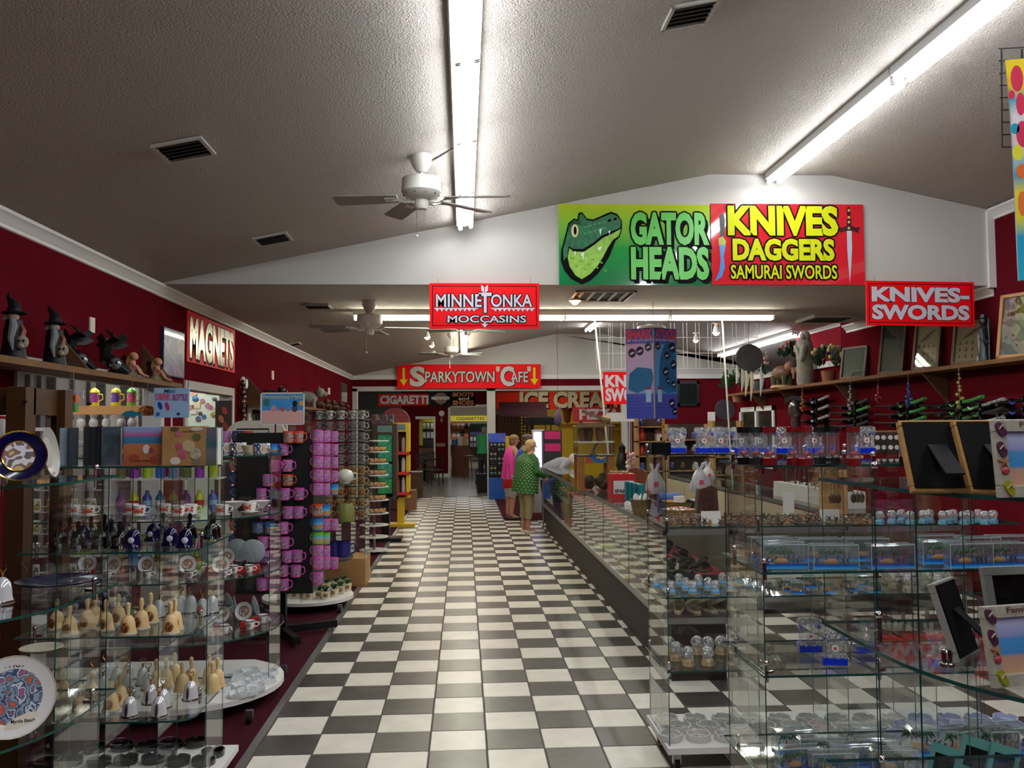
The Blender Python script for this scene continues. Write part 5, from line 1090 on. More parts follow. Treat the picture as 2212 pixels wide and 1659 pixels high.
pa = pZ(828, 1165, 0); YB = 13.6; xb = pY(833, 1000, YB).x
stand('brown_stand', 'dark brown display stand with teal goods', xb, YB, .30, .3, .62, 1.62, pm('#3a2414', .5), pm('#2f5a4e', .5), (.62,), pm('#3a2414', .5), BLACK)
for k, (c, z) in enumerate((('#3fae86', 1.2), ('#3faa4a', .72), ('#4aa89a', .95))):
    m = MB(); m.bx(-.11, .11, -.06, .06, 0, .42 if k == 0 else .22, pm(c, .3, c2='#2a7a62', ns=20)); one('umbrella_pack', m, ('teal', 'bright green', 'sea green')[k]+' packed goods in the brown stand', 'pack', (xb, YB-.06, z))
YY = 15.6; xy_ = pY(866, 1000, YY).x
stand('yellow_stand', 'yellow display stand with red shelves', xy_, YY, .26, .3, .5, 1.65, pm('#d9b81c', .5), pm('#5a1420', .6), (.55, .9, 1.25), pm('#c8281c', .5), pm('#d9b81c', .5))
for k, (dx, z, c, cn) in enumerate(((-.07, 1.30, '#b8642a', 'orange'), (.05, 1.30, '#a89a98', 'grey'), (-.07, .95, '#4aa83a', 'green'), (.05, .95, '#d8d8d8', 'white'), (-.05, .60, '#8a4a2a', 'brown'), (.05, .6, '#c8c8c8', 'silver'))):
    m = MB(); m.lathe([(0,0),(.035,0),(.04,.03),(.035,.2),(.015,.25),(0,.26)], pm(c, .4), 10); one('toy_bottle', m, '%s toy on the yellow stand, %s down' % (cn, ORD[k]), 'toy', (xy_+dx, YY-.08, z))
m = MB(); m.cham(-.2, .2, -.15, .15, 0, .42, pm('#7a5230', .6), .004); p = pZ(878, 1103, 0); one('wooden_crate', m, 'tan carton box on the carpet behind the yellow stand', 'box', (p.x, p.y+.2, 0))
m = MB(); m.cham(-.22, .22, -.4, .4, 0, .62, pm('#4a2c16', .5, c2='#3a2010', ns=5), .004); p = pZ(905, 1070, 0); one('wooden_bin', m, 'low brown wooden bin at the end of the left row', 'bin', (p.x-.12, p.y-.2, 0))
p = pY(838, 905, 13.6); m = MB(); m.bx(-.2, .12, -.12, .12, 0, .14, blotch(['#3a4a7a', '#5a3a4a', '#2a2a3a', '#7a6a4a'], 12)); one('toy_box', m, 'dark blue toy box on top of the brown stand', 'box', (xb, YB, 1.781))
m = MB(); m.prism(arc(0, 0, .26, 0, 180, 12), -.1, .1, pm('#6a1c22', .5), M=RX90); p = pY(842, 905, 15); one('red_dome', m, 'dark red domed goods above the yellow stand', 'toy', (xy_-.1, YY, 1.811))
# ================================================================ RIGHT GLASS UNITS
ZQ = [.5, .857, 1.2, 1.56]
Q1 = [(.985, 4.31), (2.8, 4.31), (2.8, 4.82), (.985, 4.82)]
display('glass_display', 'long low glass unit with white floor board, snow globes and ashtrays', Q1, ZQ, [(1.0, 4.34, 1.0, 4.79), (1.45, 4.34, 1.45, 4.79), (1.9, 4.34, 1.9, 4.79), (2.35, 4.34, 2.35, 4.79), (1.02, 4.6, 2.75, 4.6)], [(1.0, 4.33, .5), (1.0, 4.78, -.5), (1.46, 4.33, .5), (1.91, 4.33, .5)], (Q1, .13, WHITE))
Q2 = [(1.0, 2.94), (1.95, 2.94), (1.95, 3.42), (1.0, 3.42)]
display('glass_display', 'glass unit with liquid timers on top and blue wave tanks', Q2, ZQ, [(1.015, 2.97, 1.015, 3.39), (1.4, 2.97, 1.4, 3.39), (1.75, 2.97, 1.75, 3.39), (1.03, 3.2, 1.9, 3.2)], [(1.02, 2.97, .5), (1.02, 3.3, 0), (1.41, 2.97, .5), (1.41, 3.2, .5)], (Q2, .13, WHITE))
Q3 = [(2.1, 1.29), (2.1, 2.2), (.9, 2.2), (.9, 1.87)]+arc(1.48, 1.87, .58, 180, 270)[1:]
display('glass_display', 'round ended glass unit at the right edge holding photo frames', Q3, ZQ, [(1.1, 1.9, 1.9, 1.9), (1.25, 1.5, 1.25, 1.88), (1.02, 1.95, 1.02, 2.15)], [(1.09, 1.88, 3.0), (1.22, 1.52, 2.2), (1.0, 2.1, 3)], None)
WATR = grad([(0, '#5ab8e8'), (.45, '#2a8ad8'), (.8, '#1458b8'), (1, '#0c3c90')], 'Z', .005, .021, .1, .4)
BLQ = pm('#1030c8', .1, coat=.4); BLL = pm('#2a9ce0', .12, coat=.4)
# liquid drip toys
def drip():
    a = MB(); out = [(-.042,0),(.042,0),(.044,.035),(.034,.045),(.036,.085),(.044,.095),(.042,.122),(.03,.127),(-.03,.127),(-.042,.122),(-.044,.095),(-.036,.085),(-.034,.045),(-.044,.035)]
    a.prism(out, -.014, .014, ACRW, M=RX90)
    b = MB(); b.bx(-.041, .041, -.0148, .0148, .004, .028, BLQ)
    c = MB(); c.add([(-.040,-.012,.10),(-.024,-.012,.10),(-.036,-.012,.084),(-.040,.012,.10),(-.024,.012,.10),(-.036,.012,.084)], [(0,1,2),(3,5,4),(0,3,4,1),(1,4,5,2),(2,5,3,0)], BLQ); c2 = MB(); c2.add([(.040,-.012,.10),(.024,-.012,.10),(.036,-.012,.084),(.040,.012,.10),(.024,.012,.10),(.036,.012,.084)], [(0,2,1),(3,4,5),(0,1,4,3),(1,2,5,4),(2,0,3,5)], BLQ)
    d = MB(); d.lathe([(.006,-.002),(.012,-.002),(.012,.002),(.006,.002),(.006,-.002)], WHITE, 12, M=rotm(rx=pi/2, t=(0,-.0155,.062))); e = MB(); e.lathe([(0,-.002),(.005,-.002),(.005,.002),(0,.002)], pm('#c83a3a', .4), 8, M=rotm(rx=pi/2, t=(0,-.0155,.062)))
    f = MB()
    for k in range(11): f.ball((-.036+.0072*k, -.012+random.uniform(-.003,.003), .108+.009*sin(k*2.1)), .0068, ACRD, 6, 4); f.ball((-.034+.0068*k, -.012, .033+.005*sin(k*1.7)), .0058, ACRD, 6, 4)
    return Kind('liquid_drip_toy', 'toy', [('tank', a), ('blue_liquid', b), ('liquid_drop', c), ('liquid_drop', c2), ('wheel', d), ('wheel_hub', e), ('bubbles', f)], 'blue liquid drip toys')
KDR = drip()
row(KDR, [(1463,980),(1520,980),(1556,980),(1600,981),(1640,981),(1692,981),(1757,981),(1870,981)], 1.561, 'clear drip toy with blue liquid on the high back shelf, %s from the left', 'blue liquid drip toys', jit=.05, sc=1.02)
row(KDR, [(1749,1410),(1803,1438),(1868,1412),(2032,1440)], .858, 'clear drip toy with blue liquid on the lower front shelf, %s from the left', 'blue liquid drip toys', jit=.2)
# liquid timers
def timer(c, red='#8a1014'):
    cap = pm(c, .3, coat=.2)
    a = MB(); a.lathe([(0,0),(.025,0),(.025,.024),(.014,.034),(0,.036)], cap, 6); b = MB(); b.lathe([(0,.131),(.025,.131),(.025,.112),(.015,.103),(0,.101)], cap, 6)
    t = MB(); t.lathe([(.022,.024),(.022,.113)], ACRY, 12); r = MB(); r.ball((0,0,.036), (.014,.014,.014), pm('#9a1010', .25), 8, 6); r2 = MB(); r2.lathe([(0,.095),(.010,.099),(.012,.105)], pm('#9a1010', .25), 8)
    d = MB()
    for k in range(6): d.ball((random.uniform(-.006,.006), random.uniform(-.006,.006), .048+k*.004), .003, pm('#3a5ae0', .3), 6, 4)
    return Kind('liquid_timer', 'timer', [('lower_cap', a), ('upper_cap', b), ('tube', t), ('red_liquid', r), ('red_drop', r2), ('blue_drops', d)], 'liquid timers on the front glass unit')
TBK, TRD = timer('#070708'), timer('#6a0a0e')
for K, cn, pts in ((TBK, 'black', [(1608,1003),(1634,1004),(1775,1003),(1800,1004),(1957,1002),(1989,1004)]), (TRD, 'red', [(1664,1005),(1716,1005),(1741,1006),(1845,1006),(2114,1003),(2095,1012)])):
    row(K, pts, 1.561, 'liquid timer with '+cn+' caps on top of the glass unit, %s from left', 'liquid timers', jit=.3, sc=.98)
# clear dice boxes
for k, x in enumerate((1900, 1928, 1956, 1990)):
    p = pZ(x, 979, 1.561); root = thing('dice_box', 'clear box of giant white dotted pieces behind the timers, %s from left' % ORD[k], 'box', (p.x, p.y, 1.561), group='dice boxes')
    m = MB(); m.bx(-.03, .03, -.012, .02, 0, .105, pm('#3a2c24', .4)); obj('box', m, root); m = MB(); m.bx(-.031, .031, -.013, .021, .1, .108, pm('#8a6a3a', .4)); obj('lid', m, root)
    for sx in (-1, 1):
        for z in (.028, .075): m = MB(); m.lathe([(0,0),(.011,0),(.011,.003),(0,.003)], WHITE, 12, M=rotm(rx=pi/2, t=(sx*.015,-.0125,z))); obj('disc', m, root)
m = MB()
for k in range(8): m.bx(-.045+k*.0118, -.037+k*.0118, -.04, -.034, .0, .055, BLACK); m.bx(-.045, .045, -.04, -.034, k*.0075, k*.0075+.004, BLACK)
m.bx(-.045, .045, -.034, .04, 0, .004, BLACK); m.bx(-.045, .045, .034, .04, 0, .055, BLACK); m.bx(-.045,-.04,-.04,.04,0,.055, BLACK); m.bx(.04,.045,-.04,.04,0,.055, BLACK)
p = pZ(1425, 981, 1.561); one('plastic_basket', m, 'small black plastic basket at the corner of the high shelf', 'basket', p)
# snow globes
def globe(base, fig, r=.019, gold=False):
    a = MB(); a.lathe([(0,0),(.023,0),(.024,.004),(.021,.014),(.019,.022),(.014,.026),(0,.026)], base, 14)
    b = MB(); b.ball((0,0,.045), r*1.22, ACRD, 14, 10); c = MB(); c.tube([(0,0,.028),(.002,0,.04),(-.002,0,.052)], [.010,.009,.003], fig, 8)
    return Kind('snow_globe', 'snow globe', [('base', a), ('dome', b), ('figure', c)], 'snow globes')
GB1 = globe(grad([(0, '#b8a078'), (.25, '#8aa07a'), (.4, '#3a8ac8'), (1, '#9accea')], 'Z', 0, .03), pm('#c8ccd0', .5)); GB2 = globe(pm('#c4ac86', .5, c2='#8a7458', ns=60), pm('#8a9aa0', .5)); GB3 = globe(pm('#a8a08a', .4, c2='#7a6a4a', ns=50), pm('#c8b86a', .4)); GB4 = globe(pm('#7fb8c8', .4, c2='#3a7a98', ns=60), pm('#b0404a', .5))
def c4(pts, ox, oy): return [(ox+x/5.027, oy+y/5.027) for x, y in pts]
row(GB1, c4([(370,985),(455,1025),(540,940),(612,985),(690,1025),(750,950),(855,985),(935,1025),(1010,930),(1090,985),(1200,920),(1300,970),(1395,1020),(300,960)], 1360, 1080), .858, 'snow globe with a blue sea base on the middle glass shelf, %s from left', 'sea snow globes', sc=1.0)
row(GB2, c4([(430,430),(510,490),(640,545),(735,420),(850,540),(855,430),(995,420),(1120,440),(1240,360)], 1360, 1329), .501, 'snow globe with a sandy base, second lowest shelf, %s from the left', 'sandy snow globes', sc=1.4)
row(GB3, c4([(800,660),(960,700),(1160,640),(1290,700),(1390,620),(1090,610),(720,600)], 1772, 1140), .858, 'snow globe with a golden beach base behind the leaning frame, %s from left', 'golden snow globes', sc=1.35)
row(GB4, [(1772+x/5.027, 1133-(k % 3)*2) for k, x in enumerate((650,780,885,980,1120,1190,1330,1400,1450,1560,1620,1720,1790,1880))], 1.201, 'snow globe with a turquoise base on the second shelf, %s from the left', 'turquoise snow globes', sc=1.0)
DM = MB(); DM.lathe([(.032,0),(.036,.012),(.034,.03),(.02,.046),(0,.05)], ACRY, 16); DI = MB(); DI.ball((0,0,.02), (.024,.024,.018), blotch(['#c05a5a', '#c8a88a', '#7a9a4a', '#8a4a6a'], 60), 12, 8); KDM = Kind('glass_paperweight', 'paperweight', [('dome', DM), ('core', DI)])
for (x, y), lab in (((1655, 1408), 'red swirled glass paperweight beside the sandy globes'), ((1678, 1440), 'orange and green glass paperweight at the shelf corner')): KDM.put(pZ(x, y, .501)+Vector((0, .0, 0)), lab, sc=1.2)
# white souvenir ashtrays on the floor board
AW2 = ashtray(pm('#d8d6d0', .3), blotch(['#d8d6d0', '#8a8680', '#5a5652', '#d8d6d0'], 60)); AW3 = ashtray(pm('#d8d6d0', .3), blotch(['#d8d6d0', '#c06a60', '#8a4a44', '#6a8a9a'], 60)); AW4 = ashtray(pm('#b9c0da', .25), None)
k = 0; cnt = {}
for r_, (y, off) in enumerate(((1560, 0), (1577, 28), (1597, 8))):
    for c_ in range(13):
        x = 1440+off+c_*61
        if x > 2200: continue
        K, cn = (AW2, 'grey patterned') if x < 1720 else ((AW3, 'red patterned') if x < 1935 else (AW4, 'pale lilac'))
        p = pZ(x, y, .13); K.put((p.x, min(4.77, max(4.37, p.y)), .1305), '%s white ashtray on the floor board, %s in the %s row' % (cn, ORD[c_], ('back', 'middle', 'front')[r_]), rz=random.uniform(0, 6), group='ashtrays on the floor board', sc=1.22)
# wave tanks
def wave(w_=.078, h=.088, d=.022, name='wave_tank'):
    a = MB(); a.cham(-w_, w_, -d, d, 0, h, ACRY, .008)
    b = MB(); b.bx(-w_+.002, w_-.002, -d-.0008, d-.002, .005, .021, WATR); i_ = MB(); i_.ball((-.01,0,.026), (.026,.012,.012), pm('#c88a3a', .5), 8, 6)
    t = MB(); lf = MB()
    for x0 in (-.03, .012):
        t.tube([(x0,0,.026),(x0+.004,0,.045),(x0,0,.058)], .002, pm('#3a2a1a', .6), 5)
        for q in range(6): a_ = q*1.05; lf.tube([(x0,0,.058),(x0+.013*cos(a_),.006*sin(a_),.064),(x0+.025*cos(a_),.010*sin(a_),.050)], [.002,.007,.001], pm('#1a5a2c', .5), 4)
    f = MB()
    for x0 in (.035, .05, -.055): f.tube([(x0,0,.022),(x0-.004,0,.034),(x0+.004,0,.044)], [.004,.005,.002], pm('#1a1a1c', .4), 5)
    g = MB()
    for (x0, x1, z0, z1) in ((-w_, w_, h-.0035, h), (-w_, -w_+.0015, 0, h), (w_-.0015, w_, 0, h)): g.bx(x0, x1, -d-.001, -d+.001, z0, z1, EDGE_GLINT)
    g.bx(-w_, w_, d-.002, d+.001, h-.003, h, EDGE_GLINT)  # pale bars paint the highlight along the block's edges
    return Kind(name, 'ornament', [('edge_glints', g), ('acrylic_block', a), ('blue_water', b), ('island', i_), ('trunk', t), ('palm_leaves', lf), ('dolphin', f)], 'blue wave tanks')
KWV = wave(); KWC = wave(.04, .08, .03)
row(KWV, [(1665,1212),(1686,1222),(1694,1230),(1768,1214),(1802,1231),(1870,1214),(1923,1230),(2025,1206),(2035,1220),(2092,1228),(2112,1212),(2180,1208),(2165,1226)], 1.201, 'clear wave tank with blue water and palms at eye height, %s from left', 'upper wave tanks', jit=.06)
row(KWC, [(1705,1278),(1722,1284),(1748,1270),(1790,1283),(1838,1277),(1886,1281),(1862,1268)], .858, 'small clear wave cube behind the upper shelf edge, %s from the left', 'wave cubes', jit=.3, sc=.8)
row(KWV, [(1715,1628),(1772,1645),(1725,1668),(1862,1622),(1898,1646),(1930,1672),(1838,1660),(1800,1680)], .501, 'clear wave tank with blue water near the bottom edge, %s from left', 'lower wave tanks', jit=.1)
row(KWC, [(1992,1632),(2075,1636),(2122,1622),(2160,1636),(2190,1628)], .501, 'clear wave cube near the bottom right corner, %s from the left', 'wave cubes', jit=.3, sc=1.3)
for k, (x, y, s_) in enumerate(((2030, 1690, 1), (2098, 1680, 1.1), (2160, 1690, 1))):
    p = pZ(x, y, .501); root = thing('teal_photo_stand', 'small teal photo frame at the bottom edge, %s from the left' % ORD[k], 'photo frame', (p.x, p.y, .501), (-.3, .25, -.4), 'teal photo frames', s_)
    m = MB(); m.bx(-.045, .045, -.004, .004, 0, .12, pm('#4f8a86', .4)); obj('border', m, root); m = MB(); m.bx(-.03, .03, -.006, -.004, .03, .09, BLK); obj('opening', m, root)
# tray boxes and pink goods on the long unit lower right
m = MB(); m.lathe([(0,.05),(.13,.05),(.15,.02),(.15,0),(.13,-.0),(0,0)], pm('#c4453f', .5), 20, sx=1.3, sy=.45); p = pZ(2020, 1425, .501); one('red_pack', m, 'rounded coral red pack on the lower back shelf', 'pack', (p.x, p.y+.1, .501))
for k, (x, c) in enumerate(((1985, '#8a9a9a'), (2040, '#7a9098'), (2090, '#5a6a88'), (2125, '#5a6a90'))):
    p = pZ(x, 1440, .501); m = MB(); m.cham(-.045, .045, -.03, .03, 0, .07, glassy((.62,.68,.72), .1, .1), .006); m.bx(-.03,.03,-.015,.015,.005,.05, pm(c, .5)); one('clear_box', m, 'clear plastic gift box in front of the red pack, %s from left' % ORD[k], 'box', (p.x, p.y+.03, .501), group='clear gift boxes')
# tiny shell figures on the second shelf
def shell_fig(c, c2):
    m = MB(); M_ = pm(c, .5, c2=c2, ns=90); m.ball((0,0,.010), (.014,.012,.010), M_, 8, 5); m.ball((.003,-.003,.022), (.009,.008,.009), M_, 8, 5)
    for s_ in (-1, 1): m.tube([(s_*.006,0,.026),(s_*.010,0,.036)], [.004,.001], M_, 4)
    m.ball((.012,-.004,.008), .005, M_, 6, 4); return Kind('shell_figure', 'figurine', [('figure', m)], 'tiny shell figures')
SF = [(shell_fig('#6a4a34', '#3a2a20'), 'brown'), (shell_fig('#8a7458', '#5a4630'), 'tan'), (shell_fig('#9a8a74', '#4a3a2c'), 'pale'), (shell_fig('#3a3230', '#6a5a4c'), 'dark'), (shell_fig('#8a4a2c', '#b08a5a'), 'rusty')]
random.seed(5)
for r_ in range(4):
    for c_ in range(28):
        x = 1436+c_*16.6+random.uniform(-4, 4)+r_*4; p = pZ(x, 1134-r_*4.2, 1.2); i_ = random.randrange(5)
        SF[i_][0].put((p.x, min(p.y, 4.76), 1.2005), '%s shell figure, %s along the %s row of the second shelf' % (SF[i_][1], ORD[c_], ('front', 'second', 'third', 'back')[r_]), rz=random.uniform(-1, 1), sc=random.uniform(.85, 1.15))
for k, (x, y) in enumerate(((1537, 1132), (1794, 1128))):
    p = pZ(x, y, 1.2); m = MB(); m.bx(-.05, .05, -.002, .002, 0, .065, WHITE, M=rotm(rx=-.2)); m.bx(-.05, .05, .0, .02, 0, .002, WHITE); one('price_card', m, 'white price card among the shell figures, '+('left one' if k == 0 else 'right one'), 'card', (p.x, min(p.y, 4.55), 1.2005))
# photo frames on the round ended unit
def frame_kind(w_, h, border, pic, bw=.022, deco=True, name='framed_photo'):
    a = MB()
    for (x0, x1, z0, z1) in ((-w_/2, w_/2, 0, bw), (-w_/2, w_/2, h-bw, h), (-w_/2, -w_/2+bw, bw, h-bw), (w_/2-bw, w_/2, bw, h-bw)): a.cham(x0, x1, -.008, .006, z0, z1, border, .002)
    b = MB(); b.bx(-w_/2+bw*.5, w_/2-bw*.5, .0, .004, bw*.5, h-bw*.5, pic); c = MB(); c.bx(-w_/2+.006, w_/2-.006, .006, .010, .006, h-.006, pm('#070708', .7, spec=.1))
    d = MB(); d.bx(-.018, .018, -.002, .002, -h*.62, 0, pm('#121214', .6, spec=.15), M=rotm(rx=.55, t=(.0, .012, h*.62))); ps = [('border', a), ('picture', b), ('back_board', c), ('easel_flap', d)]
    if deco:
        for (x, z, s_, col, rot) in ((-w_/2+.012, h-.02, .016, '#4a2a3a', .5), (-w_/2+.010, h-.06, .016, '#4a2238', .3), (-w_/2+.018, .018, .016, '#8a8a1c', .4), (w_/2-.05, .016, .016, '#8a8a1c', -.6)):
            e = MB(); e.prism(ell(x, z, s_*.55, s_, 12, rot), 0, .006, pm(col, .3), M=Matrix.Translation((0,-.008,0)) @ RX90); e.tube([(x-.006, -.014, z), (x, -.018, z+.008), (x+.006, -.014, z)], .0015, pm('#c8c0b0', .3), 4); ps.append(('flip_flop', e))
        e = MB()
        for q in range(5): a_ = pi/2+q*2*pi/5; e.tube([(-w_/2+.012,-.010,h*.45),(-w_/2+.012+.014*cos(a_),-.010,h*.45+.014*sin(a_))], [.004,.001], pm('#8a5a3a', .5), 5)
        ps.append(('starfish', e)); e = MB(); e.ball((-w_/2+.014,-.010,h*.34), (.009,.004,.008), pm('#a02a3a', .4), 8, 5); ps.append(('shell', e))
        ps.append(('lettering', letters('Family', 0, h-.012, .06, .014, pm('#5a2a1c', .5), -.0095)))
    return Kind(name, 'photo frame', ps, 'photo frames')
SEAP = grad([(0, '#c89a7a'), (.25, '#b89080'), (.3, '#3f86c0'), (.5, '#4a90c8'), (.52, '#8a94c8'), (.7, '#b8bce0'), (1, '#8f9ad0')], 'Z', .02, .16, .3)
CORK = pm('#a3783c', .7, c2='#936a32', ns=60); SNDB = pm('#a8a294', .6, c2='#989282', ns=60)
FA = frame_kind(.125, .15, CORK, BLK, .012, False); FC = frame_kind(.17, .155, SNDB, SEAP, .024); FG = frame_kind(.13, .17, pm('#8f8d88', .5), BLK, .02, False)
p = pZ(2040, 1064, 1.561); FA.put((p.x, p.y, 1.562), 'cork edged photo frame seen from the back, nearer the aisle', rot=(.42, 0, pi-.1))
p = pZ(2150, 1066, 1.561); FA.put((p.x+.02, p.y+.01, 1.562), 'cork edged photo frame seen from the back, behind flip-flop frame', rot=(.42, 0, pi-.05))
p = pZ(2240, 1066, 1.561); FC.put((pY(2243, 1066, p.y-.08).x, p.y-.08, 1.561), 'sandy photo frame with flip-flops and a beach picture, upper shelf', rot=(-.1, 0, .05), sc=.9)
p = pZ(2068, 1420, 1.201); FG.put((p.x+.02, p.y, 1.202), 'grey photo frame seen from behind with a black easel', rot=(.3, 0, pi+.75), sc=.95)
p = pZ(2215, 1480, 1.201); FC.put((pY(2222, 1480, p.y).x, p.y, 1.202), 'sandy family photo frame with flip-flops and a beach picture, lower shelf', rot=(-.18, 0, .2), sc=.95)
p = pZ(2180, 1390, 1.201); FG.put((p.x+.02, 1.93, 1.202), 'white edged black photo frame behind the family frame', rot=(-.2, 0, .1), sc=1.0)
m = MB(); m.lathe([(0,0),(.016,0),(.016,.006),(.011,.008),(.012,.026),(.008,.033),(0,.035)], CHROME, 14); p = pZ(2045, 1438, 1.201); one('chrome_clamp', m, 'round chrome clamp knob on the curved glass shelf', 'clamp', (p.x, p.y, 1.201))
# ================================================================ COUNTERS
DRED = pm('#4a1218', .8, c2='#3c0d14', ns=30)
def counter(name, label, x0, x1, y0, y1, zb, zt, front, shelves=(), legs=True, panel=None):
    """aluminium framed glass counter; local origin at (x0,y0,0)"""
    root = thing(name, label, 'counter', (x0, y0, 0)); W_, D_ = x1-x0, y1-y0; r = .022
    for (a, b, c, d) in ((0, W_, 0, r), (0, W_, D_-r, D_), (0, r, 0, D_), (W_-r, W_, 0, D_)):
        for z in (zb-.04, zt-.03): m = MB(); m.bx(a, b, c, d, z, z+.03 if z > zb else z+.04, ALU); obj('rail', m, root)
    ny = max(1, round(D_/1.22)); nx = max(1, round(W_/1.22))
    for (x, y) in ((0, 0), (W_-r, 0), (0, D_-r), (W_-r, D_-r)): m = MB(); m.bx(x, x+r, y, y+r, 0, zt-.03, ALU); obj('post', m, root)
    for k in range(ny):
        for x in (.006, W_-.006):
            if x > W_/2 and front == 'x': continue
            m = MB(); pane(m, x, D_*k/ny+.004, x, D_*(k+1)/ny-.004, zb, zt-.03); obj('glass_pane', m, root)
    for k in range(nx):
        for y in (.006, D_-.006): m = MB(); pane(m, W_*k/nx+.004, y, W_*(k+1)/nx-.004, y, zb, zt-.03); obj('glass_pane', m, root)
    m = MB(); m.prism([(0,0),(W_,0),(W_,D_),(0,D_)], zt, zt+.008, GL, side=ALU); obj('glass_top', m, root)
    m = MB(); m.bx(r, W_-r, r, D_-r, zb-.03, zb-.002, pm('#b8b2a4', .5)); obj('deck', m, root)
    for z in shelves: m = MB(); m.prism([(.03,.03),(W_-.03,.03),(W_-.03,D_-.03),(.03,D_-.03)], z-.006, z, GL, side=GLE); obj('shelf', m, root)
    if panel: m = MB(); m.bx(.05, W_-.05, .03, D_-.03, 0, zb-.04, panel); obj('plinth', m, root)
    return root
c1 = counter('glass_counter', 'long aluminium framed glass counter along the aisle with alligator heads', 1.33, 1.80, 5.86, 15.0, .42, 1.0, 'x', (.70,), panel=pm('#241014', .6))
m = MB(); m.bx(.03, .44, .03, 9.0, .421, .425, DRED); obj('cloth', m, c1); m = MB(); m.bx(.24, .44, .03, 9.0, .7005, .704, pm('#8a1c22', .8)); obj('cloth', m, c1)
m = MB(); m.bx(.45, .465, .03, 9.1, .43, .96, pm('#6e6a58', .6)); obj('back_door', m, c1)
c2_ = counter('glass_counter', 'cross counter with olive backed glass case facing the camera', 1.83, 3.43, 5.9, 6.42, .64, 1.0, 'y')
m = MB(); m.bx(.03, 1.57, .44, .46, .65, .96, pm('#5f5638', .6)); obj('back_panel', m, c2_); m = MB(); m.bx(.05, 1.55, .05, .45, .42, .45, BLACK); obj('low_shelf', m, c2_)
c3 = counter('glass_counter', 'inner counter with beige sliding doors behind the cash area', 2.95, 3.45, 6.8, 12.7, .40, 1.0, 'x')
for k in range(6):
    m = MB(); m.bx(-.012, -.002, .04+k*.97, .98+k*.97, .40, .955, pm('#b9ad92', .5)); d_ = obj('door', m, c3); m = MB(); m.bx(-.018, -.012, .5+k*.97, .56+k*.97, .72, .73, STEEL); obj('handle', m, d_)
# alligator heads
def gator(c, c2, teeth='#e6e0c8'):
    M_ = pm(c, .4, c2=c2, ns=50, bump=(120, .4)); m = MB()
    m.prism([(-.032,0),(.032,0),(.03,.06),(.018,.13),(.02,.155),(.008,.17),(-.008,.17),(-.02,.155),(-.018,.13),(-.03,.06)], .0, .014, M_)
    u = MB(); M2 = rotm(rx=.42, t=(0,.0,.024)); u.prism([(-.036,0),(.036,0),(.032,.06),(.018,.12),(.02,.15),(.008,.165),(-.008,.165),(-.02,.15),(-.018,.12),(-.032,.06)], 0, .018, M_, M=M2); u.ball((0,-.004,.028), (.038,.03,.026), M_, 8, 6)
    for s_ in (-1, 1): u.ball((s_*.022,.03,.056), .012, M_, 6, 5)
    t = MB()
    for k in range(7):
        for s_ in (-1, 1): y = .03+k*.02; w_ = .028-k*.0015; t.add([(s_*w_-.003,y,.014),(s_*w_+.003,y,.014),(s_*w_,y+.003,.024),(s_*w_,y+.006,.014)], [(0,1,2),(1,3,2),(3,0,2)], pm(teeth, .4))
    i_ = MB(); i_.bx(-.02,.02,.01,.12,.0135,.016, pm('#8a5a34', .5))
    return Kind('alligator_trophy', 'alligator head', [('lower_jaw', m), ('upper_jaw', u), ('teeth', t), ('mouth', i_)], 'alligator heads in the counter')
GC, GD = gator('#d9cfae', '#b8a674'), gator('#3c3a2c', '#24241c', '#8a8a74')
for k in range(12):
    GC.put((1.43+.1*(k % 3)*.9, 6.35+k*.19+(k % 3)*.03, .426), 'bleached alligator head on the counter floor, %s from the near end' % ORD[k], rz=2.6+.5*(k % 2), sc=1.2)
for k in range(5):
    GC.put((1.42+.075*k, 6.10+.03*(k % 2), .426), 'open mouthed pale alligator head at the counter end, %s from the aisle' % ORD[k], rz=pi+.3*(k-2), sc=1.15)
for k in range(8):
    GD.put((1.44+.075*(k % 4)+.02*(k//4), 6.06+.16*(k//4), .705), 'dark alligator head across the near counter end, %s in two rows' % ORD[k], rz=pi+.35*((k % 3)-1), sc=.85)
for k in range(12):
    GD.put((1.60+.05*(k % 3), 6.42+k*.17, .705), 'dark alligator head on the counter shelf, %s from the near end' % ORD[k], rz=2.2+.4*(k % 2), sc=.8)
for k, (x, y) in enumerate(((1443, 1175), (1487, 1198), (1265, 1182))):
    m = MB(); m.bx(-.012, .012, -.002, .002, 0, .045, WHITE, M=rotm(rx=-.3, rz=-.5)); one('price_tag', m, 'small white price tag in the glass counter, %s from the front' % ('nearest', 'second', 'third')[k], 'tag', (1.45, 6.0+.22*k, .72))
m = MB(); m.bx(-.1, .1, -.15, .15, 0, .004, pm('#b8d82a', .5)); one('green_note', m, 'lime green paper lying inside the aisle counter', 'paper', (1.5, 9.4, .427))
# ---------------------------------------------------------------- things on the aisle counter
ZT = 1.009
def onc(x, y, Z=ZT): return pZ(x, y, Z)
p = onc(1282, 1060)
root = thing('oak_vitrine', 'oak framed glass vitrine standing on the aisle counter', 'cabinet', (p.x+.02, p.y+.15, ZT)); OK2 = pm('#a06a26', .5, c2='#8f5c1e', ns=6)
for x in (-.19, .14): m = MB(); m.bx(x, x+.075, -.15, -.09, 0, .37, OK2); obj('post', m, root); m = MB(); m.bx(x, x+.075, .12, .18, 0, .37, OK2); obj('post', m, root)
m = MB(); m.bx(-.19, .215, -.15, .18, .37, .385, pm('#2a2a2a', .4)); obj('shelf', m, root); m = MB(); m.bx(-.19, .215, -.15, .18, .52, .535, WHITE); obj('shelf', m, root); m = MB(); m.bx(-.20, .225, -.16, .19, .70, .715, pm('#8a7a54', .5)); obj('top_board', m, root)
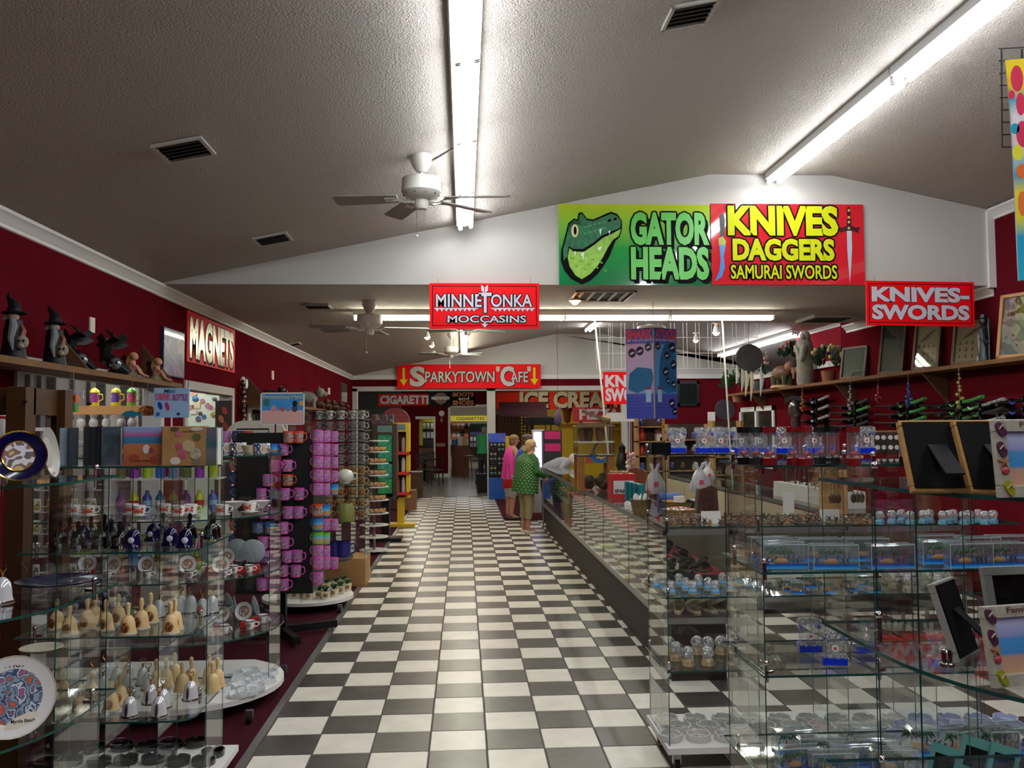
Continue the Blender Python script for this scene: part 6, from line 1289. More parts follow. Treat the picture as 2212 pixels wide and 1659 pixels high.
for (a, b, c, d) in ((-.19,-.15,.215,-.15),(-.19,.18,.215,.18),(-.19,-.15,-.19,.18),(.215,-.15,.215,.18)): m = MB(); pane(m, a, b, c, d, .386, .70); obj('glass_pane', m, root)
m = MB(); m.bx(-.1, .13, -.155, -.15, .30, .37, blotch(['#c83a3a', '#3a8a4a', '#3a5ac8', '#d8c83a'], 9)); obj('banner', m, root)
vx, vy = root.location.x, root.location.y
for k, (dx, c) in enumerate(((-.12, '#6a4a30'), (-.04, '#5c4028'), (.08, '#7a4a32'))):
    m = MB(); m.lathe([(0,0),(.035,0),(.04,.03),(.05,.12),(.042,.14),(.048,.15),(0,.15)], pm(c, .5), 12); one('carved_pot', m, 'brown carved pot in the oak vitrine, %s from the left' % ORD[k], 'pot', (vx+dx, vy, ZT+.536))
m = MB()
for k in range(10): m.ball((random.uniform(-.1,.1), random.uniform(-.05,.05), .05+random.uniform(0,.12)), random.uniform(.03,.06), pm('#2c2318', .7, c2='#4a3a28', ns=20), 8, 6)
one('driftwood', m, 'dark knotted driftwood between the oak posts', 'driftwood', (vx+.02, vy, ZT))
m = MB(); m.tube([(0,0,0),(.0,0,.05),(.03,0,.11),(.06,0,.13)], [.03,.012,.010,.004], pm('#7a7268', .5), 7); m.lathe([(0,0),(.06,0),(.04,.012),(0,.012)], pm('#6a645a', .5), 12); one('bone_carving', m, 'grey bone carving in the vitrine lower case', 'carving', (vx+.0, vy-.03, ZT+.386))
sk = pm('#8a7350', .5, c2='#6a5436', ns=30); a_ = MB(); a_.prism([(-.05,0),(.05,0),(.05,.1),(.025,.24),(.03,.28),(-.03,.28),(-.025,.24),(-.05,.1)], 0, .02, sk); b_ = MB(); b_.prism([(-.05,0),(.05,0),(.045,.1),(.025,.22),(.03,.26),(-.03,.26),(-.025,.22),(-.045,.1)], 0, .03, sk, M=rotm(rx=.35, t=(0,0,.04))); b_.ball((0,.0,.05), (.055,.06,.045), sk, 10, 7); t_ = MB()
for k in range(8):
    for s_ in (-1, 1): t_.add([(s_*.04-.003,.05+k*.025,.02),(s_*.04+.003,.05+k*.025,.02),(s_*.038,.05+k*.025,.035),(s_*.04,.055+k*.025,.02)], [(0,1,2),(1,3,2),(3,0,2)], CREAM)
Kind('alligator_skull', 'alligator head', [('lower_jaw', a_), ('upper_jaw', b_), ('teeth', t_)]).put((vx+.14, vy, ZT+.716), 'large open mouthed alligator head on top of the oak vitrine', rz=1.57, sc=1.1)
# tall glass case with a white top
p = onc(1345, 1020); root = thing('tall_case', 'tall clear case with a white cap behind the vitrine', 'case', (p.x, p.y+.2, ZT))
for x in (-.16, .15):
    for y in (-.12, .12): m = MB(); m.bx(x, x+.015, y, y+.015, 0, .78, ALU); obj('post', m, root)
m = MB(); m.bx(-.19, .2, -.15, .16, .78, .92, pm('#c9c7c4', .5)); obj('cap', m, root); m = MB(); pane(m, -.16, -.12, .16, -.12, .01, .78); obj('glass_pane', m, root)
m = MB(); m.lathe([(0,0),(.06,0),(.1,.1),(.08,.25),(.05,.32),(.06,.38),(.0,.46)], BLACK, 12); one('black_sculpture', m, 'black draped sculpture inside the tall clear case', 'sculpture', (root.location.x+.03, root.location.y, ZT))
# red sparky box and others
def onbox(x0, x1, y0, y1, yb, d, mat, name, label, cat, lid=None, **kw):
    a = pZ((x0+x1)/2, yb, ZT); Y = a.y; l, r_, t = pY(x0, (y0+y1)/2, Y).x, pY(x1, (y0+y1)/2, Y).x, pY(x0, y0, Y).z
    root = thing(name, label, cat, ((l+r_)/2, Y+d/2, ZT)); m = MB(); w_ = r_-l; h = t-ZT; m.cham(-w_/2, w_/2, -d/2, d/2, 0, h, mat, .003); obj('box', m, root)
    return root, w_, h, d
root, w_, h, d = onbox(1320, 1373, 1024, 1076, 1076, .2, pm('#b3151c', .4), 'red_box', 'red Sparky donation box on the aisle counter', 'box')
m = MB(); m.bx(-w_*.40, w_*.42, -d/2-.003, -d/2, h*.18, h*.72, pm('#d8d6d4', .4)); obj('label', m, root); obj('lettering', letters('SPARKY', 0, h*.29, w_*.7, h*.14, pm('#4a2a28', .5), -d/2-.0045, .05), root)
m = MB()
for k in range(12): m.ball((random.uniform(-w_*.42, w_*.3), random.uniform(-.07, .07), h+.01), random.uniform(.012, .022), pm('#a08a5a', .6), 6, 5)
obj('wrapped_sweets', m, root)['kind'] = 'stuff'
TEAL = pm('#0e6a74', .35)
for k in range(4):
    onbox(1353+k*9, 1364+k*9 if k < 3 else 1392, 1040+k*2, 1086, 1086+k*2, .09, TEAL, 'teal_box', 'teal upright box beside the red box, %s from the left' % ORD[k], 'box')
for k in range(3):
    q = onc(1356+k*9, 1100+k*3); m = MB(); m.prism([(-.025,0),(.025,0),(.03,.05),(.01,.07),(-.01,.065),(-.03,.05)], -.01, .01, WHITE, M=RX90); one('white_pouch', m, 'small white pouch in front of the teal boxes, %s from left' % ORD[k], 'pouch', q)
def basket(c, c2, r, h, name, label, x, y, fill):
    q = onc(x, y); root = thing(name, label, 'basket', q); m = MB(); m.lathe([(0,0),(r*.72,0),(r*.85,h*.4),(r,h),(r*1.03,h*1.02),(r*.95,h*.98),(r*.7,.01),(0,.01)], pm(c, .6, c2=c2, ns=80, bump=(120,.5)), 20); obj('wicker', m, root); fill(root, r, h); return root
def tags(root, r, h):
    for k in range(14):
        a_ = k*2.4; m = MB(); m.add([(-.018,0,0),(.018,0,0),(.018,0,.05),(0,0,.075),(-.018,0,.05),(-.018,.001,0),(.018,.001,0),(.018,.001,.05),(0,.001,.075),(-.018,.001,.05)], [(0,1,2,3,4),(9,8,7,6,5)], WHITE, M=rotm(rx=random.uniform(-.4,.4), rz=a_, t=(r*.5*cos(a_), r*.5*sin(a_), h*.8))); obj('paper_tag', m, root)
def candy(root, r, h):
    for k in range(40):
        a_ = random.uniform(0, 6.28); q = r*.82*math.sqrt(random.random()); m = MB(); s_ = .014; m.ball((q*cos(a_), q*sin(a_), h*.92+.02*(1-q/r)), (s_, s_*.8, s_*.6), pm(('#d8d0c4', '#c8301c', '#e0dcd4', '#b0a898')[k % 4], .3), 6, 4); obj('wrapped_sweet', m, root)
basket('#7a6a3a', '#5a4c28', .085, .12, 'tag_basket', 'wicker basket of white paper tags on the counter', 1385, 1112, tags)
basket('#b88a4a', '#9a6f34', .12, .075, 'candy_basket', 'low wicker bowl heaped with wrapped sweets', 1466, 1122, candy)
basket('#b4884c', '#94702f', .15, .06, 'tray_basket', 'wide flat wicker tray behind the sweets bowl', 1470, 1098, lambda *a: None)
onbox(1457, 1478, 1072, 1097, 1097, .03, WHITE, 'small_card_box', 'small white logo box leaning by the sweets', 'box'); root, w_, h, d = onbox(1458, 1479, 1072, 1097, 1095, .02, WHITE, 'counter_card', 'white counter card with a black emblem', 'card'); m = MB(); m.bx(-w_*.3, w_*.3, -d/2-.002, -d/2, h*.2, h*.45, BLK); m.lathe([(0,0),(w_*.2,0),(w_*.2,.002),(0,.002)], BLK, 10, M=rotm(rx=pi/2, t=(w_*.1,-d/2,h*.68))); obj('emblem', m, root)
q = onc(1510, 1100); root = thing('card_terminal', 'black card terminal on the counter', 'terminal', q, (0,0,.6)); m = MB(); m.cham(-.06,.06,-.1,.1,0,.06, BLACK, .008, M=rotm(rx=.3)); obj('body', m, root); m = MB(); m.bx(-.045,.045,-.02,.06,.061,.064, pm('#4a5a5a', .3), M=rotm(rx=.3)); obj('screen', m, root)
for k in range(9): m = MB(); m.bx(-.04+(k % 3)*.03,-.02+(k % 3)*.03,-.08+(k//3)*.02,-.065+(k//3)*.02,.061,.066, pm('#8a8a8a', .5), M=rotm(rx=.3)); obj('key', m, root)
q = onc(1525, 1108); root = thing('leather_bag', 'fringed brown leather bag standing on the counter', 'bag', (q.x, q.y, ZT)); m = MB(); m.prism([(-.09,0),(.09,0),(.08,.2),(.03,.22),(-.06,.19)], -.05, .05, pm('#4a2014', .6, c2='#3a160e', ns=20), M=RX90); obj('body', m, root)
for k in range(8): m = MB(); m.tube([(-.06+k*.015,-.055,.19),(-.065+k*.015,-.06,.1),(-.06+k*.015,-.058,.02)], .003, pm('#5a2a1a', .6), 4); obj('fringe', m, root)
m = MB(); m.cyl((-.1,0,.045), (.1,0,.045), .045, pm('#3a5aa0', .7, c2='#5a78b8', ns=60), 14); one('blue_roll', m, 'blue fabric roll lying on the counter', 'roll', onc(1445, 1086))
def bag(label, x, y, s_, seed):
    q = onc(x, y); rnd = random.Random(seed); root = thing('plastic_bag', label, 'bag', q, sc=s_); m = MB(); seg = 18; WPL = pm('#cfcfd4', .3, c2='#b9b9c0', ns=14)
    pr = [(0,0),(.085,0),(.105,.03),(.10,.09),(.082,.15),(.055,.20),(.028,.235)]; m.lathe(pr, WPL, seg)
    ph = [rnd.uniform(0, 6.28) for _ in range(4)]
    def dent(v):
        a = math.atan2(v[1], v[0]); k = 1+.14*sin(3*a+ph[0]+v[2]*22)+.09*sin(7*a+ph[1]-v[2]*30)+.05*sin(11*a+ph[2]+v[2]*60); return (v[0]*k, v[1]*k*.62, v[2]*(1+.03*sin(5*a+ph[3])))
    m.v = [dent(v) for v in m.v]; obj('body', m, root, sc=None)
    for sx in (-1, 1):
        m = MB(); m.tube([(sx*.010,0,.225),(sx*.030,.004,.27),(sx*.048,-.004,.31),(sx*.030,-.008,.30),(sx*.016,0,.25)], [.020,.016,.007,.010,.012], WPL, 7); obj('handle', m, root)
    m = MB(); m.prism([(-.03,.08),(.03,.085),(.018,.13),(-.02,.125)], -.002, .002, pm('#c8405a', .5), M=Matrix.Translation((0,-.074,0)) @ RX90); obj('print', m, root)
bag('white plastic carrier bag slumped on the aisle counter', 1415, 1066, 1.0, 1); bag('white plastic bag bundle on the bag stand', 1512, 1062, 1.0, 2); bag('second white plastic bag behind the bag bundle', 1530, 1040, .8, 3)
# clerk side: chair, price gun etc
root = thing('wooden_chair', 'brown wooden chair behind the counter', 'chair', (2.35, 11.6, 0), (0,0,2.6)); CH = pm('#5a2c18', .5)
m = MB(); m.cham(-.22,.22,-.22,.22,.43,.47, CH, .01); obj('seat', m, root); m = MB(); m.prism([(-.22,.5),(.22,.5),(.22,.95)]+arc(0,.95,.22,0,180,8)+[(-.22,.95)], -.02, .02, CH, M=Matrix.Translation((0,.2,0)) @ RX90); obj('backrest', m, root)
for sx in (-1,1):
    for sy in (-1,1): m = MB(); m.bx(sx*.19-.02,sx*.19+.02,sy*.19-.02,sy*.19+.02,0,.43, CH); obj('leg', m, root)
# ---------------------------------------------------------------- jewellery on the inner counter
q = pZ(1735, 1085, ZT); root = thing('necklace_rack', 'long rack of dark bead necklaces on the inner counter', 'rack', (3.2, 7.9, ZT))
m = MB(); m.bx(-.02, .02, -.75, .75, .38, .41, DWOOD); obj('bar', m, root); m = MB(); m.bx(-.12,.12,-.75,.75,0,.14, pm('#d8d4cc', .5)); obj('box', m, root)
for y in (-.72, .72): m = MB(); m.bx(-.02,.02,y-.015,y+.015,0,.38, DWOOD); obj('post', m, root)
for k in range(26):
    m = MB(); y = -.7+k*.056; c = ('#1a1414', '#3a2a20', '#241a14', '#4a3a2a')[k % 4]; L_ = .18+.1*((k*7) % 5)/5
    m.tube([(-.03,y,.40),(-.045,y-.006,.40-L_*.6),(-.045,y,.40-L_),(-.045,y+.006,.40-L_*.6),(-.03,y+.012,.40)], .006, pm(c, .3), 5); m.ball((-.045,y,.40-L_-.012), .014, pm(c, .3), 6, 5); obj('necklace', m, root)
q = onc(1826, 1102); root = thing('pendant_stand', 'wooden T stand hung with carved pendants', 'stand', (2.95, 6.2, ZT)); root.location = (pY(1828, 1100, 6.15).x, 6.15, ZT)
m = MB(); m.lathe([(0,0),(.09,0),(.09,.015),(0,.02)], PINE, 16); obj('foot', m, root); m = MB(); m.cyl((0,0,.015), (0,0,.46), .012, PINE, 8); obj('pole', m, root); m = MB(); m.cyl((-.13,0,.46), (.13,0,.46), .012, PINE, 8); obj('crossbar', m, root)
for k, x in enumerate((-.11, -.09, -.06, .05, .08, .11)): m = MB(); m.cyl((x,-.012,.46), (x,-.012,.2), .003, DWOOD, 4); m.ball((x,-.012,.17), (.022,.012,.035), pm('#2a1c14', .5), 8, 6); obj('pendant', m, root)
m = MB(); m.cham(-.09,.09,-.04,.04,0,.36, pm('#c99a5c', .6), .004); one('tan_display_block', m, 'tan display block behind the pendant stand', 'block', (pY(1800, 1080, 6.3).x, 6.3, ZT))
m = MB()
for k in range(30): a_ = k*.7; m.tube([(0,0,.2),(.07*cos(a_),.04*sin(a_),.16+.04*sin(k)),(.11*cos(a_),.06*sin(a_),.04+.03*cos(k*2))], [.006,.004,.001], pm('#8a6a3a', .7), 4)
one('raffia_bundle', m, 'tan raffia fringe hanging over the tan block', 'fringe', (pY(1782, 1030, 6.28).x, 6.25, ZT+.2))
m = MB(); m.bx(-.04,.04,-.005,.005,0,.2, WHITE); one('white_card', m, 'tall white card standing on the cross counter', 'card', (pY(1703, 1075, 6.3).x, 6.3, ZT))
# ================================================================ RIGHT WALL: SHELF AND SWORDS
SX0, SX1, SZ = 4.80, 5.099, 2.29
wall_shelf('wall_shelf', 'long wooden shelf on the red right wall above the swords', SX0, SX1, 6.9, 15.9, SZ, (14.6, 13.2, 11.2, 9.0, 7.3), up=False)
def ys(x, X=4.95): return pX(x, 800, X).y
def hpx(px, Y): return px*Y/FPX
STONE = pm('#8f8a7c', .6, c2='#7a7468', ns=12)
Y_ = ys(1742); s_ = MB(); s_.lathe([(0,0),(.12,0),(.13,.06),(.12,.3),(.13,.5),(.12,.62),(.07,.68),(0,.70)], STONE, 14, sx=1, sy=.9); h_ = MB(); h_.ball((0,-.02,.70), (.075,.08,.09), STONE, 12, 8); f_ = MB(); f_.ball((-.05,-.05,.69), (.03,.035,.045), pm('#4a3f34', .6), 8, 6); ar = MB(); ar.tube([(-.09,.06,.56),(-.13,-.04,.45),(-.14,-.08,.36)], [.05,.045,.03], STONE, 8); ar.tube([(-.09,-.1,.56),(-.13,-.11,.42),(-.14,-.08,.34)], [.05,.045,.03], STONE, 8)
Kind('robed_statue', 'statue', [('robe', s_), ('hood', h_), ('face', f_), ('arm', ar)]).put((4.93, Y_, SZ+.001), 'tall grey stone statue of a hooded robed figure', rz=.3, sc=1.0)
def framed(label, x, ytop, ybase, wpx, pic, border=DWOOD, arrow=False, wide=.34):
    Y = ys(x, 4.93); h = hpx(ybase-ytop, Y); root = thing('picture_case', label, 'picture', (4.95, Y, SZ+.003), (0, 0, -1.2)); L = .16
    M = rotm(rx=-L); w_ = wide
    m = MB()
    for (a, b, c, d) in ((-w_/2, w_/2, 0, .03), (-w_/2, w_/2, h-.03, h), (-w_/2, -w_/2+.03, 0, h), (w_/2-.03, w_/2, 0, h)): m.bx(a, b, -.02, .02, c, d, border, M)
    obj('border', m, root); m = MB(); m.bx(-w_/2+.02, w_/2-.02, .0, .012, .02, h-.02, pic, M); obj('picture', m, root)
    m = MB(); m.bx(-w_/2+.02, w_/2-.02, -.012, -.009, .02, h-.02, glassy((.9,.93,.92), .12), M); obj('glass', m, root)
    if arrow:
        for k in range(12):
            x_ = (-.3+.18*(k % 4))*w_; z_ = h*(.15+.16*(k//4)); m = MB(); m.prism([(x_-.012, z_), (x_+.012, z_), (x_, z_+.04)], 0, .004, pm('#4a3828', .6), M=M @ Matrix.Translation((0,-.001,0)) @ RX90); obj('arrowhead', m, root)
        m = MB(); m.prism([(-.1,h*.6),(-.02,h*.66),(.1,h*.86),(.02,h*.8)], 0, .004, pm('#3f3022', .6), M=M @ Matrix.Translation((0,-.001,0)) @ RX90); obj('spearhead', m, root)
TANC = pm('#a98f66', .6)
framed('glass fronted empty case with a bright reflection on the shelf', 1838, 745, 818, 50, pm('#5a6054', .2, coat=.6), wide=.42)
framed('narrow dark framed mirror leaning on the shelf', 1920, 690, 808, 45, pm('#6a6e6a', .15, coat=.6), wide=.36)
framed('framed arrowheads case with a bright reflection', 1995, 690, 796, 50, TANC, arrow=True)
framed('large framed arrowhead collection beside the dark statue', 2090, 690, 788, 60, TANC, arrow=True, wide=.4)
framed('framed picture with light wood border at the right edge', 2200, 620, 770, 60, blotch(['#8a8580', '#b8b0a4', '#6a4030'], 8), PINE, wide=.45)
DK = pm('#17191d', .35); Y_ = ys(2132, 4.9); a_ = MB(); a_.lathe([(0,0),(.07,0),(.07,.04),(.05,.08),(.055,.2),(.06,.28),(.03,.32),(0,.33)], DK, 12); b_ = MB(); b_.ball((0,0,.36), (.035,.035,.045), DK, 10, 7); b_.lathe([(.04,.385),(.03,.39),(.028,.42),(0,.425)], DK, 10); c_ = MB(); c_.tube([(-.05,-.03,.28),(-.08,-.06,.18),(-.06,-.1,.15)], .02, DK, 7); c_.cyl((-.07,-.1,0), (-.07,-.1,.35), .008, DK, 6)
Kind('dark_statue', 'statue', [('robe', a_), ('head', b_), ('arm_and_staff', c_)]).put((4.88, Y_, SZ+.001), 'dark statue of a bearded figure with a staff', rz=.4, sc=1.05)
def plant(label, x, X, z0, col, fcol, n, r, pot=None, pcol='#8a5a34', seed=1):
    random.seed(seed); root = thing('flower_arrangement', label, 'plant', (X, ys(x, X), z0), group='artificial plants on the shelf'); zp = 0
    if pot: m = MB(); m.lathe([(0,0),(pot*.8,0),(pot,pot*1.5),(pot*.9,pot*1.5),(0,pot*1.4)], pm(pcol, .6), 14); obj('pot', m, root); zp = pot*1.4
    lf = MB()
    for k in range(n):
        a_ = random.uniform(0, 6.28); b_ = random.uniform(.1, 1.4); d = Vector((cos(a_)*cos(b_), sin(a_)*cos(b_), sin(b_)))*r*random.uniform(.5, 1); c = Vector((0,0,zp+r*.35))+d; c.x = min(c.x, 5.03-X); t_ = Vector((-d.y, d.x, .3)).normalized()*.055; u_ = d.normalized()*.075
        lf.add([c-t_, c+u_*.6, c+t_, c-u_*.6], [(0,1,2,3)], col)
    obj('leaves', lf, root)
    if fcol:
        for k in range(n//4):
            a_ = random.uniform(0, 6.28); b_ = random.uniform(.3, 1.4); c = Vector((cos(a_)*cos(b_), sin(a_)*cos(b_), sin(b_)))*r*1.02+Vector((0,0,zp+r*.35)); c.x = min(c.x, 5.03-X); m = MB(); m.ball(tuple(c), .032, pm(fcol, .5), 6, 4); m.ball((c.x, c.y, c.z+.018), .012, pm('#c8b84a', .5), 5, 3); obj('flower', m, root)
LEAF = pm('#2a5a2c', .5); LEAF2 = pm('#1f3a26', .5)
plant('green leafy artificial plant at the far end of the shelf', 1592, 4.9, SZ-.15, LEAF, None, 150, .34, .1, seed=2)
plant('pale pink artificial flowers beside the dark drum', 1640, 4.93, SZ+.001, LEAF2, '#b89090', 110, .36, .11, '#3a3a44', seed=3)
plant('coral pink artificial flowers behind the elephant figure', 1715, 5.0, 2.6, LEAF2, '#b0605a', 70, .22, .06, '#3a2a24', seed=4)
plant('yellow green artificial lilies in a woven pot', 1790, 4.93, SZ+.001, LEAF2, '#9a9a5a', 100, .26, .10, '#7a4a24', seed=5)
el = MB(); el.ball((0,0,.22), (.11,.16,.11), pm('#7a5a3a', .6, c2='#5a3a2a', ns=20), 10, 8); hd = MB(); hd.ball((-.03,-.17,.30), (.07,.07,.08), pm('#8a5a4a', .6), 10, 7); hd.tube([(-.03,-.22,.30),(-.05,-.27,.22),(-.05,-.26,.12)], [.03,.025,.015], pm('#8a5a4a', .6), 7); lg = []
for sx in (-1,1):
    for sy in (-1,1): m = MB(); m.tube([(sx*.06,sy*.1,.18),(sx*.06,sy*.1,.04)], [.045,.035], pm('#3a4a2a', .6), 7); lg.append(('leg', m))
bs = MB(); bs.lathe([(0,0),(.17,0),(.15,.04),(0,.045)], pm('#a8875a', .7), 14)
Kind('elephant_figure', 'figure', [('body', el), ('head', hd), ('base', bs)]+lg).put((4.9, ys(1688, 4.9), SZ+.001), 'brown elephant figure on a sandy base', rz=.5, sc=1.05)
# drum with feathers, round picture discs
p = pY(1618, 773, 11.4); root = thing('hand_drum', 'round dark painted drum with hanging feathers', 'drum', p); m = MB(); m.lathe([(0,-.03),(.18,-.03),(.185,.0),(.18,.03),(0,.03)], pm('#26262b', .5, c2='#3a3638', ns=9), 28, M=rotm(rx=pi/2)); obj('drum', m, root)
for k, (x, l_, c) in enumerate(((-.17, .2, '#b8b4ac'), (-.05, .36, '#c8c0a8'), (.02, .42, '#b8ae94'), (.15, .36, '#b4b4b4'), (-.10, .3, '#a8a8a4'))): m = MB(); m.tube([(x,-.01,-.12),(x+.01,-.02,-.15-l_*.4),(x-.015,-.02,-.15-l_)], [.008,.032,.004], pm(c, .7), 6); obj('feather', m, root)
m = MB(); m.cyl((0,0,.18), (0,0,.75), .003, BLK, 4); obj('cord', m, root)
m = MB(); m.cyl((0,0,.75), (0,0,zc(p.x)-p.z), .002, BLK, 4); obj('cord', m, root)
for k, (x, y, lab) in enumerate(((1566, 885, 'round hanging disc with a pale train picture'),)):
    p = pY(x, y, 12.4); root = thing('picture_disc', lab, 'ornament', p); m = MB(); m.lathe([(0,-.005),(.145,-.005),(.145,.005),(0,.005)], grad([(0, '#b8b0bc'), (.35, '#a89ab0'), (.4, '#3a3a46'), (.65, '#4a4654'), (.7, '#b0a8a0'), (1, '#a8b0b4')], 'Y', -.145, .145, .3), 24, M=rotm(rx=pi/2)); obj('disc', m, root); m = MB(); m.cyl((0,0,.145), (0,0,zc(p.x)-p.z), .002, BLK, 4); obj('cord', m, root)
# white framed mirror
a, b = ys(1672, 5.08), ys(1598, 5.08); zt_, zb_ = pX(1640, 878, 5.08).z, 1.0
root = thing('wall_mirror', 'white framed mirror on the red wall beside the helmet', 'mirror', (5.097, (a+b)/2, zb_)); W_ = b-a; H_ = zt_-zb_
m = MB(); m.bx(-.02, 0, -W_/2, W_/2, 0, H_, pm('#a8b4b8', .08, 1)); obj('glass', m, root)
for (c, d, e, f) in ((-W_/2, W_/2, H_-.08, H_), (-W_/2, W_/2, 0, .08), (-W_/2, -W_/2+.08, 0, H_), (W_/2-.08, W_/2, 0, H_), (-.04, .04, 0, H_)): m = MB(); m.bx(-.045, -.0, c, d, e, f, WHITE); obj('border', m, root)
# helmet bust
p = pX(1712, 920, 4.8); a_ = MB(); a_.ball((0,0,.22), (.14,.17,.18), pm('#8a8c8e', .2, .9), 14, 10); a_.lathe([(.12,.05),(.15,.12),(.14,.2)], pm('#8a8c8e', .2, .9), 14); c_ = MB(); c_.prism([(-.2,.3),(-.22,.42),(-.1,.47),(.1,.46),(.22,.36),(.2,.28),(.1,.37),(-.1,.4)], -.03, .03, BLACK, M=RX90); v_ = MB(); v_.bx(-.07,.05,-.18,-.14,.1,.26, pm('#2a1010', .6)); n_ = MB(); n_.lathe([(.08,-.25),(.1,-.1),(.09,.06),(0,.06)], pm('#3a1416', .6), 12)
Kind('helmet_bust', 'helmet', [('helmet', a_), ('crest', c_), ('visor_opening', v_), ('neck', n_)]).put((4.85, p.y, p.z+.1), 'silver crested helmet bust in front of the red wall', rz=-.6, sc=.72)
# crystal garlands hanging from the shelf edge
for x, y0, y1, c, cn in ((1733, 845, 892, '#b86a1c', 'amber'), (1836, 828, 890, '#c9b8b8', 'clear'), (1897, 830, 872, '#a8202c', 'red'), (1962, 824, 880, '#2a5ab8', 'blue'), (2071, 800, 890, '#a8b04a', 'yellow green')):
    p = pX(x, y0, 4.78); L_ = hpx(y1-y0, p.y); root = thing('crystal_garland', cn+' crystal garland hanging from the right shelf', 'ornament', (4.78, p.y, p.z), group='crystal garlands')
    m = MB(); m.cyl((0,0,max(.02, SZ-.04-p.z)), (0,0,-L_*.9), .002, STEEL, 4); obj('string', m, root)
    for k in range(9): m = MB(); m.ball((.02*sin(k*2.4)*(k/5), .02*cos(k*2.4)*(k/5), -L_*(.1+.1*k)), (.013+.0015*k,)*3, pm(c, .08, coat=.6, trans=.4), 7, 5); obj('crystal', m, root)
# swords on wall stands
def sword(hilt, sheath='#0d0d0f'):
    a = MB(); a.tube([(-.5,0,.03),(-.25,0,.008),(0,0,0),(.16,0,.004)], [.012,.014,.015,.015], pm(sheath, .2, coat=.4), 8); b = MB(); b.tube([(.18,0,.005),(.3,0,.012),(.44,0,.028)], [.016,.015,.017], pm(hilt, .7, c2='#101010', ns=90), 8); c = MB(); c.lathe([(0,-.004),(.034,-.004),(.034,.004),(0,.004)], pm('#1a1a1c', .3, .7), 12, M=rotm(ry=pi/2, t=(.17,0,.004)))
    d = MB(); d.tube([(.0,-.015,.0),(.04,-.02,-.02),(.07,-.018,-.01)], .007, pm(hilt, .7), 5); return Kind('samurai_sword', 'sword', [('scabbard', a), ('hilt', b), ('guard', c), ('cord', d)], 'samurai swords on wall stands')
SWK = {'black': sword('#141416'), 'green': sword('#3fae3a'), 'white': sword('#c8c8c4'), 'blue': sword('#1c2a8a')}
def swstand(label, x, y0, n, dy, cols, tag_):
    for k in range(n):
        y = y0+k*dy; p = pX(x, y, 4.97); K = SWK[cols[k % len(cols)]]
        K.put((4.97, p.y, p.z), '%s hilted sword, %s down on the %s' % (cols[k % len(cols)], ORD[k], tag_), rot=(0, -.05, -pi/2), sc=1.25)
    p0, p1 = pX(x, y0-8, 5.0), pX(x, y0+n*dy, 5.0); root = thing('sword_stand', label, 'stand', (5.04, p0.y, p1.z))
    for s_ in (-.28, .12):
        m = MB(); m.bx(-.01, .05, s_-.03, s_+.03, 0, p0.z-p1.z, BLACK); obj('upright', m, root)
        for k in range(n): z = pX(x, y0+k*dy, 4.97).z-p1.z; m = MB(); m.prism([(-.01, z-.06), (-.11, z-.035), (-.11, z-.01), (-.09, z-.018), (-.05, z-.018), (-.01, z-.03)], s_-.02, s_+.02, BLACK, M=RX90 @ Matrix.Identity(4)); m.v = [(v[0], -v[1], v[2]) for v in m.v]; obj('hook', m, root)
swstand('black wall stand behind the white hilted swords', 1755, 868, 3, 20, ['white', 'white', 'white'], 'rack beside the helmet')
swstand('black wall stand of dark swords under the clear garland', 1835, 876, 4, 15, ['black', 'green', 'black', 'black'], 'dark middle rack')
swstand('black wall stand of green hilted swords', 1945, 876, 3, 19, ['green'], 'green rack under the blue garland')
swstand('black wall stand of green and white swords', 2055, 874, 3, 17, ['green', 'green', 'green'], 'rack under the yellow garland')
swstand('black wall stand of white cord swords', 2095, 880, 3, 18, ['white', 'black', 'white'], 'rack behind the cork frames')
swstand('black wall stand of blue hilted swords', 2185, 868, 3, 22, ['blue'], 'blue rack at the right edge')
# hanging white wire grid and white poles
YG = 13.5; xg0, xg1 = pY(1292, 750, YG).x, pY(1640, 750, YG).x; zg0, zg1 = pY(1450, 797, YG).z, pY(1450, 694, YG).z
root = thing('wire_grid', 'large white wire grid hanging below the far ceiling', 'grid', ((xg0+xg1)/2, YG, zg0)); W_ = xg1-xg0; H_ = zg1-zg0
for k in range(14):
    x = -W_/2+W_*k/13; m = MB(); m.cyl((x-.03,0,0), (x-.03,0,H_), .004, WW, 5); obj('wire', m, root); m = MB(); m.cyl((x+.03,0,0), (x+.03,0,H_), .004, WW, 5); obj('wire', m, root)
for z in (0, H_*.33, H_*.66, H_): m = MB(); m.cyl((-W_/2,.0,z), (W_/2,.0,z), .004, WW, 5); obj('cross_wire', m, root)
for x in (-W_*.4, W_*.4): m = MB(); m.cyl((x,0,H_), (x,0,zc((xg0+xg1)/2+x)-zg0), .003, STEEL, 4); obj('hanger', m, root)
for k, (xt, yt, xb, yb, Y, lab) in enumerate(((1284, 698, 1320, 1000, 10.3, 'thin white pole rising past the knife sign'), (1559, 688, 1582, 1000, 10.2, 'thin white pole rising past the wire grid'))):
    t, b = pY(xt, yt, Y), pY(xb, yb, Y); t.z = ZS; m = MB(); m.cyl((b.x-b.x, 0, 0), (t.x-b.x, 0, t.z-ZT), .011, pm('#c9c7c2', .4), 8); m.lathe([(0,0),(.05,0),(.05,.012),(0,.014)], WHITE, 12, c=(t.x-b.x, 0, t.z-ZT-.014)); one('white_pole', m, lab, 'pole', (b.x, Y, ZT))
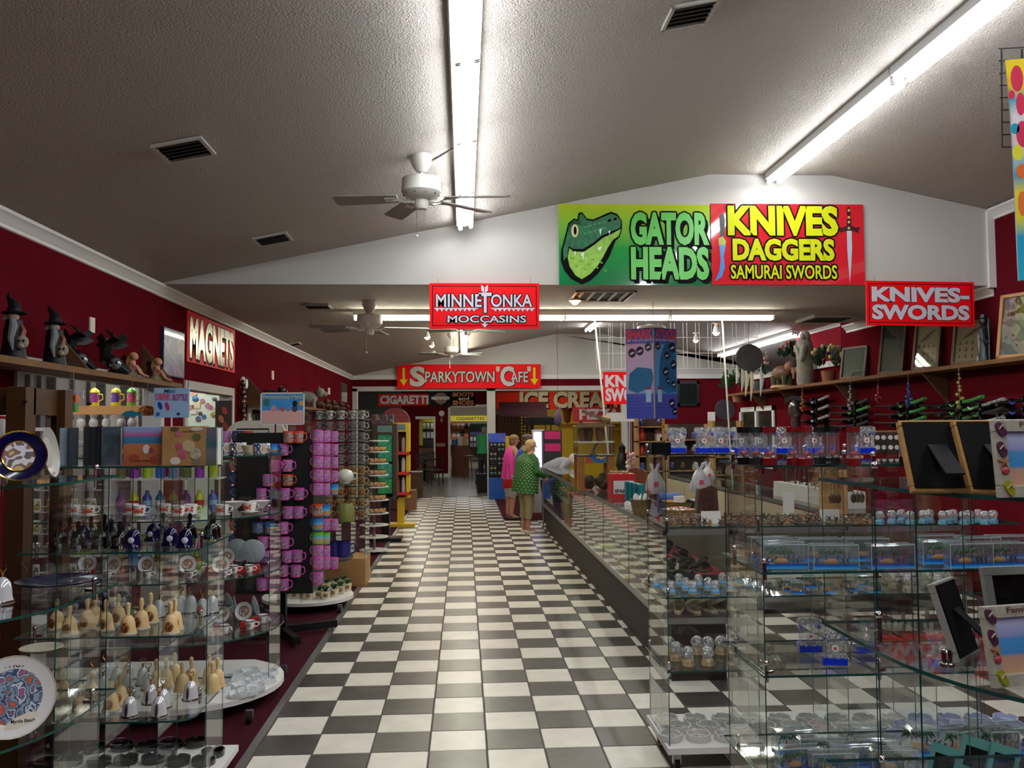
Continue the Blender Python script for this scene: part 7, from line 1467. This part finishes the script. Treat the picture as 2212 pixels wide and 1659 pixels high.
# beach towel and black grid near the right edge
YT = 3.4; p = pY(2190, 130, YT)
root = thing('wire_screen', 'black wire grid panel hanging beside the beach towel', 'grid', (pY(2160, 200, YT+.15).x, YT+.15, pY(2160, 318, YT+.15).z)); H_ = pY(2160, 105, YT+.15).z-root.location.z
for k in range(6): m = MB(); m.cyl((k*.09,0,0), (k*.09+.015,0,H_), .004, BLACK, 5); obj('wire', m, root)
for k in range(9): m = MB(); m.cyl((0,0,H_*k/8), (.48,0,H_*k/8+.03), .003, BLACK, 5); obj('cross_wire', m, root)
m = MB(); m.cyl((.2,0,H_), (.2,0,zc(2.4)-root.location.z), .003, CHROME, 4); obj('hook', m, root)
root = thing('beach_towel', 'bright beach towel with pink and turquoise shapes hanging high', 'towel', (pY(2172, 140, YT).x, YT, 0)); zt_, zb_ = pY(2172, 130, YT).z, pY(2195, 603, YT).z
tw = MB(); n = 16; vs = []; fs = []
for k in range(n+1):
    t = k/n; z = zt_+(zb_-zt_)*t
    for j in range(9): u = j/8; vs.append((.09*t*0+u*.62+.045*t+.01*sin(u*9+t*3), .03*sin(u*14+t*2)*(.3+t), z-.0*u+(.10*(u))*(1-t)))
for k in range(n):
    for j in range(8): fs.append((k*9+j, k*9+j+1, (k+1)*9+j+1, (k+1)*9+j))
tw.add(vs, fs, grad([(0, '#12a0b8'), (.2, '#1890b4'), (.28, '#d8d22a'), (.4, '#e0d02a'), (.48, '#1f9cc0'), (.62, '#e8e8e8'), (.75, '#e8e8e8'), (.82, '#30b0c0'), (.88, '#f0d818'), (1, '#f0d818')], 'Z', zb_, zt_, .9)); tw.add([(v[0], v[1]+.006, v[2]) for v in vs], [f[::-1] for f in fs], pm('#d8d8d8', .9)); obj('cloth', tw, root)
for (px_, py_, rx_, ry_, c) in ((2196, 170, 14, 30, '#d02a50'), (2185, 205, 7, 10, '#d02a50'), (2204, 225, 10, 26, '#d02a50'), (2208, 290, 14, 30, '#c82850'), (2192, 278, 10, 12, '#1c98b8'), (2206, 370, 12, 16, '#d86a2a'), (2208, 440, 10, 28, '#d8722a'), (2198, 330, 12, 18, '#e0dc3a')):
    q = pY(px_, py_, YT-.04); s1 = rx_*YT/FPX; s2 = ry_*YT/FPX; m = MB(); m.prism(ell(q.x-root.location.x, q.z, s1, s2, 14), .0, .004, pm(c, .9), M=Matrix.Translation((0,-.04,0)) @ RX90); obj('printed_shape', m, root)
# ================================================================ PEOPLE
DOTS = None
def dot_mat(base, dot, scale=38, thr=.3):
    m = bpy.data.materials.new('dots'); m.use_nodes = True; N = m.node_tree.nodes; L = m.node_tree.links; b = N['Principled BSDF']; b.inputs['Roughness'].default_value = .7
    g = N.new('ShaderNodeTexCoord'); v = N.new('ShaderNodeTexVoronoi'); v.inputs['Scale'].default_value = scale; v.inputs['Randomness'].default_value = .15; L.new(g.outputs['Object'], v.inputs['Vector'])
    r = N.new('ShaderNodeValToRGB'); r.color_ramp.interpolation = 'CONSTANT'; r.color_ramp.elements[0].color = lin(dot); r.color_ramp.elements[1].position = thr; r.color_ramp.elements[1].color = lin(base)
    L.new(v.outputs['Distance'], r.inputs[0]); L.new(r.outputs[0], b.inputs['Base Color']); return m
def skin_mesh(verts, edges, radii, mat, sub=2):
    me = bpy.data.meshes.new('body'); me.from_pydata(verts, edges, []); o = bpy.data.objects.new('body', me); COL.objects.link(o)
    o.modifiers.new('s', 'SKIN'); sv = me.skin_vertices[0].data
    for i, r in enumerate(radii): sv[i].radius = (r, r) if isinstance(r, float) else r
    sv[0].use_root = True; ss = o.modifiers.new('u', 'SUBSURF'); ss.levels = sub; ss.render_levels = sub
    dg = bpy.context.evaluated_depsgraph_get(); dg.update(); new = bpy.data.meshes.new_from_object(o.evaluated_get(dg))
    bpy.data.objects.remove(o); new.materials.clear(); new.materials.append(mat); new.shade_smooth(); return new
def loft(mb, rings, mat, seg=16, cap=True):
    """rings = (center, rx, ry, tilt) stacked ellipses"""
    vs = []
    for c, rx, ry, M in rings:
        for k in range(seg): vs.append(tuple(M @ Vector((c[0]+rx*cos(2*pi*k/seg), c[1]+ry*sin(2*pi*k/seg), c[2]))))
    fs = [(r*seg+k, r*seg+(k+1) % seg, (r+1)*seg+(k+1) % seg, (r+1)*seg+k) for r in range(len(rings)-1) for k in range(seg)]
    mb.add(vs, fs, mat)
SKN = pm('#b9836a', .5)
def person(label, loc, rz, s=1.0, bend=0.0, top=None, pants=None, hair=None, legcut=.30, sleeve=1.0, la=None, ra=None, wide=1.0, shoes='#2a2422', long_top=.78, hairlen=.0, skin=SKN, turn=0.0, dots=None):
    root = thing('person', label, 'person', loc, (0, 0, rz), 'people', s)
    B = Matrix.Translation((0, 0, .92)) @ Matrix.Rotation(bend, 4, 'X') @ Matrix.Translation((0, 0, -.92)); U = lambda p: tuple(B @ Vector(p)); I = Matrix.Identity(4)
    la = la or [(-.24, -.04, 1.08), (-.22, -.16, .90)]; ra = ra or [(.24, -.04, 1.08), (.22, -.16, .90)]
    V = [(0,0,.92), U((0,-.01,1.10)), U((0,0,1.30)), U((0,.0,1.40)), U((0,-.03,1.47)), U((0,-.035,1.56))]; E_ = [(0,1),(1,2),(2,3),(3,4),(4,5)]; R = [.12,.115,.11,.05,.085,.075]
    def ch(start, pts, rs):
        i = start
        for p, r in zip(pts, rs): V.append(p); R.append(r); E_.append((i, len(V)-1)); i = len(V)-1
        return i
    hands = []
    for sx, arm in ((-1, la), (1, ra)):
        e, h = Vector(arm[0]), Vector(arm[1]); d = (h-e).normalized()
        i = ch(2, [U((sx*.16,0,1.33)), U(arm[0]), U(arm[1]), U(tuple(h+d*.06))], [.062,.042,.028,.030]); hands.append((i, h+d*.06, d))
        side = d.cross(Vector((0,0,1))); side = side.normalized() if side.length > .1 else Vector((1,0,0))
        for k in range(4): b0 = h+d*.085+side*(k-1.5)*.019; ch(i, [U(tuple(b0)), U(tuple(b0+d*(.032+.006*(k in (1,2)))+Vector((0,0,-.008)))), U(tuple(b0+d*.055+Vector((0,0,-.024))))], [.0095,.009,.008])
        t0 = h+d*.03-side*.032; ch(i, [U(tuple(t0)), U(tuple(t0-side*.012+d*.03))], [.010,.009])
        ch(0, [(sx*.09,0,.86), (sx*.095,-.015,.48), (sx*.095,.02,.09), (sx*.095,-.06,.04), (sx*.095,-.13,.03)], [.095,.062,.04,.04,.03])
    obj('body', skin_mesh(V, E_, R, skin), root)
    hd = Vector(U((0,-.035,1.52)))
    f = MB(); T_ = Matrix.Translation(hd) @ Matrix.Rotation(turn, 4, 'Z'); f.ball((0,-.088,-.012), (.013,.02,.016), skin, 8, 6, M=T_); obj('nose', f, root)
    f = MB()
    for sx in (-1, 1): f.ball((sx*.03,-.078,.014), (.011,.006,.007), pm('#e8e4e0', .3), 8, 5, M=T_); f.ball((sx*.03,-.084,.014), (.005,.003,.005), BLK, 6, 4, M=T_)
    obj('eyes', f, root); f = MB(); f.ball((0,-.078,-.045), (.022,.006,.006), pm('#8a3f3a', .5), 8, 4, M=T_); obj('mouth', f, root)
    for sx in (-1, 1): f = MB(); f.ball((sx*.085,0,0), (.012,.022,.028), skin, 8, 6, M=T_); obj('ear', f, root)
    if hair:
        f = MB(); f.ball((0,.012,.035), (.098,.100,.085), hair, 14, 10, M=T_); f.ball((0,.045,-.02), (.088,.07,.09), hair, 12, 8, M=T_)
        if hairlen: f.tube([(0,.08,0),(0,.105,-.08),(0,.10,-.08-hairlen)], [.06,.06,.02], hair, 8, M=T_)
        obj('hair', f, root)
    if top:
        m = MB(); w = wide; rings = [((0,.0,long_top), .20*w, .17*w, I if long_top < .92 and bend > .2 else B), ((0,0,.95), .19*w, .16*w, B), ((0,0,1.08), .18*w, .155*w, B), ((0,0,1.22), .19*w, .15*w, B), ((0,0,1.32), .17*w, .12*w, B), ((0,0,1.385), .09, .075, B), ((0,-.005,1.41), .065, .06, B)]
        loft(m, rings, top); t_ = obj('top', m, root)
        if dots:
            m = MB()
            for r_ in range(19):
                t = r_/18*(len(rings)-3.2); i = int(t); u = t-i; (c0, a0, b0, M0), (c1, a1, b1, M1) = rings[i], rings[i+1]
                for q in range(20):
                    an = 2*pi*(q+.5*(r_ % 2))/20; rr = lambda c, a, b, M, e: M @ Vector((c[0]+(a+e)*cos(an), c[1]+(b+e)*sin(an), c[2]))
                    P_ = rr(c0, a0, b0, M0, .003)*(1-u)+rr(c1, a1, b1, M1, .003)*u; tx = Vector((-sin(an), cos(an), 0))*.0115; tz = Vector((0, 0, .0125)); m.add([P_-tx, P_-tz, P_+tx, P_+tz], [(0,1,2,3)], dots)
            obj('white_dots', m, t_)['kind'] = 'stuff'
        if sleeve > 0:
            for sx, arm in ((-1, la), (1, ra)):
                s0, e, h = Vector((sx*.13,0,1.335)), Vector(arm[0]), Vector(arm[1]); pts = [s0, Vector((sx*.18,0,1.30)), e, e+(h-e)*max(0, (sleeve-.5)*1.8)]
                if sleeve < .6: pts = pts[:2]+[pts[1]+(e-pts[1])*.5]
                m = MB(); m.tube([U(tuple(p)) for p in pts], [.075,.08,.062,.056][:len(pts)], top, 10); obj('sleeve', m, t_)
    if pants:
        m = MB(); loft(m, [((0,.01,.78), .17, .13, I), ((0,.01,.86), .185, .15, I), ((0,0,.96), .17, .14, I), ((0,0,1.0), .155, .13, B)], pants); p_ = obj('trousers', m, root)
        for sx in (-1, 1): m = MB(); m.tube([(sx*.09,.0,.86),(sx*.095,.0,.68),(sx*.095,-.012,.48),(sx*.095,.012,max(legcut,.06))], [.108,.100,.078,.066], pants, 12); obj('trouser_leg', m, p_)
    for sx in (-1, 1): m = MB(); m.ball((sx*.095,-.04,.028), (.048,.115,.030), pm(shoes, .5), 12, 6); m.bx(sx*.095-.042, sx*.095+.042, -.13, .06, 0, .018, pm(shoes, .6)); obj('shoe', m, root)
    return root
KHAKI = pm('#9a8a68', .7); GRNT = pm('#1f5a1c', .7)
person('woman in a green polka dot blouse and khaki trousers at the counter', (1.0, 14.3, 0), 1.95, .93, .12, GRNT, KHAKI, pm('#b89a6a', .6), .26, 1.0, la=[(-.25,-.06,1.08),(-.12,-.30,1.02)], ra=[(.24,-.1,1.10),(.10,-.34,1.02)], wide=1.36, shoes='#c8c0b4', long_top=.70, hairlen=.05, turn=-.3, dots=pm('#c8d0a8', .7))
person('person in a pink sleeveless top and pale shorts beside the counter', (.86, 16.5, 0), 1.9, .97, .1, pm('#d83a9a', .6), pm('#a8a49c', .7), pm('#7a5a3a', .6), .42, 0, la=[(-.24,-.06,1.08),(-.16,-.28,1.0)], ra=[(.24,-.06,1.08),(.2,-.26,.98)], wide=.98, shoes='#1c1a1a', hairlen=.0)
person('person in navy trousers standing beyond the polka dot woman', (1.03, 15.5, 0), 1.6, .98, .1, pm('#2a4ab0', .6), pm('#10162e', .7), pm('#4a3626', .6), .08, .55, shoes='#8a8a90')
person('person in a grey shirt leaning over the end of the counter', (1.50, 16.1, 0), 1.65, .97, 1.12, pm('#85868a', .7), pm('#3a3a44', .7), pm('#c8c4bc', .6), .08, 1.0, la=[(-.26,-.10,1.10),(-.2,-.36,1.12)], ra=[(.26,-.14,1.12),(.2,-.42,1.16)])
p = pY(1045, 990, 30); person('distant person in a bright green shirt in the cafe doorway', (p.x, 29.8, 0), 2.8, 1.08, .1, pm('#2aa86a', .6), pm('#1a2a44', .7), pm('#8a7a6a', .6), .08, .5, wide=1.1)
m = MB(); m.prism([(-.1,0),(.1,0),(.08,.16),(-.08,.16)], -.03, .03, pm('#b0161c', .5), M=RX90); hb = MB(); hb.tube([(-.05,0,.16),(-.02,0,.45),(.02,0,.45),(.05,0,.16)], .006, pm('#8a1014', .5), 5); Kind('red_handbag', 'bag', [('bag', m), ('strap', hb)]).put((.78, 15.9, .62), 'red handbag carried at hip height by the pink top person', rz=.2)
# ================================================================ FAR END: STANDS, CAFE, KITCHEN
def at(x, y, Y): return pY(x, y, Y)
# sunglasses stand
p = at(1074, 1070, 21.4); root = thing('sunglasses_stand', 'blue and black sunglasses stand in front of the white post', 'stand', (p.x, 21.4, 0)); H = at(1074, 936, 21.4).z
m = MB(); m.bx(-.2, .2, -.15, .15, 0, .52, pm('#1450a8', .5)); obj('base', m, root); m = MB(); m.bx(-.2, .2, -.1, .15, .52, H-.22, BLACK); obj('body', m, root); m = MB(); m.bx(-.21, .21, -.12, .15, H-.22, H, blotch(['#2a5ac0', '#2a5ac0', '#5a3aa0', '#2a6ad0'], 8)); obj('header', m, root)
for k in range(7):
    z = .58+k*(H-.9)/6
    m = MB(); m.bx(-.2, .2, -.16, -.1, z-.02, z, pm('#1a1a1c', .4)); obj('shelf', m, root)
    for sx in (-1, 1):
        q = MB()
        for d in (-.045, .045): q.lathe([(0,0),(.032,0),(.032,.006),(0,.006)], pm(('#7a98a8', '#a8b088', '#3a3a44')[(k+(sx > 0)) % 3], .1, .4), 10, M=rotm(rx=pi/2, t=(sx*.095+d, -.165, z+.05)))
        q.bx(sx*.095-.015, sx*.095+.015, -.168, -.162, z+.052, z+.06, STEEL); obj('sunglasses', q, root)
# yellow chip stand, lit display, pink kiosk, black canopy
def prop(name, label, cat, x0, x1, y0, y1, Y, mat, d=.3, z0=None, extra=None):
    a, w_, h_ = rectY(x0, y0, x1, y1, Y); zb = a.z-h_/2 if z0 is None else z0; h_ = a.z+h_/2-zb
    root = thing(name, label, cat, (a.x, Y, zb)); m = MB(); m.cham(-w_/2, w_/2, -d/2, d/2, 0, h_, mat, .006); obj('body', m, root)
    if extra: extra(root, w_, h_, d)
    return root
def rows_extra(n, cols, cw=4):
    def f(root, w_, h_, d):
        for k in range(n):
            for c in range(cw):
                m = MB(); x = -w_/2+w_*(c+.5)/cw; z = h_*(k+.5)/n; m.bx(x-w_*.36/cw, x+w_*.36/cw, -d/2-.03, -d/2, z-h_*.36/n, z+h_*.3/n, pm(cols[(k*3+c*5) % len(cols)], .5)); obj('goods', m, root)
    return f
prop('snack_stand', 'yellow snack stand beside the sunglasses stand', 'stand', 1092, 1112, 942, 1075, 20.5, pm('#b89a1c', .5), .3, 0, rows_extra(5, ['#c8a81c', '#7a5a1c', '#2a2a1c', '#d8c83a'], 2))
def glowx(root, w_, h_, d):
    m = MB(); m.bx(-w_*.42, w_*.42, -d/2-.006, -d/2, h_*.55, h_*.97, emat('#cfc4ff', 2.2)); obj('lit_panel', m, root)
prop('lit_display', 'white lit display tower behind the customers', 'display', 1150, 1176, 928, 1060, 17.8, pm('#c8c6d0', .4), .25, 0, glowx)
prop('jewelry_kiosk', 'black kiosk with bright pink header cards', 'kiosk', 1172, 1212, 930, 1060, 17, pm('#17141a', .5), .35, 0, lambda r, w, h, d: [obj('header_card', MB().bx(-w*.42, w*.42, -d/2-.01, -d/2, h*z, h*(z+.09), pm('#c0186a', .4)), r) for z in (.9, .76)])
root = thing('black_canopy', 'black canopied lamp stand in front of the cafe', 'stand', at(1165, 920, 20)); root.location.z = 0; zt_ = at(1165, 893, 20).z; zb_ = at(1165, 918, 20).z
m = MB(); m.lathe([(.0,zt_),(.12,zt_-.03),(.36,zt_-.10),(.36,zb_),(.34,zb_),(.34,zt_-.12)], BLACK, 8); obj('canopy', m, root)
for a_ in range(4): m = MB(); m.cyl((.3*cos(a_*1.57+.4), .3*sin(a_*1.57+.4), 0), (.3*cos(a_*1.57+.4), .3*sin(a_*1.57+.4), zb_), .012, BLACK, 6); obj('post', m, root)
# maroon awning, lattice, menu wall
a, w_, h_ = rectY(1078, 868, 1180, 899, 24); root = thing('awning', 'dark maroon scalloped awning below the ice cream sign', 'awning', (a.x, 24, a.z)); MAR = pm('#3c1420', .7)
m = MB(); m.add([(-w_/2,-.3,-h_/2+.05),(w_/2,-.3,-h_/2+.05),(w_/2,.1,h_/2),(-w_/2,.1,h_/2),(-w_/2,-.28,-h_/2+.04),(w_/2,-.28,-h_/2+.04),(w_/2,.12,h_/2-.02),(-w_/2,.12,h_/2-.02)], [(0,1,2,3),(7,6,5,4),(0,4,5,1),(2,6,7,3),(0,3,7,4),(1,5,6,2)], MAR); obj('cloth', m, root)
for k in range(12): m = MB(); x = -w_/2+w_*(k+.5)/12; m.prism([(x-w_/24, -h_/2+.05), (x+w_/24, -h_/2+.05)]+[(x+w_/24*cos(t), -h_/2+.05-.06*sin(t)) for t in (.5, 1.05, 1.57, 2.1, 2.65)], -.006, .006, MAR, M=Matrix.Translation((0,-.3,0)) @ RX90); obj('scallop', m, root)
a, w_, h_ = rectY(1072, 898, 1150, 965, 27); root = thing('lattice_screen', 'brown wooden lattice screen behind the canopy stand', 'screen', (a.x, 27, a.z)); LW = pm('#4a3018', .6)
for k in range(13): m = MB(); x = -w_/2+w_*k/12; m.bx(x-.018, x+.018, -.01, .01, -h_/2, h_/2, LW); obj('slat', m, root)
for k in range(11): m = MB(); z = -h_/2+h_*k/10; m.bx(-w_/2, w_/2, -.03, -.01, z-.02, z+.02, LW); obj('slat', m, root)
for x in (-w_/2, w_/2-.05): m = MB(); m.bx(x, x+.05, -.03, .03, -a.z, h_/2, LW); obj('post', m, root)
prop('ice_cream_counter', 'yellow fronted ice cream counter in the cafe', 'counter', 1210, 1345, 915, 990, 26, pm('#e0bc1c', .5), .6, 0)
for k, x in enumerate((1230, 1262, 1300)):
    p = at(x, 905, 25.4); m = MB(); m.lathe([(0,-.5),(.09,-.45),(.16,0),(.16,.02),(.0,.02)], pm('#a8702a', .6), 12); m.ball((0,0,.08), .15, pm(('#d8c8a8', '#8a5a3a', '#c8a0a0')[k], .6), 12, 8); one('cone_model', m, 'oversized ice cream cone model, %s on the cafe counter' % ORD[k], 'model', (p.x, 25.9, at(1262, 915, 25.6).z+.5))
m = MB(); m.ball((0,0,0), (.07,.05,.13), pm('#4a3a5a', .7), 10, 8); m.tube([(0,0,.1),(.03,0,.17),(.06,0,.2)], [.03,.02,.01], pm('#5a4a6a', .7), 6); m.cyl((0,0,.1), (0,0,zc(1.6)-.05-at(1205, 905, 15).z), .003, BLK, 4); one('purple_ornament', m, 'hanging purple feathered ornament beside the vitrine', 'ornament', at(1205, 905, 15))
# cafe left: clock, plaque, table, chairs, brown counter
p = at(954, 893, YC-.05); root = thing('wall_clock', 'round white faced pendulum clock on the red cafe wall', 'clock', (p.x, YC-.005, p.z)); m = MB(); m.lathe([(0,0),(.12,0),(.12,.04),(.1,.05),(0,.05)], DWOOD, 20, M=rotm(rx=pi/2)); m.bx(-.05,.05,-.04,0,-.32,-.08, DWOOD); obj('case', m, root); m = MB(); m.lathe([(0,.052),(.095,.052)], WHITE, 20, M=rotm(rx=pi/2)); obj('dial', m, root)
m = MB(); m.bx(-.004,.004,-.056,-.053,-.005,.07, BLK); m.bx(-.005,.05,-.056,-.053,-.004,.004, BLK); obj('hands', m, root); m = MB(); m.lathe([(0,0),(.025,0),(.025,.01),(0,.01)], GOLD, 10, M=rotm(rx=pi/2, t=(0,-.042,-.24))); obj('pendulum', m, root)
p = at(952, 961, YC-.02); m = MB(); m.bx(-.16, .16, -.02, 0, -.06, .06, pm('#8a6a4a', .5)); one('wall_plaque', m, 'small tan plaque on the red cafe wall', 'plaque', (p.x, YC-.002, p.z))
prop('cafe_counter', 'brown cafe counter inside the doorway', 'counter', 976, 1013, 962, 1014, 32.2, pm('#5a2a1c', .5), .8, 0)
prop('register', 'small dark register on the cafe counter', 'register', 985, 1000, 948, 962, 32.1, BLACK, .3)
for k, (x, c, cn) in enumerate(((981, '#3a7ab0', 'blue'), (1004, '#b89a6a', 'tan'), (994, '#d8d8d8', 'white'))):
    p = at(x, 962, 31.9); m = MB(); m.cham(-.09,.09,-.06,.06,0,.22+.05*k, pm(c, .5), .01); one('counter_pack', m, cn+' pack standing on the brown cafe counter', 'pack', (p.x, 31.9, at(x, 962, 32.2).z))
prop('drinks_cooler', 'dark drinks cooler against the kitchen wall', 'cooler', 1015, 1056, 915, 962, 37.5, pm('#2a2a30', .3), .6, .9, rows_extra(4, ['#8a8a98', '#3a4a7a', '#a83a3a', '#d8d8d0', '#3a6a3a'], 6))
prop('kitchen_shelf', 'orange kitchen shelving behind the brown counter', 'shelf', 968, 1012, 912, 955, 37.6, pm('#c86a2a', .5), .4, 1.0, rows_extra(3, ['#e8e0d0', '#f0f0f0', '#2a2a2a', '#e0a060'], 5))
prop('bottle_shelf', 'shelf of goods behind the yellow framed cafe window', 'shelf', 905, 938, 910, 965, 34.4, pm('#3a3a34', .5), .4, .6, rows_extra(4, ['#3a8ab0', '#d8d8d8', '#4a8a3a', '#2a2a2a', '#c8c8a0'], 4))
prop('yellow_jamb', 'yellow window frame post in the red cafe wall', 'frame', 905, 913, 905, 962, 31.6, pm('#d8c81c', .5), .1)
def cchair(label, x, y, Y, rz):
    p = at(x, y, Y); root = thing('cafe_chair', label, 'chair', (p.x, Y, 0), (0,0,rz), 'cafe chairs'); C_ = pm('#1c1310', .4)
    m = MB(); m.cham(-.2,.2,-.2,.2,.43,.46, C_, .01); obj('seat', m, root)
    for z in (.62, .74, .86): m = MB(); m.bx(-.18,.18,.18,.2,z,z+.06, C_); obj('back_slat', m, root)
    for sx in (-1,1):
        for sy in (-1,1): m = MB(); m.bx(sx*.18-.015,sx*.18+.015,sy*.18-.015,sy*.18+.015,0,.94 if sy > 0 else .43, C_); obj('leg', m, root)
def ctable(label, x, Y):
    p = at(x, 1000, Y); root = thing('cafe_table', label, 'table', (p.x, Y, 0)); m = MB(); m.cham(-.35,.35,-.35,.35,.72,.75, pm('#2a1c16', .15), .01); obj('table_top', m, root); m = MB(); m.cyl((0,0,.03), (0,0,.72), .035, BLACK, 10); obj('column', m, root); m = MB(); m.lathe([(0,0),(.25,0),(.22,.03),(0,.04)], BLACK, 14); obj('foot', m, root)
ctable('dark cafe table left of the red clock wall', 918, 28.5); ctable('dark cafe table beside the doorway on the right', 1042, 27.5)
cchair('dark slatted cafe chair in front of the left table', 912, 1000, 27.5, pi); cchair('dark slatted cafe chair behind the left table', 928, 1000, 29.4, .2); cchair('dark slatted cafe chair at the right table', 1044, 1000, 26.6, pi+.2); cchair('cafe chair tucked close to the clock wall', 940, 1000, 26.9, -1.2)
m = MB(); m.cham(-.18,.18,-.15,.15,0,.5, BLACK, .02); p = at(1049, 1060, 23.5); one('waste_bin', m, 'black bin beside the white opening post', 'bin', (p.x-.05, 23.5, 0)); 
p = at(1033, 982, 30.6); root = thing('bar_stool', 'brown bar stool near the green shirt person', 'stool', (p.x-.35, 30.6, 0)); m = MB(); m.lathe([(0,.72),(.18,.72),(.18,.77),(0,.78)], pm('#5a3420', .5), 14); obj('seat', m, root)
for a_ in range(4): m = MB(); m.cyl((.2*cos(a_*1.57+.8), .2*sin(a_*1.57+.8), 0), (.12*cos(a_*1.57+.8), .12*sin(a_*1.57+.8), .72), .015, pm('#5a3420', .5), 6); obj('leg', m, root)
# ================================================================ CURIO SHELVES BEHIND THE COUNTERS
random.seed(11); PN = pm('#a88454', .6, c2='#94713f', ns=8)
def vase(c):
    m = MB(); m.lathe([(0,0),(.04,0),(.06,.05),(.045,.11),(.025,.14),(.035,.17),(0,.17)], c, 12); return ('vase', m)
def house(c):
    m = MB(); m.bx(-.06,.06,-.05,.05,0,.1, c); m.add([(-.07,-.06,.1),(.07,-.06,.1),(.07,.06,.1),(-.07,.06,.1),(-.07,0,.17),(.07,0,.17)], [(0,1,5,4),(2,3,4,5),(0,4,3),(1,2,5)], pm('#5a3a2a', .6)); m.bx(-.015,.015,-.052,-.05,0,.05, BLK); return ('toy_house', m)
def bird(c):
    m = MB(); m.ball((0,0,.07), (.05,.07,.05), c, 8, 6); m.ball((0,-.06,.12), .03, c, 8, 6); m.tube([(0,-.085,.12),(0,-.11,.115)], [.01,.002], pm('#c89a2a', .5), 5); m.cyl((0,0,0), (0,0,.04), .008, c, 5); return ('bird_figure', m)
def jar(c):
    m = MB(); m.lathe([(0,0),(.05,0),(.05,.1),(.035,.115),(.035,.13),(0,.13)], c, 12); m.lathe([(.04,.13),(.04,.15),(0,.15)], BLACK, 12); return ('jar', m)
CB = [('white', '#d4d0c8'), ('brown', '#6a4a30'), ('red', '#a02a24'), ('purple', '#4a3a6a'), ('cream', '#c8b898'), ('black', '#17171a'), ('grey', '#8a8a8c'), ('blue', '#3a5a9a')]
def curio(x0, x1, Y, z0, z1, n, label, nm):
    a, b = at(x0, 950, Y).x, at(x1, 950, Y).x; root = thing('curio_shelf', label, 'shelf', ((a+b)/2, Y, 0)); W_ = b-a; k_ = 0
    for x in (-W_/2, W_/2-.04): m = MB(); m.bx(x, x+.04, -.14, .14, 0, z1, PN); obj('side', m, root)
    m = MB(); m.bx(-W_/2, W_/2, .12, .14, .1, z1, pm('#3a2a1c', .7)); obj('back', m, root)
    for s_ in range(n):
        z = z0+(z1-z0)*s_/n; m = MB(); m.bx(-W_/2, W_/2, -.14, .12, z-.02, z, PN); obj('shelf', m, root)
        for c in range(max(2, int(W_/.16))):
            cn, cc = random.choice(CB); f = random.choice((vase, house, bird, jar)); nm_, mb = f(pm(cc, .45)); sc = random.uniform(.8, 1.25)
            one(nm_, mb, '%s %s on the %s, %s in reading order' % (cn, nm_.replace('_', ' '), nm, ORD[k_]), nm_.split('_')[0], ((a+b)/2-W_/2+.1+c*(W_-.16)/max(1, int(W_/.16)-1), Y-.05, z+.001), (0, 0, random.uniform(-.5, .5)), 'curios', sc); k_ += 1
curio(1372, 1432, 14.2, 1.0, 1.95, 4, 'tall pine curio shelf left behind the cash area', 'left curio shelf'); curio(1436, 1530, 15.2, .95, 1.75, 3, 'wide pine curio shelf in the middle behind the drip toys', 'middle curio shelf'); curio(1535, 1600, 14.6, .9, 1.8, 3, 'pine curio shelf near the red wall', 'wall curio shelf')
prop('white_doorframe_panel', 'white panelled door leaf beyond the curio shelves', 'door', 1530, 1545, 890, 1000, 19, WHITE, .05, 0)
wallp = at(1487, 850, YF-.04); root = thing('dark_window', 'dark framed window in the far red wall', 'window', (wallp.x, YF-.002, wallp.z)); a, w_, h_ = rectY(1462, 822, 1510, 876, YF)
for (c, d, e, f) in ((-w_/2, w_/2, h_/2-.07, h_/2), (-w_/2, w_/2, -h_/2, -h_/2+.07), (-w_/2, -w_/2+.07, -h_/2, h_/2), (w_/2-.07, w_/2, -h_/2, h_/2)): m = MB(); m.bx(c, d, -.05, 0, e, f, BLACK); obj('border', m, root)
m = MB(); m.bx(-w_/2, w_/2, -.02, -.001, -h_/2, h_/2, pm('#1c2420', .1, coat=.5)); obj('pane', m, root)
for k, (x, y, c, cn) in enumerate(((1322, 990, '#a06a6a', 'pink'), (1330, 1000, '#7a4a4a', 'rose'))):
    p = at(x, y, 12.5)
p = at(1362, 985, 12.6); root = thing('flower_display', 'pale pink flower arrangement on a white stand behind the case', 'plant', (p.x, 12.6, ZT-.01))
m = MB(); m.bx(-.06, .06, -.06, .06, -.999, .06, WHITE); obj('stand', m, root)
for k in range(14): m = MB(); m.ball((.05*sin(k*2.3), .05*cos(k*2.3), .1+k*.018), .03, pm(('#c8a8a0', '#a86a64', '#d8d0c8')[k % 3], .6), 7, 5); obj('blossom', m, root)
